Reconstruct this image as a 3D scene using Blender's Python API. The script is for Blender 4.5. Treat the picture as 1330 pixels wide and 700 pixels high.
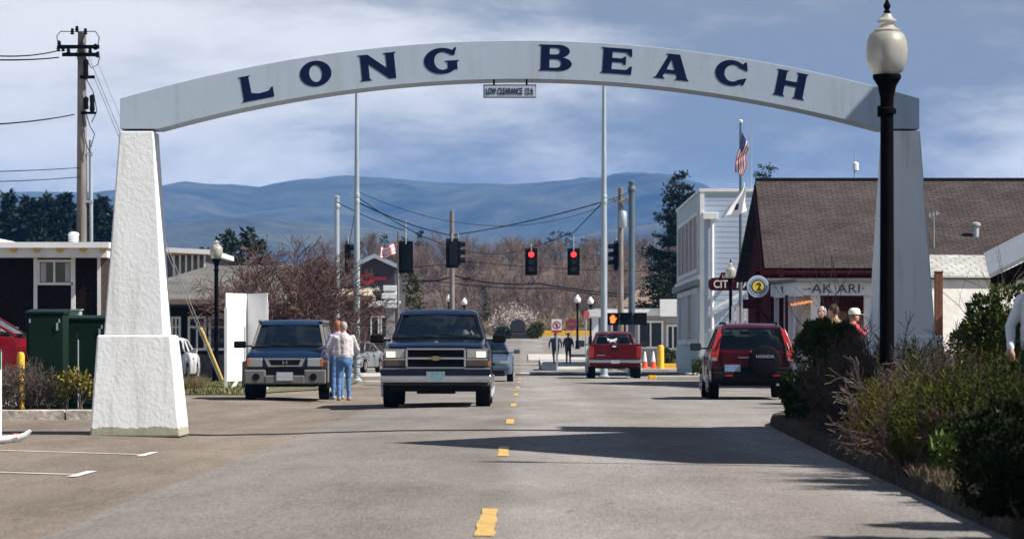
import bpy, math, random
import numpy as np
from mathutils import Vector, Matrix, Quaternion, noise as mnoise
for o in list(bpy.data.objects): bpy.data.objects.remove(o, do_unlink=True)
SC = bpy.context.scene
COL = SC.collection
R = math.radians
# ---------------------------------------------------------------- camera
FPX = 4400.0            # focal length in photograph pixels (1330 wide)
CAMH = 1.1
VX, VY = 680.0, 452.0   # vanishing point of the street
cam = bpy.data.cameras.new('camera'); cam_o = bpy.data.objects.new('camera', cam); COL.objects.link(cam_o)
cam_o.location = (0, 0, CAMH); cam_o.rotation_euler = (R(90), 0, 0)
cam.sensor_width = 36; cam.lens = FPX / 1330 * 36
cam.shift_x = -(VX - 665) / 1330; cam.shift_y = (VY - 350) / 1330
cam.clip_start = 0.5; cam.clip_end = 30000
cam.dof.use_dof = True; cam.dof.focus_distance = 52; cam.dof.aperture_fstop = 6.3
SC.camera = cam_o
SC.view_settings.view_transform = 'Standard'; SC.view_settings.look = 'None'
SC.view_settings.gamma = 1; SC.view_settings.use_curve_mapping = False
SC.view_settings.exposure = 0.82
# ---------------------------------------------------------------- sun and sky
SUN_EL, SUN_A = R(47), R(14)      # from the right, a touch behind the camera
sdir = Vector((math.cos(SUN_EL) * math.cos(SUN_A), -math.cos(SUN_EL) * math.sin(SUN_A), math.sin(SUN_EL)))
sl = bpy.data.lights.new('sun', 'SUN'); sl.energy = 5.0; sl.angle = R(0.5); sl.color = (1.0, 0.93, 0.84)
so = bpy.data.objects.new('sun', sl); COL.objects.link(so); so.rotation_euler = sdir.to_track_quat('Z', 'Y').to_euler(); so.location = (40, -10, 60)
CLOUD_OFF = (4.53, 19.25, 2.53)
W = bpy.data.worlds.new('World'); SC.world = W; W.use_nodes = True
nt = W.node_tree; N = nt.nodes; Lk = nt.links; N.clear()
wo = N.new('ShaderNodeOutputWorld'); bg = N.new('ShaderNodeBackground')
sky = N.new('ShaderNodeTexSky'); sky.sky_type = 'NISHITA'; sky.sun_disc = False
sky.sun_elevation = SUN_EL; sky.sun_rotation = R(104); sky.air_density = 1.0; sky.dust_density = 0.4; sky.ozone_density = 2.0
tc = N.new('ShaderNodeTexCoord'); mp = N.new('ShaderNodeMapping'); mp.inputs['Scale'].default_value = (1, 1, 2.6)
mp.inputs['Location'].default_value = (8.46, 2.13, 4.6); mp.inputs['Rotation'].default_value = (0, R(14), 0)
n1 = N.new('ShaderNodeTexNoise'); n1.inputs['Scale'].default_value = 5.2; n1.inputs['Detail'].default_value = 8; n1.inputs['Roughness'].default_value = 0.64; n1.inputs['Distortion'].default_value = 0.25
n2 = N.new('ShaderNodeTexNoise'); n2.inputs['Scale'].default_value = 1.15; n2.inputs['Detail'].default_value = 4
r1 = N.new('ShaderNodeValToRGB'); r1.color_ramp.interpolation = 'EASE'
r1.color_ramp.elements[0].position = 0.38; r1.color_ramp.elements[0].color = (3.4, 3.7, 4.05, 1)     # under-lit grey-blue cloud
r1.color_ramp.elements[1].position = 0.64; r1.color_ramp.elements[1].color = (11.6, 11.3, 10.9, 1)      # sunlit cloud
r2 = N.new('ShaderNodeValToRGB'); r2.color_ramp.elements[0].position = 0.52; r2.color_ramp.elements[1].position = 0.58
r2.color_ramp.elements[0].color = (0, 0, 0, 1); mp2 = N.new('ShaderNodeMapping'); mp2.inputs['Location'].default_value = CLOUD_OFF
mx = N.new('ShaderNodeMix'); mx.data_type = 'RGBA'
Lk.new(tc.outputs['Generated'], mp.inputs[0]); Lk.new(mp.outputs[0], n1.inputs['Vector']); Lk.new(tc.outputs['Generated'], mp2.inputs[0]); Lk.new(mp2.outputs[0], n2.inputs['Vector'])
Lk.new(n1.outputs[0], r1.inputs[0]); Lk.new(n2.outputs[0], r2.inputs[0])
Lk.new(r2.outputs[0], mx.inputs[0]); Lk.new(sky.outputs[0], mx.inputs[6]); Lk.new(r1.outputs[0], mx.inputs[7])
Lk.new(mx.outputs[2], bg.inputs[0]); bg.inputs[1].default_value = 0.05; Lk.new(bg.outputs[0], wo.inputs[0])

# ---------------------------------------------------------------- helpers
def X(px, d): return (px - VX) * d / FPX
def Z(py, d): return CAMH + (VY - py) * d / FPX
def P(px, py, d): return Vector((X(px, d), d, Z(py, d)))
MATS = {}
def mat(name, c, rough=0.6, metal=0.0, var=0.0, vs=3.0, c2=None, bump=0.0, bs=30.0, emis=None, es=0.0, stretch=(1, 1, 1), spec=None, coat=0.0, sub=0.0, fine=0.0, rvar=0.0):
    if name in MATS: return MATS[name]
    m = bpy.data.materials.new(name); m.use_nodes = True
    t = m.node_tree; n = t.nodes; b = n['Principled BSDF']
    b.inputs['Base Color'].default_value = (*c, 1); b.inputs['Roughness'].default_value = rough; b.inputs['Metallic'].default_value = metal
    if spec is not None: b.inputs['Specular IOR Level'].default_value = spec
    if coat: b.inputs['Coat Weight'].default_value = coat; b.inputs['Coat Roughness'].default_value = 0.04
    if emis: b.inputs['Emission Color'].default_value = (*emis, 1); b.inputs['Emission Strength'].default_value = es
    if var or bump or c2:
        co = n.new('ShaderNodeTexCoord'); mm = n.new('ShaderNodeMapping'); mm.inputs['Scale'].default_value = stretch
        t.links.new(co.outputs['Object'], mm.inputs[0])
    if var or c2:
        nz = n.new('ShaderNodeTexNoise'); nz.inputs['Scale'].default_value = vs; nz.inputs['Detail'].default_value = 7; nz.inputs['Roughness'].default_value = .62
        t.links.new(mm.outputs[0], nz.inputs['Vector'])
        rp = n.new('ShaderNodeValToRGB'); rp.color_ramp.elements[0].position = .32; rp.color_ramp.elements[1].position = .68
        a = tuple(max(0, v * (1 - var)) for v in c); e = c2 if c2 else tuple(min(1, v * (1 + var)) for v in c)
        rp.color_ramp.elements[0].color = (*a, 1); rp.color_ramp.elements[1].color = (*e, 1)
        t.links.new(nz.outputs[0], rp.inputs[0])
        src = rp.outputs[0]
        if fine:
            f = n.new('ShaderNodeTexNoise'); f.inputs['Scale'].default_value = vs * 23; f.inputs['Detail'].default_value = 3
            t.links.new(mm.outputs[0], f.inputs['Vector'])
            mr = n.new('ShaderNodeMapRange'); mr.inputs[1].default_value = .3; mr.inputs[2].default_value = .7; mr.inputs[3].default_value = 1 - fine; mr.inputs[4].default_value = 1 + fine
            t.links.new(f.outputs[0], mr.inputs[0])
            hs = n.new('ShaderNodeVectorMath'); hs.operation = 'SCALE'; t.links.new(src, hs.inputs[0]); t.links.new(mr.outputs[0], hs.inputs['Scale']); src = hs.outputs[0]
        t.links.new(src, b.inputs['Base Color'])
        if rvar:
            mr2 = n.new('ShaderNodeMapRange'); mr2.inputs[3].default_value = rough - rvar; mr2.inputs[4].default_value = rough + rvar
            t.links.new(nz.outputs[0], mr2.inputs[0]); t.links.new(mr2.outputs[0], b.inputs['Roughness'])
    if bump:
        nb = n.new('ShaderNodeTexNoise'); nb.inputs['Scale'].default_value = bs; nb.inputs['Detail'].default_value = 5
        t.links.new(mm.outputs[0], nb.inputs['Vector'])
        bn = n.new('ShaderNodeBump'); bn.inputs['Strength'].default_value = min(1, bump); bn.inputs['Distance'].default_value = 0.02
        t.links.new(nb.outputs[0], bn.inputs['Height']); t.links.new(bn.outputs[0], b.inputs['Normal'])
    MATS[name] = m; return m
def glass(name, tint, refl=1.0):
    if name in MATS: return MATS[name]
    m = bpy.data.materials.new(name); m.use_nodes = True; t = m.node_tree; n = t.nodes; n.clear()
    o = n.new('ShaderNodeOutputMaterial'); tr = n.new('ShaderNodeBsdfTransparent'); tr.inputs[0].default_value = (*tint, 1)
    gl = n.new('ShaderNodeBsdfGlossy'); gl.inputs['Roughness'].default_value = .03
    fr = n.new('ShaderNodeFresnel'); fr.inputs[0].default_value = 1.45
    mu = n.new('ShaderNodeMath'); mu.operation = 'MULTIPLY'; mu.inputs[1].default_value = refl; mu.use_clamp = True
    mi = n.new('ShaderNodeMixShader')
    t.links.new(fr.outputs[0], mu.inputs[0]); t.links.new(mu.outputs[0], mi.inputs[0]); t.links.new(tr.outputs[0], mi.inputs[1]); t.links.new(gl.outputs[0], mi.inputs[2]); t.links.new(mi.outputs[0], o.inputs[0])
    MATS[name] = m; return m

class MB:
    def __init__(s): s.v = []; s.f = []; s.m = []
    def add(s, vs, fs, mi=0):
        k = len(s.v); s.v.extend([tuple(p) for p in vs]); s.f.extend([tuple(i + k for i in f) for f in fs]); s.m.extend([mi] * len(fs)); return s
    def box(s, x0, x1, y0, y1, z0, z1, mi=0):
        return s.add([(x0, y0, z0), (x1, y0, z0), (x1, y1, z0), (x0, y1, z0), (x0, y0, z1), (x1, y0, z1), (x1, y1, z1), (x0, y1, z1)],
                     [(0, 3, 2, 1), (4, 5, 6, 7), (0, 1, 5, 4), (1, 2, 6, 5), (2, 3, 7, 6), (3, 0, 4, 7)], mi)
    def hexa(s, p, mi=0):   # 8 points: bottom 4 ccw, top 4 ccw
        return s.add(p, [(0, 3, 2, 1), (4, 5, 6, 7), (0, 1, 5, 4), (1, 2, 6, 5), (2, 3, 7, 6), (3, 0, 4, 7)], mi)
    def tube(s, p0, p1, r0, r1=None, n=8, caps=True, mi=0):
        r1 = r0 if r1 is None else r1; p0 = Vector(p0); p1 = Vector(p1); d = p1 - p0
        if d.length < 1e-6: return s
        d.normalize(); a = d.orthogonal().normalized(); b = d.cross(a); vs = []
        for (c, r) in ((p0, r0), (p1, r1)):
            for i in range(n):
                t = 2 * math.pi * i / n; vs.append(c + (a * math.cos(t) + b * math.sin(t)) * r)
        fs = [(i, (i + 1) % n, n + (i + 1) % n, n + i) for i in range(n)]
        if caps: fs += [tuple(range(n - 1, -1, -1)), tuple(range(n, 2 * n))]
        return s.add(vs, fs, mi)
    def path(s, pts, r, n=6, mi=0):
        pts = [Vector(p) for p in pts]; rs = r if isinstance(r, (list, tuple)) else [r] * len(pts)
        rings = []; a = None
        for i, p in enumerate(pts):
            d = (pts[min(i + 1, len(pts) - 1)] - pts[max(i - 1, 0)]).normalized()
            if a is None: a = d.orthogonal().normalized()
            a = (a - d * a.dot(d)).normalized(); b = d.cross(a)
            rings.append([p + (a * math.cos(2 * math.pi * k / n) + b * math.sin(2 * math.pi * k / n)) * rs[i] for k in range(n)])
        return s.loft(rings, True, True, mi)
    def loft(s, rings, closed=True, caps=True, mi=0):
        n = len(rings[0]); vs = [p for r in rings for p in r]; fs = []
        for j in range(len(rings) - 1):
            for i in range(n if closed else n - 1):
                k = (i + 1) % n; fs.append((j * n + i, j * n + k, (j + 1) * n + k, (j + 1) * n + i))
        if caps: fs += [tuple(range(n - 1, -1, -1)), tuple(range((len(rings) - 1) * n, len(rings) * n))]
        return s.add(vs, fs, mi)
    def lathe(s, prof, c=(0, 0, 0), n=20, mi=0):   # prof: (r, z)
        return s.loft([[(c[0] + r * math.cos(2 * math.pi * i / n), c[1] + r * math.sin(2 * math.pi * i / n), c[2] + z) for i in range(n)] for r, z in prof], True, True, mi)
    def ell(s, c, r, nu=14, nv=9, mi=0):
        rings = []
        for j in range(nv + 1):
            t = -math.pi / 2 + math.pi * (j * .96 + .02 * nv) / nv
            rings.append([(c[0] + r[0] * math.cos(t) * math.cos(2 * math.pi * i / nu), c[1] + r[1] * math.cos(t) * math.sin(2 * math.pi * i / nu), c[2] + r[2] * math.sin(t)) for i in range(nu)])
        return s.loft(rings, True, True, mi)
    def prism(s, poly, axis, a0, a1, mi=0):   # poly of 2-tuples in the two other axes
        def pt(u, v, a): return (a, u, v) if axis == 'x' else ((u, a, v) if axis == 'y' else (u, v, a))
        return s.loft([[pt(u, v, a0) for u, v in poly], [pt(u, v, a1) for u, v in poly]], True, True, mi)
    def slab(s, q, th, mi=0):      # quad made solid, thickened along -normal
        q = [Vector(p) for p in q]; nn = (q[1] - q[0]).cross(q[3] - q[0]).normalized() * th
        return s.hexa([p - nn for p in q] + q, mi)
    def mesh(s, name, mats=None, smooth=None, fixn=True):
        me = bpy.data.meshes.new(name); me.from_pydata(s.v, [], s.f)
        mats = mats or []; mats = mats if isinstance(mats, (list, tuple)) else [mats]
        for m in mats: me.materials.append(m)
        if len(mats) > 1: me.polygons.foreach_set('material_index', s.m)
        if fixn:
            import bmesh
            bm = bmesh.new(); bm.from_mesh(me); bmesh.ops.recalc_face_normals(bm, faces=bm.faces); bm.to_mesh(me); bm.free()
        if smooth is not None:
            me.polygons.foreach_set('use_smooth', [True] * len(me.polygons)); me.set_sharp_from_angle(angle=R(smooth))
        me.update(); return me
    def build(s, name, mats, parent=None, smooth=None, bevel=0.0, seg=2, loc=None, rz=None):
        o = bpy.data.objects.new(name, s.mesh(name, mats, smooth)); COL.objects.link(o)
        if parent is not None: o.parent = parent
        if bevel:
            b = o.modifiers.new('bevel', 'BEVEL'); b.width = bevel; b.segments = seg; b.limit_method = 'ANGLE'; b.angle_limit = R(32)
        if loc is not None: o.location = loc
        if rz is not None: o.rotation_euler.z = rz
        return o
def link_mesh(name, me, parent=None, loc=None):
    o = bpy.data.objects.new(name, me); COL.objects.link(o)
    if parent is not None: o.parent = parent
    if loc is not None: o.location = loc
    return o
def tag(o, label, cat=None, group=None, kind=None):
    if label: o['label'] = label
    if cat: o['category'] = cat
    if group: o['group'] = group
    if kind: o['kind'] = kind
    return o
def thing(name, label, cat, loc=(0, 0, 0), rz=0.0, group=None):
    o = bpy.data.objects.new(name, None); COL.objects.link(o); o.empty_display_size = .2
    o.location = loc; o.rotation_euler = (0, 0, rz); return tag(o, label, cat, group)
def dup(o, loc=None, rz=None, label=None, parent=None, scale=None, group=None):
    c = o.copy(); COL.objects.link(c)
    if parent is not None: c.parent = parent
    if loc is not None: c.location = loc
    if rz is not None: c.rotation_euler.z = rz
    if scale is not None: c.scale = scale if isinstance(scale, (tuple, list)) else (scale,) * 3
    if label: c['label'] = label
    if group: c['group'] = group
    for ch in list(o.children): dup(ch, parent=c)
    return c
def struct(o): o['kind'] = 'structure'; return o
def fastmesh(name, V, F, mats, mi=None, smooth=False):
    me = bpy.data.meshes.new(name); V = np.asarray(V, dtype=np.float32); F = np.asarray(F, dtype=np.int32); k = F.shape[1]
    me.vertices.add(len(V)); me.vertices.foreach_set('co', V.ravel()); me.loops.add(F.size); me.loops.foreach_set('vertex_index', F.ravel())
    me.polygons.add(len(F)); me.polygons.foreach_set('loop_start', np.arange(0, F.size, k, dtype=np.int32))
    for m in (mats if isinstance(mats, (list, tuple)) else [mats]): me.materials.append(m)
    if mi is not None: me.polygons.foreach_set('material_index', np.asarray(mi, dtype=np.int32))
    if smooth: me.polygons.foreach_set('use_smooth', np.ones(len(F), dtype=bool))
    me.update(calc_edges=True); return me
def text_mesh(body, mats, w=None, h=None, depth=0.004, shear=0.0, bold=0.0):
    cu = bpy.data.curves.new('lettering', 'FONT'); cu.body = body; cu.align_x = 'CENTER'; cu.align_y = 'CENTER'; cu.extrude = depth; cu.shear = shear; cu.offset = bold
    cu.resolution_u = 4
    return curve_to_mesh(cu, mats, w, h)
def curve_to_mesh(cu, mats, w=None, h=None):
    o = bpy.data.objects.new('lettering', cu); COL.objects.link(o)
    dg = bpy.context.evaluated_depsgraph_get(); me = bpy.data.meshes.new_from_object(o.evaluated_get(dg)); bpy.data.objects.remove(o); bpy.data.curves.remove(cu)
    me.name = 'lettering'; me.materials.clear()
    for m in (mats if isinstance(mats, (list, tuple)) else [mats]): me.materials.append(m)
    n = len(me.vertices); co = np.empty(n * 3); me.vertices.foreach_get('co', co); co = co.reshape(-1, 3)
    if w or h:
        lo = co.min(0); hi = co.max(0); c = (lo + hi) / 2; sz = hi - lo
        sx = w / sz[0] if w else h / sz[1]; sy = h / sz[1] if h else w / sz[0]
        co = (co - c) * np.array([sx, sy, 1])
    # lay the text in the XZ plane, facing -Y
    co = np.stack([co[:, 0], -co[:, 2], co[:, 1]], 1)
    me.vertices.foreach_set('co', co.ravel()); me.update(); return me
def poly_mesh(contours, depth, mats):
    cu = bpy.data.curves.new('letter', 'CURVE'); cu.dimensions = '2D'; cu.fill_mode = 'BOTH'; cu.extrude = depth
    for c in contours:
        s = cu.splines.new('POLY'); s.points.add(len(c) - 1)
        for i, p in enumerate(c): s.points[i].co = (p[0], p[1], 0, 1)
        s.use_cyclic_u = True
    return curve_to_mesh(cu, mats)
def cable(name, label, pts, sag=0.3, r=0.012, m=None, cat='cable', group=None, seg=14):
    mb = MB(); out = []
    for a, b in zip(pts[:-1], pts[1:]):
        a = Vector(a); b = Vector(b)
        for i in range(seg):
            t = i / seg; p = a.lerp(b, t); p.z -= sag * 4 * t * (1 - t); out.append(p)
    out.append(Vector(pts[-1])); mb.path(out, r, 5)
    return tag(mb.build(name, m, smooth=60), label, cat, group)
RNG = np.random.default_rng(7)
def gz(y, x=None):
    z = float(np.interp(y, [170, 290, 360], [0, 2.2, 2.6]))
    return z if x is None else z + float(np.interp(x, [-7, -5.6, -4.1, -3.2, -1.6, -.25, 1.4, 2.7, 5], [0, 0, -.045, -.03, .012, .022, .012, 0, 0])) * float(np.interp(y, [100, 130], [1, 0]))
# ---------------------------------------------------------------- materials
def stucco(name, tint, coarse, dist, clean=.80):
    m = bpy.data.materials.new(name); m.use_nodes = True; t = m.node_tree; n = t.nodes; b = n['Principled BSDF']; L = t.links
    co = n.new('ShaderNodeTexCoord')
    def noise(sc, det, st=(1, 1, 1), rough=.6):
        mm = n.new('ShaderNodeMapping'); mm.inputs['Scale'].default_value = st; L.new(co.outputs['Object'], mm.inputs[0])
        z = n.new('ShaderNodeTexNoise'); z.inputs['Scale'].default_value = sc; z.inputs['Detail'].default_value = det; z.inputs['Roughness'].default_value = rough
        L.new(mm.outputs[0], z.inputs['Vector']); return z.outputs[0]
    def ramp(src, p0, p1, a, e):
        r = n.new('ShaderNodeValToRGB'); r.color_ramp.elements[0].position = p0; r.color_ramp.elements[1].position = p1
        r.color_ramp.elements[0].color = (*a, 1); r.color_ramp.elements[1].color = (*e, 1); L.new(src, r.inputs[0]); return r.outputs[0]
    def mul(a, c):
        x = n.new('ShaderNodeMix'); x.data_type = 'RGBA'; x.blend_type = 'MULTIPLY'; x.inputs[0].default_value = 1; L.new(a, x.inputs[6]); L.new(c, x.inputs[7]); return x.outputs[2]
    base = ramp(noise(1.3, 6), .3, .7, tuple(v * .92 for v in tint), tint)
    streak = ramp(noise(2.2, 5, (2.6, 2.6, .22)), .36, .5, (clean, clean * .99, clean * .95), (1, 1, 1))
    spot = ramp(noise(9, 6, (1, 1, .6), .75), .25, .36, (.72, .68, .6), (1, 1, 1))
    sz = n.new('ShaderNodeSeparateXYZ'); L.new(co.outputs['Object'], sz.inputs[0]); hz_ = n.new('ShaderNodeMath'); hz_.operation = 'MULTIPLY_ADD'; L.new(noise(6, 6, (1, 1, .7), .75), hz_.inputs[0]); hz_.inputs[1].default_value = -.20; L.new(sz.outputs[2], hz_.inputs[2])
    grime = ramp(hz_.outputs[0], -.11, -.04, (.42, .40, .30), (1, 1, 1))
    L.new(mul(mul(mul(base, streak), spot), grime), b.inputs['Base Color']); b.inputs['Roughness'].default_value = .75
    # trowelled render: coarse lumps plus grain
    bn = n.new('ShaderNodeBump'); bn.inputs['Strength'].default_value = .5; bn.inputs['Distance'].default_value = dist
    L.new(noise(coarse, 4, (1, 1, .8), .55), bn.inputs['Height'])
    b2 = n.new('ShaderNodeBump'); b2.inputs['Strength'].default_value = .25; b2.inputs['Distance'].default_value = .006
    L.new(noise(75, 3), b2.inputs['Height']); L.new(bn.outputs[0], b2.inputs['Normal']); L.new(b2.outputs[0], b.inputs['Normal'])
    return m
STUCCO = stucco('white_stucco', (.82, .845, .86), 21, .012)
STUCCO_BEAM = stucco('shade_tinted_beam', (.46, .555, .67), 10, .003, .92)  # beam stucco with the bluish shade of its face put into the tint
def asphalt(name, a, e, spot, track=False):
    m = bpy.data.materials.new(name); m.use_nodes = True; t = m.node_tree; n = t.nodes; b = n['Principled BSDF']; L = t.links
    co = n.new('ShaderNodeTexCoord')
    def noise(sc, det, st=(1, 1, 1), rough=.6):
        mm = n.new('ShaderNodeMapping'); mm.inputs['Scale'].default_value = st; L.new(co.outputs['Object'], mm.inputs[0])
        z = n.new('ShaderNodeTexNoise'); z.inputs['Scale'].default_value = sc; z.inputs['Detail'].default_value = det; z.inputs['Roughness'].default_value = rough
        L.new(mm.outputs[0], z.inputs['Vector']); return z.outputs[0]
    def ramp(src, p0, p1, a, e):
        r = n.new('ShaderNodeValToRGB'); r.color_ramp.elements[0].position = p0; r.color_ramp.elements[1].position = p1
        r.color_ramp.elements[0].color = (*a, 1); r.color_ramp.elements[1].color = (*e, 1); L.new(src, r.inputs[0]); return r.outputs[0]
    def mul(a, c):
        x = n.new('ShaderNodeMix'); x.data_type = 'RGBA'; x.blend_type = 'MULTIPLY'; x.inputs[0].default_value = 1; L.new(a, x.inputs[6]); L.new(c, x.inputs[7]); return x.outputs[2]
    c = ramp(noise(.55, 7, (1.0, .16, 1), .68), .36, .64, a, e)               # long wear patches along the lane
    c = mul(c, ramp(noise(2.2, 6, (.35, .08, 1), .7), .3, .7, (.84, .84, .84), (1.14, 1.14, 1.14)))
    c = mul(c, ramp(noise(62, 3, (1, .09, 1), .9), .3, .7, (.66, .65, .64), (1.34, 1.34, 1.34)))
    c = mul(c, ramp(noise(16, 5, (1, .22, 1), .9), .28, .72, (.84, .84, .84), (1.14, 1.14, 1.14)))   # aggregate
    c = mul(c, ramp(noise(5, 3, (1, .3, 1), .6), .22, .3, (spot,) * 3, (1, 1, 1)))               # oil spots
    # hairline cracks, broken up so that they come and go
    wv = n.new('ShaderNodeVectorMath'); wv.operation = 'MULTIPLY_ADD'; nzc = n.new('ShaderNodeTexNoise'); nzc.inputs['Scale'].default_value = .9; nzc.inputs['Detail'].default_value = 5; L.new(co.outputs['Object'], nzc.inputs['Vector']); L.new(nzc.outputs['Color'], wv.inputs[0]); wv.inputs[1].default_value = (1.6, 1.6, 0); L.new(co.outputs['Object'], wv.inputs[2])
    vo = n.new('ShaderNodeTexVoronoi'); vo.feature = 'DISTANCE_TO_EDGE'; vo.inputs['Scale'].default_value = .22; L.new(wv.outputs[0], vo.inputs['Vector'])
    ck = ramp(vo.outputs['Distance'], .0012, .003, (.6, .6, .6), (1, 1, 1)); ms = ramp(noise(.35, 3), .48, .56, (0, 0, 0), (1, 1, 1))
    mxk = n.new('ShaderNodeMix'); mxk.data_type = 'RGBA'; L.new(ms, mxk.inputs[0]); mxk.inputs[6].default_value = (1, 1, 1, 1); L.new(ck, mxk.inputs[7]); c = mul(c, mxk.outputs[2])
    if track:   # polished, sun-bleached band where the right-hand lane is driven, ragged at its edges
        sx = n.new('ShaderNodeSeparateXYZ'); L.new(co.outputs['Object'], sx.inputs[0])
        ad = n.new('ShaderNodeMath'); ad.operation = 'MULTIPLY_ADD'; L.new(noise(1.1, 5, (.6, .05, 1)), ad.inputs[0]); ad.inputs[1].default_value = .35; L.new(sx.outputs[0], ad.inputs[2])
        r = n.new('ShaderNodeValToRGB'); cr = r.color_ramp; mr = n.new('ShaderNodeMapRange'); mr.inputs[1].default_value = -3; mr.inputs[2].default_value = 7; L.new(ad.outputs[0], mr.inputs[0]); L.new(mr.outputs[0], r.inputs[0])
        for pos, v in ((0, .96), (.24, .93), (.295, .95), (.315, 1.13), (.43, 1.14), (.47, .99), (.54, 1.0), (.58, 1.14), (.70, 1.1), (.85, 1.0)):
            e_ = cr.elements.new(pos); e_.color = (v, v * (1.02 if v > 1.05 else 1), v * (1.05 if v > 1.05 else 1), 1)
        cr.elements.remove(cr.elements[0]); cr.elements[-1].color = (1, 1, 1, 1)
        c = mul(c, r.outputs[0])
    L.new(c, b.inputs['Base Color']); b.inputs['Roughness'].default_value = .95; b.inputs['Specular IOR Level'].default_value = .0
    bn = n.new('ShaderNodeBump'); bn.inputs['Strength'].default_value = .6; bn.inputs['Distance'].default_value = .015
    L.new(noise(34, 6, (1, .5, 1), .8), bn.inputs['Height']); L.new(bn.outputs[0], b.inputs['Normal'])
    return m
M_ROAD = asphalt('road_asphalt', (.168, .156, .146), (.23, .215, .202), .8, True)
M_LANE = asphalt('patched_asphalt', (.165, .167, .170), (.215, .216, .217), .85)
M_PARK = asphalt('parking_asphalt', (.148, .126, .107), (.225, .194, .164), .75)
M_DARK = asphalt('dark_asphalt', (.05, .052, .056), (.07, .072, .076), .8)
M_CONC = mat('concrete', (.42, .40, .37), .85, var=.18, vs=1.6, bump=.3, bs=60, fine=.1)
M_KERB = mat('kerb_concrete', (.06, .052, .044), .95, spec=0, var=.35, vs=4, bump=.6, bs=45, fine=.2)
M_SOIL = mat('soil', (.06, .046, .034), .95, spec=0, var=.4, vs=5, bump=.7, bs=30, fine=.25)
M_FIELD = mat('dry_field', (.16, .125, .075), .95, spec=0, var=.35, vs=.08, c2=(.12, .12, .055), bump=.5, bs=2, fine=.2)
M_LAWN = mat('lawn_soil', (.07, .09, .03), .95, var=.4, vs=.8, c2=(.15, .13, .06), bump=.6, bs=12, fine=.3)
M_GRASS = mat('grass_blade', (.10, .15, .035), .8, var=.3, vs=.7, c2=(.20, .18, .07))
M_YPAINT = mat('yellow_paint', (.40, .27, .10), .7, var=.22, vs=5, c2=(.64, .41, .10), fine=.45)
M_WPAINT = mat('white_road_paint', (.62, .62, .59), .75, var=.2, vs=6, c2=(.74, .73, .7), fine=.2)
M_NAVY = mat('navy_letter_paint', (.004, .012, .058), .75, var=.2, vs=5, c2=(.006, .016, .068), spec=.12)
M_BLACK = mat('black_metal', (.004, .004, .005), .8, var=.2, vs=6, bump=.05, spec=.02)
M_DGREEN = mat('dark_green_metal', (.007, .020, .014), .5, var=.2, vs=2, c2=(.011, .027, .019), bump=.05, bs=8, rvar=.1, spec=.06)
M_GALV = mat('galvanised_steel', (.36, .42, .46), .5, metal=.35, var=.15, vs=5, stretch=(1, 1, .2))
M_STEELBLUE = mat('grey_blue_steel', (.10, .14, .18), .5, metal=.3, var=.15, vs=4)
M_WOODPOLE = mat('weathered_pole_wood', (.15, .13, .115), .9, var=.3, vs=7, stretch=(1, 1, .12), bump=.5, bs=25, c2=(.24, .215, .20))
M_CABLE = mat('cable_black', (.012, .012, .014), .8, var=.1, spec=.0)
M_WIRE = mat('steel_wire', (.38, .39, .42), .5, metal=.4, var=.1)
M_WHITE = mat('white_paint', (.76, .77, .78), .55, var=.06, vs=2, bump=.06, bs=20, fine=.03)
M_TRIM = mat('white_trim', (.68, .69, .70), .6, var=.1, vs=3, fine=.05)
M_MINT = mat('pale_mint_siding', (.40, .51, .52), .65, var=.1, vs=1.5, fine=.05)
M_SIDING = mat('shade_tinted_clapboard', (.36, .44, .55), .6, var=.12, vs=1.1, stretch=(.4, 1, 2.5), fine=.05)  # white boards, blue-grey shade mixed into the base colour
M_MAROON = mat('maroon_paint', (.045, .007, .009), .8, spec=.03, var=.2, vs=3, bump=.1)
M_DARKRED = mat('dark_red_wall', (.055, .010, .010), .9, spec=.02, var=.2, vs=2)
def shingle(name, c, e, course=.14):
    m = bpy.data.materials.new(name); m.use_nodes = True; t = m.node_tree; n = t.nodes; b = n['Principled BSDF']; L = t.links
    co = n.new('ShaderNodeTexCoord'); br = n.new('ShaderNodeTexBrick'); br.inputs['Scale'].default_value = 1
    br.inputs['Brick Width'].default_value = .3; br.inputs['Row Height'].default_value = course; br.inputs['Mortar Size'].default_value = .012
    br.inputs['Color1'].default_value = (*c, 1); br.inputs['Color2'].default_value = (*e, 1); br.inputs['Mortar'].default_value = (*(v * .45 for v in c), 1)
    nz = n.new('ShaderNodeTexNoise'); nz.inputs['Scale'].default_value = .9; nz.inputs['Detail'].default_value = 7
    nzf = n.new('ShaderNodeTexNoise'); nzf.inputs['Scale'].default_value = 14; nzf.inputs['Detail'].default_value = 5
    ad = n.new('ShaderNodeMath'); ad.operation = 'ADD'; L.new(nz.outputs[0], ad.inputs[0]); L.new(nzf.outputs[0], ad.inputs[1])
    mr = n.new('ShaderNodeMapRange'); mr.inputs[1].default_value = .7; mr.inputs[2].default_value = 1.3; mr.inputs[3].default_value = .7; mr.inputs[4].default_value = 1.3
    L.new(ad.outputs[0], mr.inputs[0])
    mx = n.new('ShaderNodeVectorMath'); mx.operation = 'SCALE'; L.new(br.outputs[0], mx.inputs[0]); L.new(mr.outputs[0], mx.inputs['Scale'])
    L.new(co.outputs['UV'], br.inputs['Vector']); L.new(co.outputs['Object'], nz.inputs['Vector']); L.new(co.outputs['Object'], nzf.inputs['Vector']); L.new(mx.outputs[0], b.inputs['Base Color'])
    b.inputs['Roughness'].default_value = .95; b.inputs['Specular IOR Level'].default_value = 0
    bn = n.new('ShaderNodeBump'); bn.inputs['Strength'].default_value = .5; bn.inputs['Distance'].default_value = .02; L.new(br.outputs['Fac'], bn.inputs['Height']); bn.invert = True; L.new(bn.outputs[0], b.inputs['Normal'])
    return m
M_ROOFB = shingle('brown_shingles', (.056, .047, .046), (.074, .062, .060))
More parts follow.
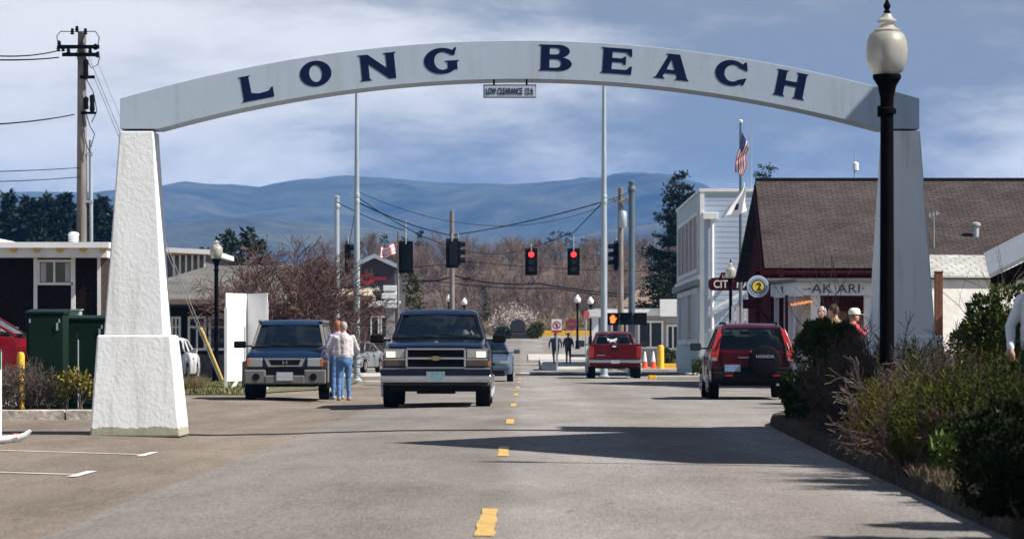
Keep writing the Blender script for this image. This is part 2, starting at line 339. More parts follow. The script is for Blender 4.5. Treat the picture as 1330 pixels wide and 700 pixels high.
M_ROOFG = shingle('grey_shingles', (.13, .125, .122), (.17, .165, .16))
M_ROOFL = shingle('pale_shingles', (.34, .34, .33), (.42, .42, .41))
M_ROOFBG = shingle('tan_shingles', (.20, .15, .12), (.25, .19, .155))
def shingle_roof(name, quad, th, m, parent):
    """a solid roof slope whose shingle courses run along the quad's first edge"""
    q = [Vector(p) for p in quad]; mb = MB().slab(q, th); me = mb.mesh(name, m)
    uv = me.uv_layers.new(name='UVMap'); u = (q[1] - q[0]).normalized(); nn = (q[1] - q[0]).cross(q[3] - q[0]).normalized(); v = nn.cross(u)
    for l in me.loops:
        p = Vector(me.vertices[l.vertex_index].co) - q[0]; uv.data[l.index].uv = (p.dot(u), p.dot(v))
    return link_mesh(name, me, parent)
M_BROWNWALL = mat('dark_brown_shingle_wall', (.014, .010, .010), .95, spec=.0, var=.3, vs=6, stretch=(1, 1, 2.2), bump=.4, bs=16)
M_OCHRE = mat('ochre_bracket', (.55, .33, .08), .7, var=.1)
M_CEDAR = mat('red_cedar_post', (.18, .075, .04), .8, var=.3, vs=9, stretch=(1, 1, .15), bump=.3)
M_WGLASS = mat('window_glass', (.02, .025, .03), .06, spec=.8, var=.2, vs=1.2)
M_CURTAIN = mat('red_curtain', (.14, .055, .05), .9, var=.3, vs=8, stretch=(1, 1, .1))
M_BLIND = mat('pale_blind', (.42, .42, .46), .8, var=.15, vs=5, stretch=(1, 1, .2))
M_GREYWALL = mat('grey_stucco_wall', (.27, .27, .28), .85, var=.12, vs=1.5, bump=.2)
M_SIGNBLUE = mat('sign_pale_blue', (.50, .57, .66), .5, var=.06)
M_RED = mat('red_sign_paint', (.42, .02, .02), .5, var=.08)
M_YELLOW = mat('safety_yellow', (.75, .42, .02), .5, var=.12, vs=4)
M_ORANGE = mat('cone_orange', (.70, .09, .015), .5, var=.1)
M_LENSOFF = mat('signal_lens_off', (.03, .03, .028), .25)
M_LENSRED = mat('signal_lens_red', (.5, .02, .02), .3, emis=(1.0, .03, .03), es=1.6)
M_HAND = mat('signal_hand', (.6, .12, .03), .3, emis=(1.0, .13, .02), es=1.8)
M_SIGHOUSE = mat('signal_housing', (.008, .009, .009), .8, var=.1, spec=.02)
M_GLOBE_OLD = mat('lamp_globe', (.62, .60, .50), .22, var=.12, vs=3, c2=(.72, .70, .62), coat=.4)
M_GLOBEF = mat('lamp_globe_white', (.85, .85, .84), .3, var=.05)
M_CANVAS = mat('flag_white', (.78, .78, .80), .85, var=.06)
M_FRED = mat('flag_red', (.42, .03, .04), .8, var=.1)
M_FBLUE = mat('flag_blue', (.02, .035, .14), .8, var=.1)
M_TYRE = mat('tyre_rubber', (.012, .012, .013), .95, var=.25, vs=6, bump=.2, spec=0)
M_RIM = mat('alloy_rim', (.42, .42, .43), .35, metal=.8, var=.1)
M_CHROME = mat('chrome', (.55, .56, .58), .22, metal=.95, var=.08, vs=3)
M_CGLASS = glass('car_glass', (.86, .92, .89), .9)
M_INT = mat('car_interior', (.03, .03, .032), .9, spec=0, var=.2)
M_PLAST = mat('black_plastic', (.010, .010, .011), .8, var=.15, vs=6, bump=.1, spec=.03)
M_GREYCLAD = mat('grey_cladding', (.14, .137, .137), .6, spec=.15, var=.1, vs=4, bump=.05)
M_HLENS = mat('headlamp_lens', (.42, .44, .46), .12, metal=.5, var=.2, vs=25, coat=.6)
M_HLON = mat('headlamp_lit', (.8, .6, .4), .2, emis=(1.0, .62, .3), es=1.3)
M_AMBER = mat('amber_lens', (.45, .13, .02), .25, coat=.5)
M_TAIL = mat('tail_lens', (.30, .015, .01), .2, coat=.8, var=.3, vs=20)
M_GLOBE = mat('frosted_globe', (.62, .60, .52), .42, var=.12, vs=3, c2=(.80, .78, .70)); M_GLOBE.node_tree.nodes['Principled BSDF'].inputs['Transmission Weight'].default_value = .62
M_SKIN = mat('skin', (.48, .27, .19), .55, var=.08, vs=9)
# ---------------------------------------------------------------- the setting
YS = [-60, -20, 10, 40, 80, 120, 150, 170, 190, 210, 230, 250, 270, 290, 320, 360, 600, 1200, 3000, 9000]
def sheet(name, x0, x1, y0, y1, dz, m, crown=True):
    ys = sorted(set([y0, y1] + [y for y in YS if y0 < y < y1])); xs = [x0, x1]
    if crown: xs = sorted(set(xs + [x for x in (-7, -5.6, -4.1, -3.2, -2.4, -1.6, -.8, -.25, .5, 1.4, 2.7, 5) if x0 < x < x1]))
    vs = [(x, y, gz(y, x if crown else None) + dz) for y in ys for x in xs]; n = len(xs)
    fs = [(j * n + i, j * n + i + 1, (j + 1) * n + i + 1, (j + 1) * n + i) for j in range(len(ys) - 1) for i in range(n - 1)]
    return struct(MB().add(vs, fs).build(name, m, smooth=30))
sheet('ground', -6000, 6000, -60, 9000, -.06, M_FIELD, False)
sheet('parking_lot', -45, 45, -40, 288, .006, M_PARK)
def road_sheet():
    ys = [y * .45 for y in range(-40, 290)] + [y for y in YS if y > 131 and y < 287] + [287]; ys = sorted(set(ys)); xin = [-2.4, -1.6, -.8, -.25, .5, 1.4, 2.7, 5, 6.3]; vs = []
    for y in ys:
        e = -2.85 + .06 * mnoise.noise(Vector((y * .9, 3.3, 0))) + .05 * mnoise.noise(Vector((y * .21, 7.1, 0))) if y < 131 else -2.85
        vs += [(x, y, gz(y, x) + .011) for x in [e] + xin]
    n = len(xin) + 1; fs = [(j * n + i, j * n + i + 1, (j + 1) * n + i + 1, (j + 1) * n + i) for j in range(len(ys) - 1) for i in range(n - 1)]
    return struct(MB().add(vs, fs).build('road', M_ROAD, smooth=30))
road_sheet()
o = sheet('cross_street', -44, 44, 134, 158, .0165, M_ROAD)
sheet('dark_road_strip', -2.5, 6.25, 134.5, 143.5, .0205, M_DARK)  # darker toned strip across the road before the crosswalk
# worn yellow centre dashes, each a painted mark
k = 0
for s in range(-1, 9):
    y = 19.2 + 14.25 * s
    if y + 3.3 > 133: break
    mb = MB(); x = -.235 + .0008 * y; pts = []
    n = 9
    for i in range(n + 1):
        t = i / n; j = .012
        pts.append((x - .055 + RNG.uniform(-j, j), y + 3.3 * t)); 
    right = [(x + .055 + RNG.uniform(-.012, .012), y + 3.3 * t / n) for t in range(n, -1, -1)]
    poly = pts + right; mb.add([(a, b, gz(b, a) + .017) for a, b in poly], [tuple(range(len(poly)))])
    tag(mb.build('lane_dash', M_YPAINT), None, kind='structure')
def stripe(name, x0, x1, y0, y1, m, dz=.0155):
    xs = sorted(set([x0, x1] + [x for x in (-7, -5.6, -4.1, -3.2) if x0 < x < x1])); mb = MB().add([(x, y, gz(y, x) + dz) for y in (y0, y1) for x in xs], [(i, i + 1, len(xs) + i + 1, len(xs) + i) for i in range(len(xs) - 1)]); return tag(mb.build(name, m), None, kind='structure')
# parking bay lines on the left with their end ticks
for py, pe in ((586, 184), (611, 98)):
    d = 4840 / (py - VY); xe = X(pe, d); stripe('parking_line', -14, xe, d - .05, d + .05, M_WPAINT)
    stripe('parking_line', xe + .003, xe + .1, d - .62, d + .75, M_WPAINT)
for dd in (24.2, 18.4): stripe('parking_line', -14, -4.4, dd - .05, dd + .05, M_WPAINT)
# crosswalk bars
for i in range(9):
    x = -3.6 + i * 1.15; stripe('crosswalk_bar', x, x + .66, 145.2, 148.2, M_WPAINT, .024)
stripe('stop_line', .3, 3.9, 129.5, 130.1, M_WPAINT, .0155)
# right-hand planting bed: kerb stones along a gently curving edge with a rounded end
bed = [(2.55, 8), (2.7, 15), (2.84, 22), (2.98, 28), (3.1, 34), (3.25, 40), (3.38, 45), (3.5, 48.2), (3.78, 50.2), (4.35, 51.3), (5.2, 51.6), (7.0, 51.6), (9.0, 51.6)]
def along(poly, step):
    out = []; acc = 0
    for (a, b) in zip(poly[:-1], poly[1:]):
        a = Vector(a); b = Vector(b); L = (b - a).length; t = acc
        while t < L: out.append(a.lerp(b, t / L)); t += step
        acc = t - L
    out.append(Vector(poly[-1])); return out
pp = along(bed, .25)
bedk = thing('kerb', 'low weathered concrete kerb edging the planted bed beside the road', 'kerb', (0, 0, 0))
def kerb_run(parent, pts, per, w, h, m):
    i = 0
    while i < len(pts) - 1:
        seg = pts[i:min(i + per + 1, len(pts))]; rings = []
        for j, p in enumerate(seg):
            d = (seg[min(j + 1, len(seg) - 1)] - seg[max(j - 1, 0)]).normalized(); nn = Vector((d.y, -d.x))
            if j == 0: p = p + d * .016
            if j == len(seg) - 1: p = p - d * .016
            def q(off, z): return (p.x + nn.x * off, p.y + nn.y * off, z)
            jit = .02 * mnoise.noise(Vector((p.x * 2, p.y * 2, 0)))
            rings.append([q(0, 0), q(.01, h * .55), q(.045, h * .9 + jit), q(.09, h + jit), q(w - .05, h + jit), q(w, h * .9), q(w, 0)])
        MB().loft(rings).build('kerb_stone', m, parent, smooth=50)
        i += per
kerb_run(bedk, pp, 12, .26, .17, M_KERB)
inner = [(x + .2, y) for x, y in bed[:8]] + [(3.95, 50.0), (4.4, 51.05), (5.2, 51.35), (7, 51.35), (9, 51.35)]
mb = MB(); nI = len(inner); vs = [(x, y, .13) for x, y in inner] + [(9.5, 51.3, .16), (9.5, 8, .16)]
mb.add(vs, [tuple(range(len(vs)))]); struct(mb.build('planting_bed', M_SOIL))
# left-hand planter kerb
lk = thing('kerb', 'chipped pale concrete planter kerb in front of the green utility cabinets', 'kerb', (0, 0, 0))
kerb_run(lk, along([(X(-40, 52), 52), (X(10, 52), 52.0), (X(128, 52), 52.05)], .25), 6, .3, .16, mat('chipped_concrete', (.40, .36, .31), .9, var=.5, vs=5, bump=.7, bs=14, fine=.3))
mb = MB().box(-11, X(126, 52), 52.31, 58, 0, .10); struct(mb.build('planter_soil', M_SOIL))
# lawn on the left beyond the pillar
mb = MB().add([(-22, 79, .03), (-6.55, 79, .03), (-4.9, 92, .03), (-5.3, 110, .05), (-9.0, 116, .05), (-22, 116, .05)], [(0, 1, 2, 3, 4, 5)]); struct(mb.build('lawn', M_LAWN))
def grass_patch(name, label, area, n, h, m, z):
    xs = RNG.uniform(area[0], area[1], n); ys = RNG.uniform(area[2], area[3], n); a = RNG.uniform(0, 6.28, n); hh = h * RNG.uniform(.4, 1.2, n); w = .02 + .02 * RNG.random(n)
    lean = RNG.normal(0, .35, (n, 2)) * hh[:, None]
    V = np.zeros((n, 3, 3)); V[:, 0] = np.stack([xs - np.cos(a) * w, ys - np.sin(a) * w, np.full(n, z)], 1); V[:, 1] = np.stack([xs + np.cos(a) * w, ys + np.sin(a) * w, np.full(n, z)], 1)
    V[:, 2] = np.stack([xs + lean[:, 0], ys + lean[:, 1], z + hh], 1)
    me = fastmesh(name, V.reshape(-1, 3), np.arange(n * 3).reshape(-1, 3), m); return tag(link_mesh(name, me), label, 'grass', kind='stuff')
grass_patch('grass', 'short green and straw lawn grass beside the white folding board', (-14, -6.7, 79.5, 112), 26000, .11, M_GRASS, .03)
# pavements beyond
def pavement(name, x0, x1, y0, y1, h=.13, m=M_CONC):
    mb = MB(); z0, z1 = gz(y0), gz(y1); mb.hexa([(x0, y0, z0 - .05), (x1, y0, z0 - .05), (x1, y1, z1 - .05), (x0, y1, z1 - .05), (x0, y0, z0 + h), (x1, y0, z0 + h), (x1, y1, z1 + h), (x0, y1, z1 + h)])
    return struct(mb.build(name, m, bevel=.02))
pavement('pavement', 6.32, 12, 112, 132.5)
pavement('pavement', 4.9, 40, 159.5, 171, m=M_CONC)
pavement('pavement', .9, 4.4, 166, 200, .08, m=M_CONC)
pavement('traffic_island', X(686, 190), X(742, 190), 190.2, 206, .08)
pavement('pavement', -7.6, -4.6, 118, 132.5)
pavement('pavement', -40, -4.6, 159.5, 171)
# end of the left kerb, painted yellow
MBk = MB().box(-4.72, -3.2, 100.3, 100.75, 0, .13); tag(MBk.build('painted_kerb', M_CONC, bevel=.02), None, kind='structure')
tag(MB().box(-4.05, -3.6, 100.29, 100.76, .005, .136).build('painted_kerb', M_YELLOW), None, kind='structure')
ck = MB().box(4.35, 6.3, 117.2, 117.7, 0, .15); tag(ck.build('painted_kerb', M_CONC, bevel=.03), None, kind='structure')
tag(MB().box(4.33, 4.6, 117.19, 117.71, .004, .157).build('painted_kerb', M_YELLOW, bevel=.02), None, kind='structure')
# storm drain / manhole patch on the road ahead
tag(MB().lathe([(.62, 0), (.62, .012), (.5, .016)], (X(820, 107), 107, .011), 24).build('manhole_cover', M_DARK), 'round iron manhole cover set in the road behind the red pickup', 'manhole cover')

# ---------------------------------------------------------------- far terrain
M_HILL = mat('forest_hill', (.006, .014, .012), .95, var=.45, vs=.009, c2=(.085, .09, .055), fine=.45)
def ridge(name, pts, d, depth, amp, seed, m, base=0):
    xs = np.linspace(X(-700, d), X(2000, d), 150); px = xs / d * FPX + VX
    top = np.interp(px, [p[0] for p in pts], [p[1] for p in pts]); H = np.array([Z(t, d) for t in top]) - base
    vs = []; fs = []; ny = 40
    for j in range(ny + 1):
        t = j / ny; y = d - depth + depth * 1.5 * t
        pr = math.sin(min(1, t * 1.5) * math.pi / 2) ** 1.3 if t <= .667 else math.cos((t - .667) / .333 * math.pi / 2)
        for i, x in enumerate(xs):
            nz = mnoise.fractal(Vector((x / d * 14 + seed, y / d * 9, seed)), 1.0, 2.0, 6)
            nf = mnoise.fractal(Vector((x / d * 60 + seed, y / d * 60, seed)), 1.0, 2.0, 3)
            z = base + max(0, H[i] * pr) + amp * nz * pr * (.07 + .93 * max(0, 1 - pr ** 4)) + nf * amp * .05 * (1 if pr > .3 else 0)
            vs.append((x, y, max(base - 1, z) if pr > .02 else base - 1))
    n = len(xs)
    for j in range(ny):
        for i in range(n - 1): fs.append((j * n + i, j * n + i + 1, (j + 1) * n + i + 1, (j + 1) * n + i))
    return struct(MB().add(vs, fs).build(name, m, smooth=80))
ridge('mountain_ridge', [(-700, 262), (0, 251), (100, 253), (215, 247), (258, 242), (350, 251), (398, 241), (450, 236.5), (510, 238), (560, 246), (620, 251), (690, 250), (740, 242), (790, 243), (860, 246), (920, 252), (1000, 250), (1330, 262), (2000, 260)], 5000, 1500, 85, 3.1, M_HILL, 2)
ridge('foothill_ridge', [(-700, 300), (0, 296), (150, 300), (330, 286), (480, 296), (600, 307), (700, 316), (800, 300), (900, 292), (1330, 300), (2000, 300)], 3300, 700, 34, 8.4, M_HILL, 2)
M_BROWNHILL = mat('bare_brush_hill', (.055, .036, .028), .95, var=.45, vs=.55, c2=(.125, .085, .062), bump=.6, bs=1.5, fine=.5)
ridge('brush_hillside', [(-700, 352), (0, 345), (300, 345), (450, 345), (520, 339), (600, 341), (690, 340), (760, 339), (850, 346), (1330, 345), (2000, 350)], 430, 110, 1.2, 5.5, M_BROWNHILL, 2)
# haze: pale even air around everything
hz = MB().box(-6500, 6500, -200, 6600, -1.6, 300).build('haze', None); tag(hz, 'thin blue air in front of the far hills', 'haze', kind='stuff')
mh = bpy.data.materials.new('air'); mh.use_nodes = True; n = mh.node_tree.nodes; n.clear()
ho = n.new('ShaderNodeOutputMaterial'); pv = n.new('ShaderNodeVolumePrincipled'); pv.inputs['Color'].default_value = (.11, .39, 1.0, 1); pv.inputs['Density'].default_value = 1.15e-4; pv.inputs['Anisotropy'].default_value = 0.0
mh.node_tree.links.new(pv.outputs[0], ho.inputs['Volume']); hz.data.materials.append(mh)
# ---------------------------------------------------------------- the arch
AY = 43.28            # centre depth
S0 = (AY - .58) / FPX  # metres per photo pixel at the front of the plinths
arch = thing('welcome_arch', 'white stucco arch spanning the road with navy lettering', 'arch', (0, 0, 0))
CX = 675
def frustum(mb, x0, x1, dep0, z0, X0, X1, dep1, z1):
    mb.hexa([(x0, AY - dep0 / 2, z0), (x1, AY - dep0 / 2, z0), (x1, AY + dep0 / 2, z0), (x0, AY + dep0 / 2, z0), (X0, AY - dep1 / 2, z1), (X1, AY - dep1 / 2, z1), (X1, AY + dep1 / 2, z1), (X0, AY + dep1 / 2, z1)])
def fx(px, dep): return X(px, AY - dep / 2)
def fz(py, dep): return Z(py, AY - dep / 2)
for s in (1, -1):
    def mx_(px): return px if s == 1 else 2 * CX - px
    def rng(a, b, dep):
        v = sorted((fx(mx_(a), dep), fx(mx_(b), dep))); return v
    a = rng(116.5, 234, 1.16); b = rng(126, 222, .98); zt = fz(435, .98)
    mb = MB(); frustum(mb, a[0], a[1], 1.16, -.02, b[0], b[1], .98, zt)
    base = mb.build('plinth', STUCCO, None, bevel=.025, seg=3)
    a = rng(135, 213, .92); b = rng(155, 199.5, .64); z2 = fz(170, .64)
    mb = MB(); frustum(mb, a[0], a[1], .92, zt, b[0], b[1], .64, z2)
    sh = mb.build('pillar', STUCCO, arch, bevel=.02, seg=3); base.parent = sh
# beam: curved box, slightly deeper than the pillar tops
BD = .62; yb0, yb1 = AY - BD / 2 - .012, AY + BD / 2
def topz(px): return fz(53 + 75 * ((px - CX) / 518) ** 2, .64)
def botz(px):
    u = abs(px - CX)
    return fz(103 + 65 * (u / 470) ** 2, .64) if u <= 470 else fz(168, .64) + .004
rings = []
pxs = list(np.linspace(CX - 519, CX - 470.5, 4)) + list(np.linspace(CX - 470, CX + 470, 61)) + list(np.linspace(CX + 470.5, CX + 519, 4))
for px in pxs:
    x = fx(px, .64); zt, zb = topz(px), botz(px)
    rings.append([(x, yb0, zb), (x, yb0, zt), (x, yb1, zt), (x, yb1, zb)])
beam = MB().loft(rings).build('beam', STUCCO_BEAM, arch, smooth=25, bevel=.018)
# letters: flared serif capitals drawn in a unit box, then laid along the curve
def arc(cx, cy, rx, ry, a0, a1, n=22):
    return [(cx + rx * math.cos(R(a0 + (a1 - a0) * i / n)), cy + ry * math.sin(R(a0 + (a1 - a0) * i / n))) for i in range(n + 1)]
LET = {}
LET['L'] = [[(.02, 1), (.40, 1), (.33, .93), (.335, .30), (.55, .235), (.86, .27), (.95, .40), (1, .40), (.99, 0), (.0, 0), (.07, .08), (.085, .93)]]
LET['O'] = [arc(.5, .5, .5, .5, 0, 360, 40)[:-1], arc(.5, .5, .20, .33, 360, 0, 32)[:-1]]
LET['N'] = [[(0, 1), (.26, 1), (.72, .42), (.72, .93), (.66, 1), (1, 1), (.94, .93), (.94, 0), (.76, 0), (.26, .62), (.26, .07), (.32, 0), (0, 0), (.06, .07), (.06, .93)]]
LET['G'] = [arc(.5, .5, .5, .5, 52, 318, 34) + [(.93, .13), (.93, .42), (1, .5), (.58, .5), (.66, .42), (.66, .17)] + arc(.52, .5, .23, .345, 300, 62, 26) + [(.80, .70), (.86, .70), (.93, .98), (.88, 1), (.83, .93)]]
LET['B'] = [[(0, 1)] + arc(.60, .755, .33, .245, 90, -72, 14) + arc(.60, .265, .40, .265, 72, -90, 16) + [(0, 0), (.07, .07), (.07, .93)],
            [(.33, .88)] + arc(.52, .755, .12, .125, 90, -90, 10) + [(.33, .63)], [(.33, .45)] + arc(.53, .285, .15, .165, 90, -90, 10) + [(.33, .12)]]
LET['E'] = [[(0, 1), (.97, 1), (.99, .70), (.94, .70), (.80, .85), (.36, .85), (.36, .61), (.66, .61), (.76, .69), (.80, .69), (.80, .37), (.76, .37), (.66, .45), (.36, .45), (.36, .17), (.82, .17), (.95, .32), (1, .32), (.99, 0), (0, 0), (.07, .07), (.07, .93)]]
LET['A'] = [[(.30, 1), (.68, 1), (.94, .08), (1, 0), (.60, 0), (.66, .08), (.62, .22), (.30, .22), (.26, .08), (.33, 0), (0, 0), (.08, .08), (.36, .92)], [(.35, .37), (.575, .37), (.46, .78)]]
LET['C'] = [arc(.5, .5, .5, .5, 50, 310, 34) + [(.92, .07), (1, .36), (.95, .36)] + arc(.55, .5, .26, .33, 315, 45, 26) + [(.95, .66), (1, .66), (.94, .97), (.88, .98)]]
LET['H'] = [[(0, 1), (.38, 1), (.32, .93), (.32, .62), (.68, .62), (.68, .93), (.62, 1), (1, 1), (.94, .93), (.94, .07), (1, 0), (.62, 0), (.68, .07), (.68, .44), (.32, .44), (.32, .07), (.38, 0), (0, 0), (.06, .07), (.06, .93)]]
lay = [('L', 308, 357, 113.5, 31), ('O', 387, 433, 96, 33.5), ('N', 464, 518, 87, 34), ('G', 549.5, 598, 79.5, 34), ('B', 699, 743.5, 75.5, 34), ('E', 779, 822.5, 79.5, 33.5), ('A', 848, 898.5, 87, 33), ('C', 926.5, 973, 95, 33.5), ('H', 1003, 1051, 110, 34)]
for ch, p0, p1, py, hp in lay:
    pc = (p0 + p1) / 2; ang = -math.atan(2 * 70 * (pc - CX) / 500 ** 2)
    if ch == 'L': hp = 33
    h = hp * S0; ext = (p1 - p0) * S0; w = (ext - abs(math.sin(ang)) * h) / max(.3, math.cos(ang)); w = max(w, .36)
    me = poly_mesh([[((u - .5) * w, (v - .5) * h) for u, v in c] for c in LET[ch]], .0012, M_NAVY)
    o = link_mesh('letter', me, beam, (fx(pc, .64), yb0 - .0022, fz(py, .64))); o.rotation_euler.y = -ang
# hanging clearance board
cs = thing('clearance_sign', 'small pale blue clearance board hanging under the middle of the arch', 'sign', (fx(662, .64), AY - .29, fz(118.5, .64)))
MB().box(-.325, .325, -.012, .012, -.075, .075).build('board', M_SIGNBLUE, cs, bevel=.005)
MB().box(-.335, .335, .012, .022, -.085, .085).build('board_frame', M_STEELBLUE, cs)
for x in (-.20, .215): MB().tube((x, 0, .07), (x, 0, .185), .012).build('hanger', M_BLACK, cs)
t = link_mesh('lettering', text_mesh('LOW CLEARANCE  12 ft', M_NAVY, .60, .085, .002, bold=.012), cs, (0, -.015, 0))
# ---------------------------------------------------------------- buildings
def window(parent, x0, x1, z0, z1, y, mull=(), bars=(), frame=.07, fm=None, gm=None, axis='y', sgn=-1, name='window'):
    """window on a wall plane: frame proud of the wall, pane in it. axis y: plane y=const facing sgn; axis x: plane x=const"""
    fm = fm or M_TRIM; gm = gm or M_WGLASS
    def bx(mb, a0, a1, c0, c1, o0, o1):
        lo, hi = sorted((y + sgn * o0, y + sgn * o1))
        if axis == 'y': mb.box(a0, a1, lo, hi, c0, c1)
        else: mb.box(lo, hi, a0, a1, c0, c1)
    f = MB()
    bx(f, x0 - frame, x1 + frame, z1, z1 + frame, .003, .06); bx(f, x0 - frame, x1 + frame, z0 - frame, z0, .003, .07)
    bx(f, x0 - frame, x0, z0, z1, .003, .055); bx(f, x1, x1 + frame, z0, z1, .003, .055)
    for t in mull: xm = x0 + (x1 - x0) * t; bx(f, xm - frame * .4, xm + frame * .4, z0, z1, .003, .05)
    for t in bars: zm = z0 + (z1 - z0) * t; bx(f, x0, x1, zm - frame * .4, zm + frame * .4, .003, .047)
    w = f.build(name, fm, parent); g = MB(); bx(g, x0, x1, z0, z1, .004, .016); g.build('pane', gm, w); return w
# --- shop hall beyond the frame on the right: its gable throws the big shadow over the road
tb = math.tan(SUN_EL)
gh = thing('gabled_hall', 'tall gabled clapboard hall beside the planted bed', 'building', (0, 0, 0))
gx = 8.6; ta = math.tan(SUN_A); tb2 = tb / math.cos(SUN_A); he = (gx - 1.6) * tb2; hr = (gx + 1.45) * tb2; h0, h1, h2 = 31.9 - (gx - 1.6) * ta, 38.6 - (gx + 1.45) * ta, 43.4 - 7.4 * ta; ht_ = hr - (hr - he) * (h2 - h1) / (h1 - h0)
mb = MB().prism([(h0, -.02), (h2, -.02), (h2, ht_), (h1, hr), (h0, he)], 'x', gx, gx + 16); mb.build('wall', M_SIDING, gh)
for a, b, c, d in ((h0 - .15, he - .07, h1, hr), (h1, hr, h2, ht_)):
    q = [(gx - .02, a, b + .05), (gx - .02, c, d + .05), (gx + 16.1, c, d + .05), (gx + 16.1, a, b + .05)]
    shingle_roof('roof', [q[3], q[0], q[1], q[2]] if a < h1 - .1 else [q[0], q[3], q[2], q[1]], .05, M_ROOFG, gh)
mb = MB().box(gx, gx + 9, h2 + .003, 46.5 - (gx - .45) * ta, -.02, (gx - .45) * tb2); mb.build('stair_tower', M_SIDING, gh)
for yy in (31.5, 34, 36.6, 39.2):
    window(gh, yy - .45, yy + .45, 4.4, 5.9, gx, mull=(.5,), bars=(.5,), axis='x', sgn=-1)
    window(gh, yy - .45, yy + .45, 1.1, 2.6, gx, mull=(.5,), bars=(.5,), axis='x', sgn=-1)
# --- city hall: white clapboard two-storey block with a mint street front
ch = thing('two_storey_building', 'white clapboard two storey hall with pale mint street front', 'building', (0, 0, 0))
cx0, cy0, cy1, ct = 6.92, 132.5, 153, Z(249, 132.5)
cx1 = cx0 + 13
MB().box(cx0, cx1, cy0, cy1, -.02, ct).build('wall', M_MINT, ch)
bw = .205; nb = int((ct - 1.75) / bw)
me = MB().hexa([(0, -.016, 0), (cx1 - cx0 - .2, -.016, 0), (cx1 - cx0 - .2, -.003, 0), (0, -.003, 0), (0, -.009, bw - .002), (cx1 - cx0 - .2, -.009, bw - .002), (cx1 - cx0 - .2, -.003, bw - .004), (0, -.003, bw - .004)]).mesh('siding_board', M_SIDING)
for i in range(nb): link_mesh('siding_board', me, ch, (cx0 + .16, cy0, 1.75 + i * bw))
MB().box(cx0 - .02, cx0 + .15, cy0 - .05, cy0 + .12, -.02, ct + .03).build('corner_board', M_TRIM, ch)
MB().box(cx0 - .05, cx1, cy0 - .07, cy1, ct, ct + .12).build('parapet_cap', M_TRIM, ch)
MB().box(cx0 - .06, cx1, cy0 - .045, cy0 - .004, -.02, 1.72).build('base_panel', M_MINT, ch)
# downpipe with hopper head
dx = X(925, 132.4); dp = MB().tube((dx, cy0 - .12, .1), (dx, cy0 - .12, Z(283, 132.4)), .07); dp.build('downpipe', M_TRIM, ch)
MB().box(dx - .38, dx + .22, cy0 - .3, cy0 - .04, Z(285, 132.4), Z(276, 132.4)).build('downpipe_hopper', M_TRIM, ch, bevel=.02)
# lean-to roof edge running up the wall
a = P(925, 401, 132.2); b = P(966, 379, 132.2)
MB().hexa([a + Vector((0, 0, -.08)), b + Vector((0, 0, -.08)), b + Vector((0, .15, -.08)), a + Vector((0, .15, -.08)), a + Vector((0, 0, .05)), b + Vector((0, 0, .05)), b + Vector((0, .15, .05)), a + Vector((0, .15, .05))]).build('rake_board', M_TRIM, ch)
# street front windows (facing the road)
def zat(py, d): return Z(py, d)
for i in range(5):
    y = 134.6 + i * 3.35
    window(ch, y, y + 2.75, 4.25, 6.35, cx0, axis='x', sgn=-1, frame=.16, gm=M_CURTAIN, mull=(.5,))
MB().box(cx0 - .22, cx0 - .005, cy0 - .02, cy1, 3.55, 3.78).build('ledge', mat('ledge_grey', (.16, .2, .2), .7, var=.1), ch)
MB().box(cx0 - .10, cx0 - .003, cy0 - .03, cy1, 3.79, 3.95).build('ledge_trim', M_TRIM, ch)
for i in range(4):
    y = 134.4 + i * 4.2
    window(ch, y, y + 3.3, 1.45, 3.3, cx0, axis='x', sgn=-1, frame=.2, mull=(.33, .66), gm=M_WGLASS if i % 2 else M_BLIND)
MB().box(cx0 - .05, cx0 - .004, cy0 + .5, cy1 - .5, .2, 1.2).build('base_panel', M_MINT, ch)
# city hall sign hung off the corner
sg = thing('hall_sign', 'maroon board with pale city hall lettering on the white clapboard building', 'sign', (X(960, 130), 130, Z(365.5, 130)))
hw_ = X(1000, 130) - X(960, 130); hh = (377 - 353.5) / 2 * 130 / FPX
pl = [(-hw_ + .12, -hh), (hw_, -hh), (hw_, hh), (-hw_ + .5, hh), (-hw_ + .42, hh * .45), (-hw_ + .15, hh * .4), (-hw_, hh * .1), (-hw_, -hh * .7)]
MB().prism([(a_, b_) for a_, b_ in pl], 'y', -.05, .05).build('board', M_MAROON, sg, bevel=.015)
M_PALELET = mat('pale_lettering', (.62, .58, .56), .6)
link_mesh('lettering', text_mesh('CITY HALL', M_PALELET, 1.72, .30, .01, bold=.01), sg, (-.12, -.065, -.1))
link_mesh('lettering', text_mesh('LONG BEACH', M_PALELET, 1.05, .13, .01), sg, (-.12, -.065, .20))
for x in (-.3, .9): MB().box(x - .06, x + .06, .051, 2.48, -.06, .06).build('bracket', M_BLACK, sg)
# --- brown roofed hall with the little restaurant front
ak = thing('restaurant', 'low restaurant with broad brown shingle roof and white canted shopfront', 'building', (0, 0, 0))
rx0, rx1 = X(979, 103), 34.0; ridge_y, eave_y, back_y = 103.0, 96.6, 110.0
zr, ze = Z(233.5, 103), Z(348, 96.6)
MB().prism([(97.2, -.02), (109.4, -.02), (109.4, ze), (103, zr - .25), (97.2, ze)], 'x', rx0 + .25, rx1 - .2).build('wall', M_DARKRED, ak)
shingle_roof('roof', [(rx0 - .12, eave_y, ze), (rx1, eave_y, ze), (rx1, ridge_y, zr), (rx0 + .05, ridge_y, zr)], .16, M_ROOFB, ak)
shingle_roof('roof', [(rx1, back_y, ze), (rx0 - .12, back_y, ze), (rx0 + .05, ridge_y, zr), (rx1, ridge_y, zr)], .16, M_ROOFB, ak)
MB().box(rx0 + .05, rx1, ridge_y - .12, ridge_y + .12, zr - .02, zr + .05).build('ridge_cap', M_ROOFB, ak)
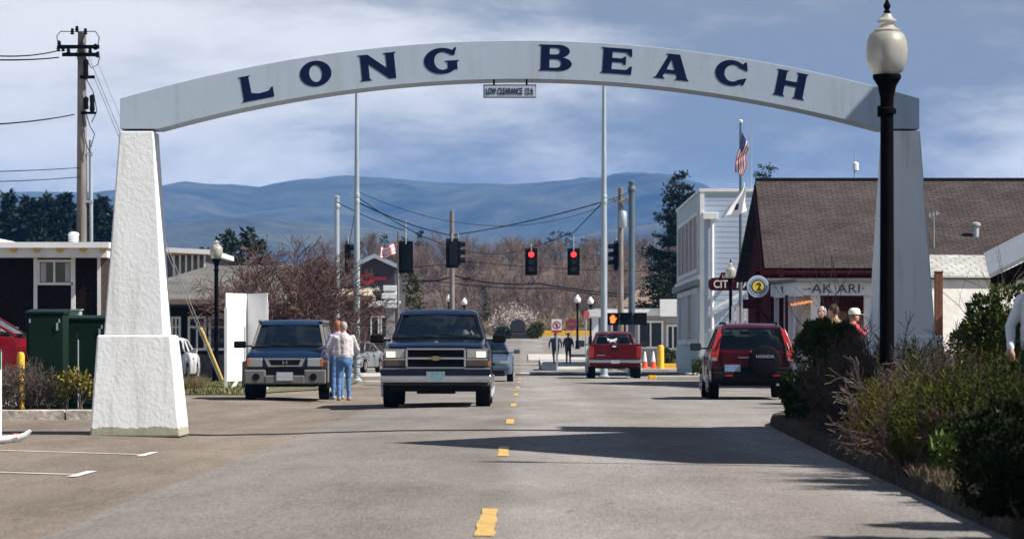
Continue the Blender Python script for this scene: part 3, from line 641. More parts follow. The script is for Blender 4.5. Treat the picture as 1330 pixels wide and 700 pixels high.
MB().box(rx0 - .1, rx1, eave_y - .06, eave_y - .004, Z(360, 96.6), ze - .14).build('fascia', M_MAROON, ak)
MB().hexa([(rx0 - .16, eave_y, ze - .42), (rx0 - .04, eave_y, ze - .42), (rx0 + .10, ridge_y, zr - .5), (rx0, ridge_y, zr - .5), (rx0 - .16, eave_y, ze - .17), (rx0 - .04, eave_y, ze - .17), (rx0 + .10, ridge_y, zr - .18), (rx0, ridge_y, zr - .18)]).build('bargeboard', M_MAROON, ak)
MB().box(rx0 + .3, rx1, 96.9, 97.18, 2.2, ze - .2).build('soffit_wall', M_DARKRED, ak)
# roof furniture: vents, a patch of newer shingles, gutter
for vx, vt in ((13.2, .35), (17.6, .55), (22.5, .4)):
    yv = eave_y + (ridge_y - eave_y) * vt; zv = ze + (zr - ze) * vt
    MB().lathe([(.09, -.1), (.09, .28), (.14, .29), (.14, .36), (.04, .4)], (vx, yv, zv), 10).build('roof_vent', M_GALV, ak, smooth=40)
MB().box(rx0 - .1, rx1, eave_y - .15, eave_y - .062, ze - .2, ze - .09).build('gutter', M_MAROON, ak, bevel=.02)
# shopfront projecting under the eave
fy = 92.0; ft, fb_ = Z(366, fy), Z(383.5, fy)
c0 = Vector((X(1001, 95.8), 95.8)); c1 = Vector((X(1037, fy), fy)); c2 = Vector((X(1168, fy), fy))
M_FASCIA = mat('weathered_white_fascia', (.60, .64, .70), .6, var=.12, vs=3, fine=.08)
def wallseg(mb, a, b, z0, z1, th):
    d = (b - a).normalized(); n_ = Vector((-d.y, d.x)) * th; mb.hexa([(a.x, a.y, z0), (b.x, b.y, z0), (b.x + n_.x, b.y + n_.y, z0), (a.x + n_.x, a.y + n_.y, z0), (a.x, a.y, z1), (b.x, b.y, z1), (b.x + n_.x, b.y + n_.y, z1), (a.x + n_.x, a.y + n_.y, z1)])
mb = MB(); wallseg(mb, c0, c1 - Vector((.003, 0)), fb_ - .02, ft, .15); mb.build('canted_fascia', M_FASCIA, ak)
mb = MB(); wallseg(mb, c1, c2, fb_, ft, .15); fas = mb.build('sign_fascia', M_FASCIA, ak)
mb = MB(); mb.add([(c0.x - .15, c0.y - .1, ft + .005), (c1.x - .08, c1.y - .22, ft + .005), (c2.x, c2.y - .22, ft + .005), (c2.x, 97, ft + .12), (c0.x - .15, 97, ft + .12), (c0.x - .15, c0.y - .1, ft + .09), (c1.x - .08, c1.y - .22, ft + .09), (c2.x, c2.y - .22, ft + .09), (c2.x, 97, ft + .2), (c0.x - .15, 97, ft + .2)], [(4, 3, 2, 1, 0), (5, 6, 7, 8, 9), (0, 1, 6, 5), (1, 2, 7, 6), (2, 3, 8, 7), (3, 4, 9, 8), (4, 0, 5, 9)])
mb.build('canopy_roof', mat('grey_roofing', (.12, .12, .12), .8, var=.2), ak)
# flared AKARI lettering
M_DLET = mat('dark_sign_lettering', (.03, .05, .07), .5)
lt = thing_letters = None
link_mesh('lettering', text_mesh('·AK ARI·', M_DLET, X(1122, fy) - X(1050, fy), .235, .006), fas, (X(1086, fy), fy - .012, (ft + fb_) / 2))
MB().box(X(1042, fy), X(1056, fy), fy - .008, fy - .003, (ft + fb_) / 2 - .03, (ft + fb_) / 2 - .015).build('sign_rule', M_DLET, ak)
MB().hexa([Vector((X(1016, 94.2), 94.1, ft - .28)), Vector((X(1018, 94.2), 94.0, ft - .28)), Vector((X(1018, 94.2), 94.12, ft - .28)), Vector((X(1016, 94.2), 94.2, ft - .28)), Vector((X(1014, 94.2), 94.1, ft - .1)), Vector((X(1020, 94.2), 93.9, ft - .08)), Vector((X(1020, 94.2), 94.1, ft - .08)), Vector((X(1014, 94.2), 94.25, ft - .1))]).build('sign_mark', M_DLET, ak)
# walls, posts and doors under the canopy
d0 = Vector((X(1004, 96.4), 96.4)); d1 = Vector((X(1040, 92.9), 92.9)); d2 = Vector((X(1170, 93.2), 93.2))
M_CREAMW = mat('cream_wall', (.50, .46, .42), .7, var=.1)
mb = MB(); wallseg(mb, d0, d1, -.02, fb_ + .05, .12); mb.build('side_wall', mat('pale_violet_wall', (.42, .40, .46), .7, var=.1), ak)
for t in (.12, .34, .56, .8):
    p = d0.lerp(d1, t); MB().box(p.x - .05, p.x + .05, p.y - .12, p.y - .02, -.01, fb_ + .02).build('wall_batten', M_TRIM, ak)
mb = MB(); wallseg(mb, Vector((d1.x + .003, d1.y)), d2, -.02, fb_ + .05, .12); mb.build('front_wall', M_CREAMW, ak)
MB().box(X(1060, 92.85), c2.x, 92.72, 92.88, fb_ - .42, fb_ - .02).build('transom', M_DARKRED, ak)
for px in (1059, 1128): MB().box(X(px - 6, 92.3), X(px + 6, 92.3), 92.2, 92.42, -.01, fb_ + .02).build('post', M_TRIM, ak)
for i, px in enumerate((1092, 1102, 1112, 1121)):
    x = X(px, 92.9); MB().box(x - .03, x + .15, 92.8, 92.9, .1, fb_ - .45).build('door_leaf', [M_CEDAR, M_WGLASS, M_CEDAR, M_WGLASS][i], ak)
MB().box(X(1003, 95.5) - .05, X(1003, 95.5) + .05, 95.45, 95.55, -.01, fb_ + .02).build('post', M_MAROON, ak)
MB().box(X(1023, 92.6) - .04, X(1023, 92.6) + .04, 92.9, 92.98, -.01, fb_ + .02).build('post', M_MAROON, ak)
# orange lights on the canted side
sl_ = thing('string_lights', 'string of small orange lights under the canted shopfront fascia', 'string lights', (0, 0, 0))
pa = P(1027, 394, 93.2); pb = P(1055, 389, 91.9); MB().path([pa, pa.lerp(pb, .5) + Vector((0, 0, -.03)), pb], .012).build('cord', M_CABLE, sl_)
M_BULB = mat('orange_bulb', (.7, .3, .1), .4, emis=(1, .35, .1), es=.5)
bm_ = MB().ell((0, 0, 0), (.03, .03, .04), 8, 6).mesh('bulb', M_BULB)
for i in range(12): link_mesh('bulb', bm_, sl_, pa.lerp(pb, (i + .5) / 12) + Vector((0, -.02, -.03 - .02 * (i % 2))))
# roof aerials
def aerial(label, px, py0, py1, d, kind):
    t = thing('roof_aerial', label, 'aerial', (X(px, d), d, Z(py0, d))); h = Z(py1, d) - Z(py0, d)
    MB().tube((0, 0, 0), (0, 0, h), .022, .012, 6).build('mast', M_GALV, t)
    if kind == 1: MB().lathe([(.03, 0), (.09, .03), (.09, .25), (.03, .28)], (.03, 0, h * .28), 10).build('antenna_head', M_WHITE, t)
    if kind == 2:
        for i in range(3): MB().box(-.14 + .1 * i, -.09 + .1 * i, -.02, .02, h - .15 + .03 * i, h - .02 + .03 * i).build('vane', M_GALV, t)
        MB().tube((-.16, 0, h - .08), (.16, 0, h - .03), .012).build('boom', M_GALV, t)
    return t
aerial('thin roof mast with a white capped head on the brown ridge', 1110, 234, 193, 103, 1)
aerial('small aerial with vanes rising from the front of the brown roof', 1213, 330, 276, 98.0, 2)
aerial('tall slim white whip aerial behind the flagpole', 976, 250, 150, 133.5, 0)
# round sign with a numeral on a maroon bracket
rs = thing('round_sign', 'round pale blue ringed sign with black numeral on yellow centre', 'sign', (X(984.5, 95), 95, Z(372, 95)))
def disc(r, y0, y1, n=36): return MB().prism([(r * math.cos(2 * math.pi * i / n), r * math.sin(2 * math.pi * i / n)) for i in range(n)], 'y', y0, y1)
disc(.325, -.03, .03).build('rim', M_NAVY, rs); disc(.31, -.034, -.029).build('outer_ring', M_SIGNBLUE, rs)
disc(.255, -.038, -.033).build('text_ring', mat('sign_mid_blue', (.12, .22, .34), .5, var=.1), rs)
disc(.185, -.042, -.037).build('inner_ring', M_NAVY, rs); disc(.158, -.046, -.041).build('centre', mat('sign_yellow', (.72, .55, .06), .5, var=.1), rs)
link_mesh('numeral', text_mesh('2', M_BLACK, None, .21, .004, bold=.02), rs, (.03, -.052, 0))
for i in range(26):
    a = 2 * math.pi * i / 26
    if i % 13 in (0,): continue
    o = MB().box(-.012, .012, -.042, -.039, -.022, .022).build('ring_mark', M_SIGNBLUE, rs); o.location = (.22 * math.cos(a), 0, .22 * math.sin(a)); o.rotation_euler.y = -a + math.pi / 2
MB().box(-.07, .07, .031, .12, -1.25, .42).build('bracket_post', M_MAROON, rs)
MB().box(-.1, .7, .031, .1, .34, .46).build('bracket_arm', M_MAROON, rs)
MB().box(-.42, .1, .04, .1, -.62, -.36).build('name_plate', M_MAROON, rs)
MB().tube((-.05, .07, -.5), (.62, .07, -1.35), .05, n=4).build('brace', M_MAROON, rs)
MB().box(.60, .74, .03, .13, -Z(372, 95), .5).build('post', M_MAROON, rs)
# picket fence between
pf = thing('picket_fence', 'pale vertical board fence between the white hall and restaurant', 'fence', (0, 0, 0))
me = MB().box(-.05, .05, -.015, .015, 0, Z(402, 112)).mesh('picket', mat('pale_picket', (.52, .48, .50), .7, var=.12))
x = X(952, 112)
while x < X(998, 112): link_mesh('picket', me, pf, (x, 112, -.01 + .13)); x += .16
for z in (.6, 1.9): MB().box(X(952, 112) - .1, X(998, 112) + .1, 112.016, 112.07, z, z + .1).build('rail', M_TRIM, pf)
# --- white cottage wall and posts on the right, turned to the sun
wc = thing('white_cottage', 'small white stucco outbuilding with pale shingle roof', 'building', (X(1209, 64), 64, 0), R(16))
mb = MB().box(0, 7.0, 0, 2.4, -.02, Z(357, 64)); mb.build('wall', mat('warm_white_stucco', (.74, .72, .68), .8, var=.1, vs=4, bump=.5, bs=9, fine=.06), wc)
shingle_roof('roof', [(-.1, -.07, Z(357, 64) - .02), (7.3, -.07, Z(357, 64) - .02), (7.3, 1.3, Z(330, 65)), (-.1, 1.3, Z(330, 65))], .07, M_ROOFL, wc)
shingle_roof('roof', [(7.3, 2.75, Z(357, 64) - .02), (-.1, 2.75, Z(357, 64) - .02), (-.1, 1.3, Z(330, 65)), (7.3, 1.3, Z(330, 65))], .07, M_ROOFL, wc)
MB().box(-.1, 7.28, -.10, -.072, Z(360, 64), Z(357, 64) - .03).build('gutter', M_TRIM, wc)
for px, lab in ((1219, 'red cedar post standing by the white outbuilding corner'), (1293.5, 'red cedar post half hidden by the broad leaved shrub')):
    t = thing('cedar_post', lab, 'post', (X(px, 58), 58, 0)); MB().box(-.068, .068, -.068, .068, -.02, Z(354, 58)).build('post', M_CEDAR, t, bevel=.008); MB().box(-.075, .075, -.075, .075, Z(354, 58), Z(352, 58)).build('cap', M_CEDAR, t, bevel=.005)
# grey sloped porch roof at far right
pr = thing('porch', 'porch with grey metal roof sloping beside the white outbuilding', 'porch', (0, 0, 0))
a, b = P(1284, 357, 56), P(1352, 322, 56)
MB().slab([a, b, b + Vector((.6, 5, .5)), a + Vector((.6, 5, .5))], .06).build('roof', mat('metal_roof', (.36, .38, .40), .45, metal=.4, var=.12), pr)
a2, b2 = P(1288, 361, 56.1), P(1352, 330, 56.1)
MB().hexa([a2 + Vector((0, 0, -.25)), b2 + Vector((0, 0, -.25)), b2 + Vector((0, .15, -.25)), a2 + Vector((0, .15, -.25)), a2, b2, b2 + Vector((0, .15, 0)), a2 + Vector((0, .15, 0))]).build('fascia', M_BROWNWALL, pr)
for dx_ in (0.75, 2.6): MB().box(a.x + dx_, a.x + dx_ + .1, 57, 57.1, -.01, a.z + dx_ * .5 - .05).build('post', M_CEDAR, pr)
# --- low grey building and tan roof beyond the junction on the right
gb = thing('corner_shop', 'low grey shop with white fascia across the junction', 'building', (0, 0, 0))
d = 172; g0, g1 = X(774, d), X(980, d)
MB().box(g0 + .3, g1, d, d + 11, -.02, Z(409, d)).build('wall', M_GREYWALL, gb)
MB().box(g0 - .2, g1 + .1, d - .9, d + 11.2, Z(410, d), Z(402, d)).build('fascia', M_WHITE, gb)
MB().box(g0 - .1, g1, d - .8, d + 11, Z(402, d) + .003, Z(400.5, d)).build('roof_edge', mat('roof_edge_green', (.20, .27, .24), .6, var=.1), gb)
MB().box(X(857, d - 1), X(884, d - 1), d - 1.3, d - .95, Z(411, d), Z(389, d)).build('parapet_block', M_WHITE, gb)
for p0, p1, q0, q1 in ((831, 859, 419, 450), (868, 880, 424, 452), (796, 813, 420, 440)):
    window(gb, X(p0, d), X(p1, d), Z(q1, d), Z(q0, d), d, mull=(.5,), frame=.1)
MB().box(X(769, d - 8), X(777, d - 8), d - 8.2, d - 7.9, -.01, Z(411, d - 8)).build('column', M_WHITE, gb)
MB().box(X(764, d - 8), X(786, d - 8), d - 8.4, d - .95, Z(411, d - 8), Z(402, d - 8)).build('canopy', M_TRIM, gb)
tr = thing('brown_roof_house', 'house with broad tan brown roof behind the grey shop', 'building', (0, 0, 0))
d = 196; 
MB().box(X(800, d), X(960, d), d + 1, d + 11, gz(d) - .1, Z(398, d)).build('wall', M_GREYWALL, tr)
shingle_roof('roof', [(X(799, d), d, Z(399, d)), (X(975, d), d, Z(399, d)), (X(975, d + 6), d + 6, Z(346, d + 6)), (X(866, d + 6), d + 6, Z(346, d + 6))], .15, M_ROOFBG, tr)
shingle_roof('roof', [(X(975, d + 12), d + 12, Z(399, d)), (X(799, d), d + 12, Z(399, d)), (X(866, d + 6), d + 6, Z(346, d + 6)), (X(975, d + 6), d + 6, Z(346, d + 6))], .15, M_ROOFBG, tr)
MB().add([(X(799, d), d, Z(399, d)), (X(866, d + 6), d + 6, Z(346, d + 6)), (X(799, d), d + 12, Z(399, d)), (X(799, d) + .1, d + .1, Z(400, d)), (X(866, d + 6) + .1, d + 6, Z(348, d + 6)), (X(799, d) + .1, d + 11.9, Z(400, d))], [(0, 1, 2), (5, 4, 3), (0, 3, 4, 1), (1, 4, 5, 2), (2, 5, 3, 0)]).build('hip', M_ROOFBG, tr)
# --- left: dark brown building with white trim and ochre rafter tails
lb = thing('brown_house', 'dark brown flat roofed house with white trim and ochre rafter ends', 'building', (0, 0, 0))
d = 80; l0, l1 = X(-150, d), X(141, d); zt_ = Z(335, d)
MB().box(l0, l1 - .15, d, d + 9, -.02, zt_).build('wall', M_BROWNWALL, lb)
MB().box(l0, l1 + .02, d - .5, d + 9.3, zt_, Z(323, d)).build('fascia', M_TRIM, lb)
MB().box(l0, l1 + .08, d - .62, d + 9.4, Z(323, d) + .003, Z(315.5, d)).build('roof_edge', M_WHITE, lb)
MB().hexa([(l0, d - .3, Z(315, d)), (X(3, d), d - .3, Z(315, d)), (X(3, d), d + 8, Z(315, d)), (l0, d + 8, Z(315, d)), (l0, d - .3, Z(305, d)), (X(-20, d), d - .3, Z(306, d)), (X(-20, d), d + 8, Z(306, d)), (l0, d + 8, Z(305, d))]).build('upper_roof', M_WHITE, lb)
me = MB().prism([(-.09, 0), (.09, 0), (.07, -.07), (0, -.10), (-.07, -.07)], 'y', -.08, 0).mesh('rafter_end', M_OCHRE)
for px in (-10, 18, 48, 78, 108, 134): link_mesh('rafter_end', me, lb, (X(px, d - .5), d - .505, Z(322.6, d - .5)))
for px, w in ((46.5, 2.4), (95.5, 2.6), (129, 2.2)): MB().box(X(px - w, d), X(px + w, d), d - .07, d - .003, -.01, zt_ - .003).build('trim_board', M_TRIM, lb)
window(lb, X(52, d), X(92, d), Z(367, d), Z(340.5, d), d, mull=(.47,), frame=.06, gm=M_WGLASS)
for a_, b_ in ((53, 60), (85, 91)): MB().box(X(a_, d), X(b_, d), d - .02, d - .017, Z(366, d), Z(341.5, d)).build('curtain', M_BLIND, lb)
MB().box(X(51, d), X(93, d), d - .045, d - .004, Z(401, d), Z(369.8, d)).build('lower_panel', M_BROWNWALL, lb)
MB().box(X(131.5, d), X(141, d), d - .05, d - .004, -.01, zt_ - .003).build('side_panel', mat('brown_shingle_panel', (.10, .075, .065), .85, var=.35, vs=14, stretch=(1, 1, 2)), lb)
MB().lathe([(.14, 0), (.14, .08), (.10, .09), (.14, .12), (.10, .15), (.14, .18), (.10, .21), (.14, .24), (.12, .3), (.04, .33)], (X(95.5, d + 2), d + 2, Z(315.4, d)), 14).build('roof_vent', M_TRIM, lb)
# upper pavilion behind
ub = thing('clerestory_house', 'pale flat roofed upper storey with row of tall windows and ochre soffit', 'building', (0, 0, 0))
d = 140; u0, u1 = X(150, d), X(277, d)
MB().box(u0, X(268, d), d, d + 10, -.02, Z(331, d)).build('wall', mat('slate_wall', (.09, .10, .115), .8, var=.12), ub)
MB().box(u0, u1 - .3, d - .35, d + 10, Z(331, d), Z(325, d)).build('soffit', M_OCHRE, ub)
MB().hexa([(u0, d - .7, Z(325, d)), (u1, d - .7, Z(331, d)), (u1, d + 10, Z(331, d)), (u0, d + 10, Z(325, d)), (u0, d - .7, Z(318.5, d)), (u1, d - .7, Z(325, d)), (u1, d + 10, Z(325, d)), (u0, d + 10, Z(318.5, d))]).build('roof', M_WHITE, ub)
for px in range(226, 268, 8): MB().box(X(px - 1.2, d), X(px + 1.2, d), d - .1, d - .003, Z(362, d), Z(331.5, d)).build('mullion', M_TRIM, ub)
for px in range(230, 264, 8): MB().box(X(px - 2.3, d), X(px + 2.3, d), d - .05, d - .004, Z(358, d), Z(338, d)).build('pane', M_WGLASS, ub)
MB().box(X(216, d), X(268, d), d - .09, d - .004, Z(364, d), Z(362.2, d)).build('sill', M_TRIM, ub)
# grey hip roofed house with white windows
gh2 = thing('grey_roof_house', 'dark house with grey hipped roof and white framed windows behind the lawn', 'building', (0, 0, 0))
d = 117; w0, w1 = X(150, d), X(352, d)
MB().box(w0, w1, d, d + 12, -.02, Z(398, d)).build('wall', M_BROWNWALL, gh2)
MB().box(w0, w1 + .02, d - .05, d - .003, -.01, Z(460, d)).build('stone_base', mat('stone_base', (.07, .062, .058), .9, var=.5, vs=7, bump=.6, bs=7), gh2)
shingle_roof('roof', [(X(120, d), d - .8, Z(391, d)), (w1 + .7, d - .8, Z(391, d)), (X(352, d + 6), d + 6, Z(345, d + 6)), (X(272, d + 6), d + 6, Z(345, d + 6))], .14, M_ROOFG, gh2)
shingle_roof('roof', [(w1 + .7, d + 12.8, Z(391, d)), (X(120, d), d + 12.8, Z(391, d)), (X(272, d + 6), d + 6, Z(345, d + 6)), (X(352, d + 6), d + 6, Z(345, d + 6))], .14, M_ROOFG, gh2)
shingle_roof('roof', [(X(120, d), d + 12.8, Z(391, d)), (X(120, d), d - .8, Z(391, d)), (X(272, d + 6), d + 5.9, Z(345, d + 6) - .02), (X(272, d + 6), d + 6.1, Z(345, d + 6) - .02)], .14, M_ROOFG, gh2)
MB().box(X(120, d), w1 + .75, d - .92, d - .805, Z(395.5, d), Z(389, d)).build('gutter', mat('brown_gutter', (.16, .12, .10), .6, var=.1), gh2)
for p0, p1 in ((247, 265), (274, 292), (225, 232)):
    window(gh2, X(p0, d), X(p1, d), Z(452, d), Z(414, d), d, mull=(.5,), bars=(.72,), frame=.08)
# bank with key sign, gable and tan canopy
kb = thing('bank', 'bank with blue grey gable and red key emblem behind bare tree', 'building', (0, 0, 0))
d = 176; kx0, kx1 = X(410, d), X(516, d); kc = X(487, d); kz = gz(d)
MB().box(kx0, kx1, d, d + 12, -.05, Z(378, d)).build('wall', mat('charcoal_wall', (.035, .033, .036), .8, var=.15), kb)
M_NAVYW = mat('navy_sign_wall', (.018, .018, .028), .6, var=.1)
MB().prism([(X(462, d), Z(378, d)), (X(513, d), Z(378, d)), (X(513, d), Z(347, d)), (kc, Z(337, d)), (X(462, d), Z(347, d))], 'y', d - .5, d + 10).build('gable', M_NAVYW, kb)
for a_, b_ in (((X(457, d), Z(349.5, d)), (kc, Z(335.5, d))), ((kc, Z(335.5, d)), (X(518, d), Z(349.5, d)))):
    MB().hexa([(a_[0], d - .75, a_[1]), (b_[0], d - .75, b_[1]), (b_[0], d + 10.2, b_[1]), (a_[0], d + 10.2, a_[1]), (a_[0], d - .75, a_[1] + .22), (b_[0], d - .75, b_[1] + .22), (b_[0], d + 10.2, b_[1] + .22), (a_[0], d + 10.2, a_[1] + .22)]).build('roof', mat('blue_grey_roof', (.30, .36, .42), .5, var=.1), kb)
ring = arc(0, 0, .40, .30, 0, 360, 28)[:-1]; hole = arc(-.06, 0, .19, .13, 360, 0, 20)[:-1]
M_KEY = mat('key_red', (.30, .012, .015), .4, var=.05)
link_mesh('key_emblem', poly_mesh([ring, hole], .03, M_KEY), kb, (X(478, d), d - .53, Z(362, d)))
MB().box(X(478, d) + .38, X(478, d) + 1.0, d - .56, d - .505, Z(362, d) - .1, Z(362, d) + .1).build('key_emblem', M_KEY, kb)
link_mesh('lettering', text_mesh('KeyBank', M_WHITE, 1.15, .3, .02, bold=.015), kb, (X(480, d), d - .53, Z(376, d)))
MB().box(X(405, d), X(484, d - 4), d - 5, d - .505, Z(391, d), Z(386, d)).build('canopy_fascia', mat('tan_fascia', (.20, .14, .10), .8, var=.15), kb)
MB().hexa([(X(405, d), d - 5, Z(386, d) + .003), (X(484, d - 4), d - 5, Z(386, d) + .003), (X(484, d - 4), d - .51, Z(386, d) + .003), (X(405, d), d - .51, Z(386, d) + .003), (X(415, d), d - 4, Z(377, d)), (X(478, d - 4), d - 4, Z(377, d)), (X(478, d - 4), d - .51, Z(377, d)), (X(415, d), d - .51, Z(377, d))]).build('canopy_roof', mat('tan_canopy', (.36, .29, .22), .8, var=.12), kb)
MB().box(X(478, d - 2), X(512, d - 2), d - 2.2, d - .51, Z(399, d), Z(391.5, d)).build('fascia', M_WHITE, kb)
for p0, p1 in ((483, 491), (496, 510)): window(kb, X(p0, d), X(p1, d), Z(438, d), Z(412, d), d, frame=.07)
MB().box(X(412, d - 4), X(420, d - 4), d - 4.9, d - 4.6, -.01, Z(391, d)).build('column', mat('brown_column', (.09, .06, .05), .8), kb)
# white stacked pylon (tiers) in front of the bank
py_ = thing('tiered_pylon', 'white pylon of stacked flat tiers in front of the bank', 'sign', (X(507, 160), 160, 0))
s = 160 / FPX
MB().box(-.2, .2, -.15, .15, 0, Z(400, 160)).build('post', M_GREYWALL, py_)
for q0, q1, p0, p1 in ((378, 371, 498, 516), (388, 381, 496, 517), (394, 391, 494, 520), (400, 395, 503, 517)):
    MB().box(X(p0, 160) - X(507, 160), X(p1, 160) - X(507, 160), -.35, .35, Z(q0, 160), Z(q1, 160)).build('tier', M_WHITE, py_, bevel=.02)
MB().box(-.3, .3, -.2, .2, Z(400, 160), Z(371.1, 160)).build('core', M_TRIM, py_)
# ---------------------------------------------------------------- street furniture
def lamp(loc, hc, label, scale=1.0, group=None, gm=None):
    """acorn globe lamp; hc = height of globe centre above base"""
    t = thing('street_lamp', label, 'street lamp', loc, group=group); s = scale; zc = hc
    prof = [(.17, 0), (.17, .06), (.13, .10), (.115, .5), (.10, .55), (.075, .62), (.068, .7), (.060, zc - .62), (.060, zc - .60), (.085, zc - .59), (.085, zc - .55), (.06, zc - .53), (.062, zc - .45), (.085, zc - .34), (.115, zc - .29), (.13, zc - .27), (.13, zc - .235), (.10, zc - .232)]
    MB().lathe([(r * s, z) for r, z in prof], n=16).build('post', M_BLACK, t, smooth=40)
    g = [(.105, -.232), (.15, -.20), (.185, -.10), (.190, 0), (.182, .07), (.155, .135), (.118, .158)]
    gl = MB().lathe([(r * s, zc + z) for r, z in g], n=24).build('globe', gm or M_GLOBE, t, smooth=60)
    MB().lathe([(.05, zc - .23), (.05, zc - .1), (.03, zc - .06), (.045, zc), (.03, zc + .06), (.01, zc + .07)], n=10).build('bulb_socket', M_GREYWALL, gl, smooth=40)
    c = [(.122, .160), (.125, .172), (.075, .20), (.062, .215), (.064, .235), (.088, .25), (.088, .262), (.055, .285), (.042, .315), (.02, .325)]
    MB().lathe([(r * s, zc + z) for r, z in c], n=20).build('globe_cap', gm or M_GLOBE, gl, smooth=40)
    f = [(.024, .326), (.034, .34), (.018, .356), (.03, .378), (.034, .395), (.022, .42), (.008, .455)]
    MB().lathe([(r * s, zc + z) for r, z in f], n=12).build('finial', M_BLACK, gl, smooth=50)
    return t
l1_ = lamp((X(1152, 31), 31, .12), Z(64, 31) - .12, 'tall black lamp post with acorn globe standing in the planted bed')
MB().box(-.085, -.055, -.03, .03, Z(152, 31) - .12, Z(138, 31) - .12).build('photocell_box', M_BLACK, l1_)
lamp((X(281, 101), 101, .04), Z(326, 101) - .04, 'black lamp post with acorn globe on the lawn by the grey roofed house')
lamp((X(949, 122), 122, .13), Z(353, 122) - .13, 'black lamp post with acorn globe in front of the city hall sign')
for px, py, d in ((750, 389, 226), (767, 391, 244), (603, 392, 262), (583, 388, 250)):
    lamp((X(px, d), d, gz(d)), Z(py, d) - gz(d), 'far dark green lamp post with white globe beyond the junction', group='lamp posts beyond the junction', gm=M_GLOBEF, scale=1.15)
# --- traffic signals
def signal_mesh():
    mb = MB().box(-.2, .2, -.12, .12, -.55, .55)
    return mb
def signal(loc, rz, label, lit=None, group=None, drop=.5, back=True):
    t = thing('traffic_signal', label, 'traffic light', loc, rz, group)
    MB().box(-.175, .175, -.10, .10, -.54, .54).build('housing', M_SIGHOUSE, t, bevel=.02)
    if back: MB().box(-.30, .30, .0, .012, -.66, .66).build('backplate', M_SIGHOUSE, t)
    for i, z in enumerate((.355, 0, -.355)):
        ln = MB().prism([(.14 * math.cos(a * math.pi / 10), z + .14 * math.sin(a * math.pi / 10)) for a in range(20)], 'y', -.125, -.101).build('lens', M_LENSRED if lit == i else M_LENSOFF, t)
        rr = [[(.165 * math.cos(math.pi * (-.1 + 1.2 * k / 12)), y, z + .165 * math.sin(math.pi * (-.1 + 1.2 * k / 12))) for k in range(13)] + [(.158 * math.cos(math.pi * (-.1 + 1.2 * (12 - k) / 12)), y, z + .158 * math.sin(math.pi * (-.1 + 1.2 * (12 - k) / 12))) for k in range(13)] for y in (-.101, -.32)]
        MB().loft(rr).build('visor', M_SIGHOUSE, ln)
    if drop: MB().tube((0, 0, .54), (0, 0, .54 + drop), .03).build('hanger', M_GALV, t)
    return t
SD = 166
sR1 = signal(P(690, 340, SD), 0, 'hanging traffic light lit red closest to the wooden pole side', 0, drop=.35)
sR2 = signal(P(745, 340, SD), 0, 'hanging traffic light lit red between the tall steel pole and the other red light', 0, drop=.75)
signal(P(527, 334, 140), R(180), 'traffic light seen from behind hanging beside the small striped flag', drop=1.0)
signal(P(587, 329, 152), R(205), 'traffic light seen from behind in front of the far wooden pole', drop=.35)
signal(P(595, 329, 152.4), R(95), 'traffic light turned sideways in front of the far wooden pole', drop=.35)
signal(P(452, 335, 134), R(80), 'side facing traffic light beside the tall pale pole on the left', drop=.3)
signal(P(800, 332, 150), R(-75), 'side facing traffic light beside the wooden pole near the pickup', drop=.3)
# steel poles
def steel_pole(px, ytop, d, r0, r1, label, m=None, bands=(), cap=True):
    h = Z(ytop, d); t = thing('steel_pole', label, 'pole', (X(px, d), d, 0)); m = m or M_GALV
    MB().lathe([(r0, -.02), (r0 * .97, h * .4), (r1, h)], n=14).build('shaft', m, t, smooth=40)
    MB().lathe([(r0 * 1.7, 0), (r0 * 1.7, .05), (r0 * 1.15, .09), (r0 * 1.1, .3)], n=14).build('base_flange', m, t, smooth=40)
    if cap: MB().lathe([(r1 * 1.2, h), (r1 * 1.2, h + .06), (r1 * .4, h + .1)], n=14).build('cap', m, t, smooth=40)
    for py in bands: z = Z(py, d); r = r0 + (r1 - r0) * z / h; MB().lathe([(r * 1.18, z - .09), (r * 1.3, z - .06), (r * 1.3, z + .06), (r * 1.18, z + .09)], n=14).build('clamp_band', m, t, smooth=40)
    return t
steel_pole(463.5, 116, 112, .105, .055, 'tall pale steel pole rising behind the couple by the parked car', bands=(262, 254))
steel_pole(784.5, 107, 128, .125, .065, 'tall slim steel pole rising above the red pickup', bands=(262, 256), m=M_GALV)
steel_pole(820.5, 238, 131, .135, .12, 'short stout grey blue steel pole carrying the pedestrian signals', bands=(246,), m=M_STEELBLUE)
steel_pole(437.5, 257, 150, .125, .11, 'short stout steel pole beside the bare tree', bands=(268,))
# pedestrian signals on the stout pole
def ped(px, py, d, lit, label, rz=0):
    t = thing('pedestrian_signal', label, 'pedestrian signal', P(px, py, d), rz)
    MB().box(-.24, .24, -.12, .1, -.23, .23).build('housing', M_SIGHOUSE, t, bevel=.02)
    MB().box(-.26, .26, -.2, -.12, .2, .24).build('hood', M_SIGHOUSE, t)
    if lit:
        hand = [(-.09, -.14), (.06, -.14), (.10, -.03), (.15, .04), (.12, .06), (.07, .02), (.07, .14), (.04, .14), (.03, .04), (.02, .17), (-.01, .17), (-.02, .04), (-.04, .15), (-.07, .15), (-.06, .03), (-.10, .1), (-.12, .09), (-.10, -.02)]
        link_mesh('hand_symbol', poly_mesh([hand], .004, M_HAND), t, (0, -.126, 0))
    MB().tube((.2, 0, 0), (.2 + (.35 if lit else 0), 0, 0), .03).build('arm', M_SIGHOUSE, t)
    return t
ped(796, 414.5, 130.6, True, 'pedestrian signal showing a lit orange hand above the red pickup')
ped(813, 414, 130.6, False, 'dark pedestrian signal against the stout grey pole')
ped(832, 414, 130.8, False, 'dark pedestrian signal on the far side of the stout grey pole', R(180))
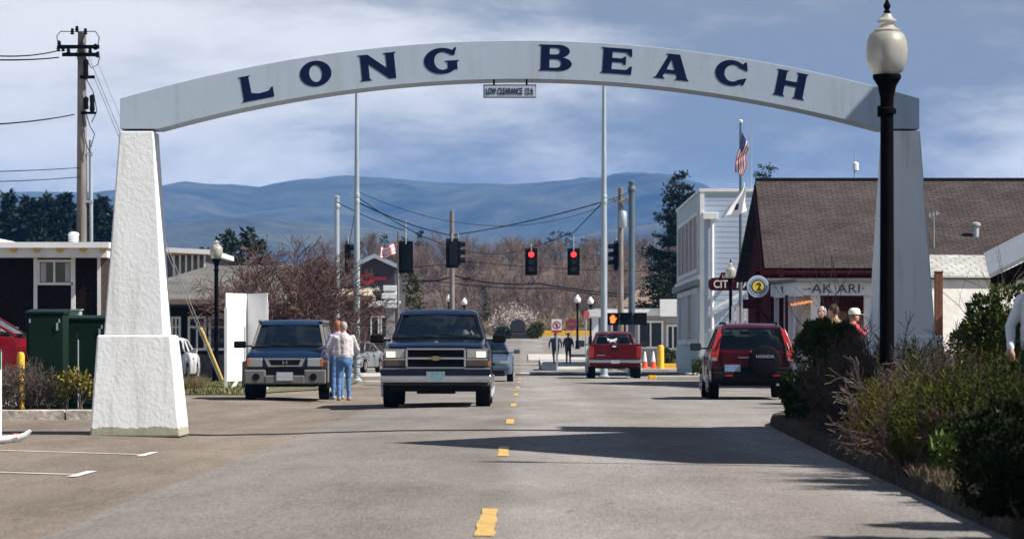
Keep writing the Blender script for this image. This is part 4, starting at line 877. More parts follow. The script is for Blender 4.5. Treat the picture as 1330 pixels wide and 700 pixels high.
# wooden poles
def wood_pole(px, ytop, d, r, label, arms=()):
    h = Z(ytop, d) - gz(d); t = thing('utility_pole', label, 'utility pole', (X(px, d), d, gz(d)))
    MB().lathe([(r, -.05), (r * .93, h * .5), (r * .78, h), (r * .3, h + .03)], n=12).build('shaft', M_WOODPOLE, t, smooth=50)
    for py, half in arms:
        z = Z(py, d) - gz(d); MB().box(-half, half, -r - .12, -r * .8, z - .06, z + .06).build('crossarm', M_WOODPOLE, t)
        for x in (-half * .9, half * .9): MB().lathe([(.05, 0), (.07, .04), (.045, .08), (.06, .12), (.02, .16)], (x, -r - .06, z + .06), 8).build('insulator', M_GREYCLAD, t)
    return t
wp1 = wood_pole(806, 244, 168, .16, 'weathered wooden pole with transformer behind the stout grey pole', ((262, .35),))
MB().lathe([(.16, 0), (.2, .05), (.2, .75), (.14, .82)], (.1, -.32, Z(296, 168)), 12).build('transformer', M_GALV, wp1, smooth=40)
MB().lathe([(.1, 0), (.12, .05), (.12, .4), (.05, .45)], (.5, -.05, Z(268, 168)), 10).build('insulator_can', M_GREYCLAD, wp1, smooth=40)
wood_pole(587, 274, 205, .17, 'slim wooden pole standing alone beyond the junction')
# the tall line pole on the left
d = 92; up = thing('utility_pole', 'tall weathered wooden line pole beside the brown house', 'utility pole', (X(106.5, d), d, 0)); h = Z(42, d); zz = lambda py: Z(py, d)
MB().lathe([(.155, -.05), (.145, h * .5), (.115, h), (.05, h + .03)], n=14).build('shaft', M_WOODPOLE, up, smooth=50)
s = d / FPX
def xx(px): return (px - 106.5) * s
for py, a_, b_ in ((62, 76, 130), (72, 82, 128)): MB().box(xx(a_), xx(b_), -.22, -.13, zz(py) - .05, zz(py) + .05).build('crossarm', M_BLACK, up)
ins = MB().lathe([(.03, 0), (.065, .02), (.035, .05), (.065, .08), (.035, .11), (.05, .14), (.02, .17)], n=9).mesh('insulator', M_SIGHOUSE, smooth=50)
for px, py in ((77, 68), (83, 68), (90, 70), (78, 62), (95, 46), (101, 43), (125, 66), (128, 76), (118, 72), (112, 46)): link_mesh('insulator', ins, up, (xx(px), -.17, zz(py)))
for pts in ([(77, 60), (75, 48), (80, 42), (95, 42)], [(110, 42), (125, 42), (130, 50), (128, 62)], [(112, 75), (120, 90), (128, 85), (131, 75)], [(112, 45), (106, 58), (100, 70), (104, 84)], [(111, 100), (122, 120), (127, 145), (120, 160)], [(112, 145), (118, 165), (124, 175), (119, 192)], [(108, 150), (112, 185), (116, 195), (119, 200)]):
    MB().path([(xx(a_), -.18, zz(b_)) for a_, b_ in pts], .013, 5).build('jumper', M_CABLE, up)
for px, py, hh_ in ((113, 104, .5), (121, 146, .42), (113, 143, .3)): MB().lathe([(.05, 0), (.075, .05), (.06, hh_ * .5), (.075, hh_), (.02, hh_ + .05)], (xx(px), -.2, zz(py)), 10).build('cutout', M_SIGHOUSE, up, smooth=40)
MB().box(xx(105), xx(124), -.2, -.12, zz(103), zz(99)).build('bracket', M_BLACK, up)
MB().box(xx(106), xx(126), -.2, -.12, zz(149), zz(146)).build('bracket', M_BLACK, up)
MB().tube((xx(119), -.02, 0), (xx(118), -.02, zz(182)), .058, .052, 10).build('riser_pipe', M_GALV, up, smooth=50)
for py in (200, 262, 330): MB().box(xx(107), xx(121), -.09, .02, zz(py) - .03, zz(py) + .03).build('pipe_strap', M_GALV, up)
poleP = lambda px, py: P(px, py, d)
cable('power_line', 'upper overhead wire running off left from the top of the line pole', [poleP(76, 66), P(-60, 67, 60)], .12, .016, M_CABLE)
cable('power_line', 'second overhead wire just below the upper wire of the line pole', [poleP(76, 75), P(-60, 76, 62)], .05, .018, M_CABLE)
cable('power_line', 'sloping service wire meeting the line pole at half height', [poleP(96, 149), P(-60, 164, 60)], .06, .016, M_CABLE)
cable('power_line', 'thin telephone wire on the line pole above the lowest one', [poleP(104, 218), P(-60, 224, 64)], .02, .010, M_CABLE)
cable('power_line', 'lowest thin telephone wire on the line pole', [poleP(104, 230), P(-60, 237, 66)], .03, .010, M_CABLE)
an1 = Vector((X(291, 98), 98, .05))
g1 = cable('guy_wire', 'steel guy wire with yellow guard tube anchored in the lawn', [P(112, 66, d), an1], .0, .013, M_WIRE, 'guy wire')
q0 = Vector(P(112, 66, d)); a_ = q0.lerp(an1, 1 - (490 - 415) / (490 - 66)); MB().tube(a_, q0.lerp(an1, .985), .045, n=8).build('guy_guard', mat('guy_guard_yellow', (.66, .48, .18), .6, var=.15), g1)
cable('guy_wire', 'second thin steel guy wire falling beside the guarded one', [P(122, 100, d), Vector((X(287, 100), 100, .05))], 0, .011, M_WIRE, 'guy wire')
cable('power_line', 'overhead wire passing from the line pole behind the arch', [P(128, 84, d), P(168, 180, 70)], 0, .010, M_WIRE)
# span wires
wires = [('thick span wire falling from the left steel pole to the far wooden pole', (467, 264, 112), (590, 306, 160), .15, .022), ('upper span wire from the left steel pole to the red lights', (467, 258, 112), (690, 322, 166), .9, .016),
         ('span wire rising from the far wooden pole to the tall steel pole', (590, 305, 160), (784, 262, 128), .12, .022), ('span wire carrying the two red lights up to the stout grey pole', (690, 322, 166), (745, 302, 166), .0, .020), ('span wire end between red light and tall steel pole', (745, 302, 166), (784, 262, 128), .0, .02),
         ('span wire from the stout left pole past the striped flag', (437, 262, 150), (527, 300, 140), .1, .018), ('thin wire over the junction from left steel pole', (467, 250, 112), (821, 250, 131), 1.2, .009), ('short span wire between the tall and stout poles on the right', (784, 262, 128), (821, 247, 131), .05, .016),
         ('slack cable hanging beside the left signal', (463, 262, 112), (452, 322, 134), .1, .012)]
for lab, a_, b_, sg_, r_ in wires: cable('span_wire', lab, [P(*a_), P(*b_)], sg_, r_, M_CABLE)
cable('overhead_cable', 'heavy cable crossing in front of the brown woods', [P(440, 372, 230), P(535, 362, 230), P(590, 358, 228), P(700, 368, 230), P(890, 384, 235)], .25, .05, M_CABLE)
cable('overhead_cable', 'second heavy cable just below the first across the woods', [P(440, 376, 232), P(560, 364, 232), P(720, 374, 235), P(890, 389, 236)], .2, .04, M_CABLE)
cable('overhead_cable', 'thin cable over the brown woods above the heavy ones', [P(440, 347, 232), P(610, 340, 232), P(890, 352, 236)], .2, .022, M_CABLE)
tag(MB().box(X(600, 229), X(612, 229), 228.9, 229.1, Z(363, 229), Z(360, 229)).build('splice_box', M_CABLE, bevel=.03), 'dark splice case hanging on the heavy cable', 'splice case')
# --- regulatory signs
ns = thing('turn_sign', 'white no turn sign with red ring on a post by the two walkers', 'sign', (X(723, 158), 158, 0))
MB().tube((0, 0, 0), (0, 0, Z(414, 158)), .035).build('post', M_GALV, ns)
z = Z(423, 158); w_, h_ = .235, .31
MB().box(-w_, w_, -.05, -.036, z - h_, z + h_).build('panel', M_WHITE, ns)
def ringm(r0, r1): return poly_mesh([arc(0, 0, r0, r0, 0, 360, 30)[:-1], arc(0, 0, r1, r1, 360, 0, 30)[:-1]], .002, M_RED)
link_mesh('ring', ringm(.19, .145), ns, (0, -.054, z + .03)); 
o = MB().box(-.15, .15, -.002, .002, -.022, .022).build('slash', M_RED, ns); o.location = (0, -.0565, z + .03); o.rotation_euler.y = R(45)
link_mesh('arrow', poly_mesh([[(-.03, -.12), (.02, -.12), (.02, .02), (.07, .02), (0, .11), (-.08, .02), (-.03, .02)]], .0015, M_BLACK), ns, (0, -.0525, z + .03))
MB().box(-w_, w_, -.0535, -.051, z - h_, z - h_ + .1).build('red_band', M_RED, ns)
dn = thing('round_red_sign', 'dark red do not enter disc on a post near the far lamp', 'sign', (X(785 - 43, 214), 214, gz(214)))
MB().tube((0, 0, 0), (0, 0, Z(413, 214) - gz(214)), .04).build('post', M_GALV, dn)
o = disc(.36, -.06, -.045).build('disc', mat('faded_red', (.22, .02, .03), .6, var=.1), dn); o.location.z = Z(421, 214) - gz(214)
MB().box(-.22, .22, -.065, -.061, Z(421, 214) - gz(214) - .06, Z(421, 214) - gz(214) + .06).build('bar', M_GREYCLAD, dn)
dn2 = thing('stop_sign', 'small red octagonal sign edge on by the shop canopy', 'sign', (X(761, 161), 161, 0))
MB().tube((0, 0, 0), (0, 0, Z(404, 161)), .03).build('post', M_GALV, dn2); o = MB().prism([(.2 * math.cos(R(22.5 + 45 * i)), .2 * math.sin(R(22.5 + 45 * i))) for i in range(8)], 'y', -.05, -.035).build('octagon', MATS['faded_red'], dn2); o.location.z = Z(408.5, 161); o.rotation_euler.z = R(40)
# yellow rail far away
yr = thing('yellow_barrier', 'long yellow painted barrier beyond the far car park', 'barrier', (0, 0, 0)); dd = 286
for x0, x1 in ((X(686, dd), X(734, dd)), (X(735, dd), X(790, dd))): MB().box(x0, x1, dd, dd + .4, gz(dd) - .05, gz(dd) + .42).build('barrier_block', M_YELLOW, yr, bevel=.04)
# dark rounded monument
mo = thing('monument', 'dark rounded stone monument on a low plinth before the blossom shrub', 'monument', (X(673, 272), 272, gz(272)))
M_STONE = mat('dark_stone', (.02, .019, .02), .7, var=.4, vs=3, bump=.5, bs=6)
w_ = .60; MB().prism([(-w_, .45), (w_, .45), (w_ * 1.06, 1.0), (w_ * .86, 1.38), (w_ * .45, 1.55), (-w_ * .2, 1.6), (-w_ * .75, 1.42), (-w_ * 1.1, 1.05)], 'y', -.3, .3).build('stone', M_STONE, mo, bevel=.08)
MB().box(-1.3, 1.3, -.6, .6, -.02, .45).build('plinth', M_STONE, mo, bevel=.06)
# traffic cones and bollards
def cone(px, d, label):
    t = thing('traffic_cone', label, 'traffic cone', (X(px, d), d, .13), group='traffic cones on the corner pavement')
    MB().box(-.19, .19, -.19, .19, 0, .04).build('base', M_ORANGE, t, bevel=.01)
    MB().lathe([(.15, .04), (.105, .33)], n=16).build('body', M_ORANGE, t, smooth=60); MB().lathe([(.1045, .331), (.072, .52)], n=16).build('reflective_collar', M_WHITE, t, smooth=60)
    MB().lathe([(.071, .521), (.03, .8), (.02, .81)], n=16).build('tip', M_WHITE, t, smooth=60)
for px in (837.5, 848.5): cone(px, 161.5, 'orange traffic cone with white top on the far corner pavement')
bo = thing('bollard', 'thick yellow bollard beside the traffic cones', 'bollard', (X(858, 160.5), 160.5, .13)); MB().lathe([(.16, 0), (.16, 1.02), (.12, 1.1), (.03, 1.12)], n=16).build('post', M_YELLOW, bo, smooth=50); MB().lathe([(.2, 0), (.2, .03)], n=16).build('base_plate', M_YELLOW, bo)
bo = thing('bollard', 'slim yellow bollard beside the green utility cabinet', 'bollard', (X(27, 54), 54, .1)); MB().lathe([(.062, -.02), (.062, .88), (.045, .93), (.01, .94)], n=16).build('post', M_YELLOW, bo, smooth=50); MB().lathe([(.0625, .60), (.0645, .61), (.0645, .68), (.0625, .69)], n=16).build('band', mat('faded_band', (.6, .38, .1), .6), bo)
yk = tag(MB().box(X(862, 162), X(885, 162), 162.5, 162.8, .12, .36).build('painted_kerb', M_YELLOW, bevel=.03), 'low yellow wheel stop beside the corner shop shrub', 'wheel stop')
# utility cabinets on the left
def cabinet(px0, px1, ytop, d, label, dep, lid):
    x0, x1 = X(px0, d), X(px1, d); c = (x0 + x1) / 2; w_ = (x1 - x0) / 2; t = thing('utility_cabinet', label, 'utility cabinet', (c, d + dep / 2, .1)); h = Z(ytop, d) - .1
    MB().box(-w_, w_, -dep / 2, dep / 2, -.02, h - .06).build('body', M_DGREEN, t, bevel=.012)
    MB().hexa([(-w_ - .02, -dep / 2 - .025, h - .06), (w_ + .02, -dep / 2 - .025, h - .06), (w_ + .02, dep / 2 + .02, h - .06), (-w_ - .02, dep / 2 + .02, h - .06), (-w_ - .02, -dep / 2 - .025, h - .02), (w_ + .02, -dep / 2 - .025, h - .02), (w_ + .02, dep / 2 + .02, h + .03), (-w_ - .02, dep / 2 + .02, h + .03)]).build('lid', M_DGREEN, t, bevel=.006)
    MB().box(-w_ + .04, w_ - .04, -dep / 2 - .012, -dep / 2 - .001, .08, h - .12).build('door', M_DGREEN, t, bevel=.004)
    MB().box(w_ - .11, w_ - .08, -dep / 2 - .03, -dep / 2 - .013, h - .32, h - .2).build('handle', M_GALV, t)
    for x in (-w_ + .06, w_ - .06): MB().box(x - .012, x + .012, -dep / 2 - .022, -dep / 2 - .013, h - .2, h - .14).build('hinge', M_GALV, t)
    return t
cabinet(34, 82, 403, 54.5, 'tall dark green utility cabinet beside the yellow bollard', .7, 1)
c2_ = cabinet(81.5, 137, 411, 55.6, 'wide dark green utility cabinet next to the white pillar', .8, 1)
MB().box(X(86, 55) - X(109, 55), X(101, 55) - X(109, 55), -.52, -.415, .25, Z(440, 55)).build('conduit_box', M_DGREEN, c2_)
MB().tube((X(101.5, 55) - X(109, 55), -.45, -.02), (X(101.5, 55) - X(109, 55), -.45, Z(441, 55) - .1), .014).build('conduit', M_GALV, c2_)
c3 = thing('meter_box', 'pale green meter box on top of the cabinet backs', 'meter box', (X(93, 57.2), 57.2, 0)); MB().box(-.22, .16, -.15, .15, .08, Z(403, 57.2)).build('body', mat('pale_green_metal', (.30, .42, .36), .5, var=.1), c3, bevel=.01); MB().box(-.24, .18, -.17, .17, Z(403, 57.2) + .002, Z(401.5, 57.2)).build('lid', MATS['pale_green_metal'], c3)
# white folding board on the lawn
fb2 = thing('folding_board', 'white two panel folding signboard propped on the lawn', 'signboard', (0, 0, 0))
a_, b_, c_ = Vector((X(293.5, 87), 87)), Vector((X(320.5, 88.2), 88.2)), Vector((X(347, 88.0), 88.0))
for p, q, z0, z1, z2 in ((a_, b_, .25, Z(380.5, 87), Z(381.5, 88.2)), (b_ + Vector((.02, 0)), c_, .25, Z(381.5, 88.2), Z(380.5, 88))):
    n_ = Vector((q.y - p.y, -(q.x - p.x))).normalized() * .03
    MB().hexa([(p.x, p.y, z0), (q.x, q.y, z0), (q.x - n_.x, q.y - n_.y, z0), (p.x - n_.x, p.y - n_.y, z0), (p.x, p.y, z1), (q.x, q.y, z2), (q.x - n_.x, q.y - n_.y, z2), (p.x - n_.x, p.y - n_.y, z1)]).build('panel', M_WHITE, fb2)
for p, zt2 in ((a_, Z(400, 88)), (c_, Z(392, 87.2))): MB().box(p.x - .035, p.x + .035, p.y - .1, p.y - .03, .02, zt2).build('leg', M_TRIM, fb2)
MB().tube((a_.x + .12, 87.4, .03), (a_.x + .62, 88.6, 1.15), .045, n=4).build('brace', M_TRIM, fb2)
# flagpole with two flags
fp = thing('flagpole', 'steel blue flagpole with pale cap beside the brown gable', 'flagpole', (X(962, 124), 124, .13)); hP = Z(160, 124) - .13
MB().lathe([(.075, 0), (.06, hP * .6), (.045, hP)], n=12).build('shaft', M_STEELBLUE, fp, smooth=50); MB().lathe([(.05, hP), (.075, hP + .03), (.075, hP + .09), (.03, hP + .12)], n=12).build('truck_cap', M_WHITE, fp, smooth=50)
def flag(name, label, p0, hoist, fly, pos, colour, mats, nu=30, nv=26):
    vs = []; fs = []; mi = []
    for i in range(nu + 1):
        for j in range(nv + 1): vs.append(Vector(p0) + Vector(pos(i / nu, j / nv)))
    mb = MB(); mb.add(vs, [(i * (nv + 1) + j, (i + 1) * (nv + 1) + j, (i + 1) * (nv + 1) + j + 1, i * (nv + 1) + j + 1) for i in range(nu) for j in range(nv)])
    mb.m = [colour((i + .5) / nu, (j + .5) / nv) for i in range(nu) for j in range(nv)]
    o = mb.build(name, mats, smooth=80); sd = o.modifiers.new('cloth', 'SOLIDIFY'); sd.thickness = .006; return tag(o, label, 'flag')
def usc(u, v): return 2 if (u < .4 and v < 5 / 9) else (0 if int(v * 9) % 2 == 0 else 1)
def hang(u, v):
    return (.10 - .26 * u + (.42 * v) * (1 - .25 * u) * (.6 + .4 * u) + .04 * math.sin(u * 7 + v * 3), -.08 + .10 * math.sin(u * 9 + v * 6), -.62 * v * (1 - .5 * u) - 1.5 * u * (1 - .12 * v))
flag('flag', 'striped flag with blue canton drooping from the tall flagpole', P(961, 171, 123.9), 1, 1, lambda u, v: (lambda q: (q[0] - .04, q[1], q[2]))(hang(u, v)), usc, [M_FRED, M_CANVAS, M_FBLUE])
def hang2(u, v): return ((1 - u) * (-.87 * v ** 1.15) + u * (.03 + .05 * v) + .03 * math.sin(v * 7), -.10 + .10 * v * math.sin(u * 10 + v * 3), (1 - u) * (-1.32 * v) + u * (-1.02 * v) + .04 * math.sin(u * 6) * v)
flag('flag', 'white flag with small blue mark hanging below the striped one', P(966, 238, 123.9), 1, 1, hang2, lambda u, v: 1 if (.45 < u < .66 and .66 < v < .84) else 0, [M_CANVAS, M_FBLUE])
fp2 = thing('flagpole', 'short slim pole carrying the small striped flag by the bank', 'flagpole', (X(517, 150), 150, 0)); MB().lathe([(.06, 0), (.05, Z(350, 150)), (.035, Z(302, 150)), (.06, Z(301, 150)), (.02, Z(299, 150))], n=10).build('shaft', M_WOODPOLE, fp2, smooth=50)
flag('flag', 'small faded striped flag blowing left from its pole by the bank', P(516.5, 316, 150), 1, 1, lambda u, v: (-.75 * u + .02 * math.sin(v * 5), -.05 + .10 * math.sin(u * 9 + v * 2), -.52 * v - .16 * u + .05 * math.sin(u * 6 + .5)), lambda u, v: 0 if int(v * 9) % 2 == 0 else 1, [mat('flag_faded_red', (.55, .13, .12), .8), M_CANVAS])
# white sign stand at the far left edge
ss = thing('sign_stand', 'white sign stand on curved runner feet in the parking lot', 'sign stand', (X(2, 39.2), 39.2, .006))
MB().tube((-.02, 0, .06), (-.02, 0, 1.05), .022).build('mast', M_WHITE, ss)
MB().path([(-.5, -.05, .05), (-.25, 0, .03), (0, 0, .035), (.2, 0, .055), (.28, 0, .09), (.335, 0, .145)], [.04, .045, .045, .042, .035, .02], 8).build('runner', M_WHITE, ss, smooth=60)
MB().path([(-.5, -.45, .05), (-.25, -.45, .03), (0, -.45, .035), (.17, -.45, .055), (.25, -.45, .09)], [.04, .045, .045, .042, .025], 8).build('runner', M_CANVAS, ss, smooth=60)
MB().tube((0, 0, .05), (0, -.45, .05), .025).build('cross_bar', M_WHITE, ss)
MB().box(-.6, .0, -.03, -.01, .85, 1.08).build('panel', mat('sign_green', (.03, .2, .13), .5), ss)
MB().box(.13, .19, -.05, .05, .06, .11).build('orange_mark', M_ORANGE, ss)
# ---------------------------------------------------------------- vehicles (local: x right, y forward, z up)
def paint(name, c, **k): return mat(name, c, k.pop('rough', .28), metal=k.pop('metal', .25), coat=k.pop('coat', .35), spec=.2, var=k.pop('var', .06), vs=2, **k)
def ploft(keys, wheels, wr, z0, archtop):
    K = sorted(keys, key=lambda k: k[0]); ky = [k[0] for k in K]; f = lambda y, i: float(np.interp(y, ky, [k[i] for k in K]))
    ys = set(ky)
    for w in wheels:
        for t in (-1.12, -.95, -.6, .6, .95, 1.12): ys.add(w + t * wr)
    rings = []
    for y in sorted(ys):
        zb = z0
        for w in wheels:
            t = abs(y - w) / wr
            if t < 1.1: zb = max(zb, z0 + (archtop - z0) * math.sqrt(max(0, 1 - (t / 1.14) ** 2)))
        hw, zt, ht = f(y, 1), f(y, 2), f(y, 3); zb = max(zb, f(y, 4)) if len(K[0]) > 4 else zb
        zs = zt - min(.2, (zt - zb) * .35)
        rings.append([(-hw * .965, y, zb), (-hw, y, min(zb + .07, zs - .01)), (-hw * 1.0, y, zb + (zs - zb) * .6), (-hw * .985, y, zs), (-ht, y, zt), (-ht * .45, y, zt + .018), (ht * .45, y, zt + .018), (ht, y, zt), (hw * .985, y, zs), (hw, y, zb + (zs - zb) * .6), (hw, y, min(zb + .07, zs - .01)), (hw * .965, y, zb)])
    return MB().loft(rings)
def wheel(parent, x, y, r, w):
    sgn = 1 if x > 0 else -1; n = 28
    prof = [(r * .62, -w / 2), (r * .93, -w / 2), (r, -w / 2 + .025), (r, w / 2 - .025), (r * .93, w / 2), (r * .62, w / 2)]
    t = MB().loft([[(px * 1.0 + 0, rr * math.cos(2 * math.pi * i / n), rr * math.sin(2 * math.pi * i / n)) for i in range(n)] for rr, px in prof], True, True)
    wo_ = thing('wheel', None, None, (x, y, r)); wo_.parent = parent
    t.build('tyre', M_TYRE, wo_, smooth=35)
    o = sgn * (w / 2 + .004); m = MB(); m.loft([[(o, r * .6 * math.cos(2 * math.pi * i / n), r * .6 * math.sin(2 * math.pi * i / n)) for i in range(n)], [(o + sgn * .012, r * .5 * math.cos(2 * math.pi * i / n), r * .5 * math.sin(2 * math.pi * i / n)) for i in range(n)], [(o - sgn * .02, r * .44 * math.cos(2 * math.pi * i / n), r * .44 * math.sin(2 * math.pi * i / n)) for i in range(n)]])
    for k in range(5):
        a = 2 * math.pi * k / 5; m.tube((o + sgn * .01, 0, 0), (o + sgn * .01, r * .5 * math.cos(a), r * .5 * math.sin(a)), .045, .03, 5)
    m.build('rim', M_RIM, wo_)
    return wo_
def quadpt(a, b, c, d, u, v): return (Vector(a).lerp(b, u)).lerp(Vector(d).lerp(c, u), v)
def car(name, label, cat, loc, rz, S):
    t = thing(name, label, cat, loc, rz); pm = S['paint']; wr = S['wr']; ws = S['wheels']
    ploft(S['keys'], ws, wr * 1.07, S['z0'], wr * 2 + .05).build('body', pm, t, smooth=35, bevel=.025)
    ky = [k[0] for k in S['keys']]; hw = max(k[1] for k in S['keys'])
    MB().box(-hw + .28, hw - .28, min(ky) + .25, max(ky) - .25, S['z0'] - .06, S['z0'] + .42).build('underbody', M_PLAST, t)
    tw = S.get('tw', .21)
    for y in ws:
        for sx in (-1, 1): wheel(t, sx * (hw - tw / 2 - .005), y, wr, tw)
    # greenhouse
    G = S['gh']; wb, wt, zb, zt = G['wb'], G['wt'], G['zb'], G['zt']; yfb, yft, yrt, yrb = G['y']; col = S.get('pillar', pm)
    def BL(s_, y): return Vector((s_ * wb, y, zb))
    def TP(s_, y): return Vector((s_ * wt, y, zt))
    rings = []
    rc = G.get('crown', .05); ys = [yft + .04, yft - .06, yft - .3, (yft + yrt) / 2, yrt + .3, yrt + .05, yrt - .03]
    zs = [zt - .01, zt + .03, zt + rc, zt + rc + .015, zt + rc, zt + .03, zt - .01]
    for y, z in zip(ys, zs): rings.append([(-wt - .015, y, zt - .02), (-wt - .005, y, (zt + z) / 2), (-wt * .86, y, z), (0, y, z + .012), (wt * .86, y, z), (wt + .005, y, (zt + z) / 2), (wt + .015, y, zt - .02)])
    MB().loft(rings).build('roof', S.get('roofm', pm), t, smooth=60, bevel=.02, seg=3)
    splits = G['pil']   # fractions along the side for pillar centres incl. ends, with widths
    def side(s_, f): return (Vector((s_ * wb, yfb + (yrb - yfb) * f, zb)), Vector((s_ * wt, yft + (yrt - yft) * f, zt)))
    for s_ in (-1, 1):
        for f, w in splits:
            a, b = side(s_, f); yy = Vector((0, w / 2, 0)); inw = Vector((-s_ * .06, 0, 0))
            MB().hexa([a - yy, a + yy, a + yy + inw, a - yy + inw, b - yy, b + yy, b + yy + inw, b - yy + inw]).build('pillar', col, t, bevel=.012)
        for (f0, w0), (f1, w1) in zip(splits[:-1], splits[1:]):
            a, b = side(s_, f0); c, d_ = side(s_, f1); inw = Vector((-s_ * .02, 0, .0))
            q = [a + inw, c + inw, d_ + inw, b + inw]; MB().slab(q if s_ < 0 else q[::-1], .006).build('side_window', S.get('sglass', M_CGLASS), t)
    e = .055
    wq = [Vector((-wb + e, yfb - .01, zb + .01)), Vector((wb - e, yfb - .01, zb + .01)), Vector((wt - e, yft - .01, zt - .015)), Vector((-wt + e, yft - .01, zt - .015))]
    # gently bowed windscreen
    def bowed(q, bow, nm, m):
        n = 8; rows = []
        for v in (0, 1):
            rows.append([(lambda p, u: p + Vector((0, bow * (1 - (2 * u - 1) ** 2), 0)))(quadpt(*q, u / n, v), u / n) for u in range(n + 1)])
        mb = MB()
        for u in range(n): mb.slab([rows[0][u], rows[0][u + 1], rows[1][u + 1], rows[1][u]], .005)
        return mb.build(nm, m, t, smooth=60)
    ws_ = bowed(wq, .05, 'windscreen', M_CGLASS)
    rq = [Vector((wb - e, yrb + .01, zb + .01)), Vector((-wb + e, yrb + .01, zb + .01)), Vector((-wt + e, yrt + .01, zt - .015)), Vector((wt - e, yrt + .01, zt - .015))]
    bowed(rq, -.03, 'rear_window', S.get('sglass', M_CGLASS))
    # cowl, screen rubber and bonnet shut lines
    kk = sorted(S['keys'], key=lambda k_: k_[0]); yk = [k_[0] for k_ in kk]
    MB().box(-wb + .02, wb - .02, yfb - .03, yfb + .09, zb - .02, zb + .035).build('cowl', M_PLAST, t)
    for p_, q_ in ((wq[0], wq[3]), (wq[1], wq[2]), (wq[3], wq[2])): MB().tube(p_ + Vector((0, .012, 0)), q_ + Vector((0, .012, 0)), .014, n=5).build('screen_rubber', M_PLAST, t)
    for s_ in (-1, 1):
        ln_ = [(s_ * float(np.interp(y_, yk, [k_[3] for k_ in kk])) * .93, y_, float(np.interp(y_, yk, [k_[2] for k_ in kk])) + .004) for y_ in np.linspace(yfb + .1, max(yk) - .12, 7)]
        MB().path(ln_, .007, 4).build('bonnet_seam', M_PLAST, t)
    # interior
    MB().box(-wb + .07, wb - .07, yrb + .12, yfb - .12, zb - .02, zb + .03).build('cabin_floor', M_INT, t)
    MB().hexa([(-wb + .08, yfb - .5, zb + .03), (wb - .08, yfb - .5, zb + .03), (wb - .08, yfb - .12, zb + .03), (-wb + .08, yfb - .12, zb + .03), (-wb + .1, yfb - .45, zb + .10), (wb - .1, yfb - .45, zb + .10), (wb - .1, yfb - .14, zb + .05), (-wb + .1, yfb - .14, zb + .05)]).build('dashboard', mat('dashboard_reflection_tint', (.26, .30, .27), .8, var=.1), t)  # pale green windscreen reflection put into the dashboard colour
    for sx in (-1, 1):
        x = sx * wb * .5; ys_ = (yft + yfb) / 2 - .75
        se = MB().hexa([(x - .22, ys_, zb), (x + .22, ys_, zb), (x + .22, ys_ + .14, zb), (x - .22, ys_ + .14, zb), (x - .17, ys_ - .1, zb + .32), (x + .17, ys_ - .1, zb + .32), (x + .17, ys_ + .0, zb + .32), (x - .17, ys_ + .0, zb + .32)]).build('seat', M_INT, t, bevel=.04)
        MB().box(x - .12, x + .12, ys_ - .1, ys_ - .01, zb + .34, min(zt - .1, zb + .5)).build('headrest', M_INT, se, bevel=.03)
    if S.get('rear_seat', True):
        yr = yrb + (yfb - yrb) * .32; MB().box(-wb + .15, wb - .15, yr, yr + .14, zb, zb + .28).build('rear_seat', M_INT, t, bevel=.05)
    # door mirrors
    for sx in (-1, 1):
        mz = S.get('mz', zb + .06); my = yfb - S.get('myo', .28); mo_ = S.get('mo', .13); ms = S.get('ms', (.115, .075))
        x = sx * (hw + mo_); m_ = MB().box(x - ms[0], x + ms[0], my - .06, my + .06, mz - ms[1], mz + ms[1]).build('door_mirror', S.get('mirror', M_PLAST), t, bevel=.035, seg=3)
        MB().box(min(sx * (wb - .03), x), max(sx * (wb - .03), x), my - .025, my + .025, mz - .05, mz - .015).build('mirror_arm', S.get('mirror', M_PLAST), m_)
        MB().box(x - ms[0] * .85, x + ms[0] * .85, my - .066, my - .0605, mz - ms[1] * .8, mz + ms[1] * .8).build('mirror_glass', mat('dark_mirror', (.10, .11, .12), .2, metal=.9), m_)
    MB().box(-.1, .1, yft - .22, yft - .19, zt - .14, zt - .07).build('rear_view_mirror', M_INT, t, bevel=.01)
    # doors: shut lines and handles as slim raised seams
    for s_ in (-1, 1):
        for f, w in splits[1:-1]:
            y = yfb + (yrb - yfb) * f; MB().box(s_ * hw - .006, s_ * hw + .006, y - .008, y + .008, S['z0'] + .12, zb - .12).build('door_seam', M_PLAST, t)
            MB().box(s_ * hw - .01, s_ * hw + .03, y + .10, y + .28, zb - .2, zb - .165).build('door_handle', M_PLAST, t, bevel=.008)
    return t
def lbox(t, name, m, x0, x1, y0, y1, z0, z1, bevel=.0, parent=None): return MB().box(x0, x1, y0, y1, z0, z1).build(name, m, parent or t, bevel=bevel)
def plate(t, x, y, z, w, h, fwd, tint):
    s_ = 1 if fwd else -1
    m = mat('plate_' + tint, {'blue': (.42, .55, .70), 'teal': (.50, .60, .70), 'white': (.66, .68, .72)}[tint], .4, var=.45, vs=14, c2={'blue': (.08, .16, .40), 'teal': (.06, .22, .30), 'white': (.45, .5, .6)}[tint], stretch=(1, 1, .8))
    lbox(t, 'plate_frame', M_CHROME, x - w / 2 - .012, x + w / 2 + .012, *sorted((y, y + s_ * .010)), z - h / 2 - .012, z + h / 2 + .012)
    return lbox(t, 'number_plate', m, x - w / 2, x + w / 2, *sorted((y + s_ * .011, y + s_ * .016)), z - h / 2, z + h / 2)
def wipers(t, yfb, zb, dy, dz):
    for x0, x1 in ((-.55, -.02), (.05, .6)): MB().tube((x0, yfb + .0, zb + .05), (x1, yfb - .03, zb + .10), .012, n=5).build('wiper', M_PLAST, t)
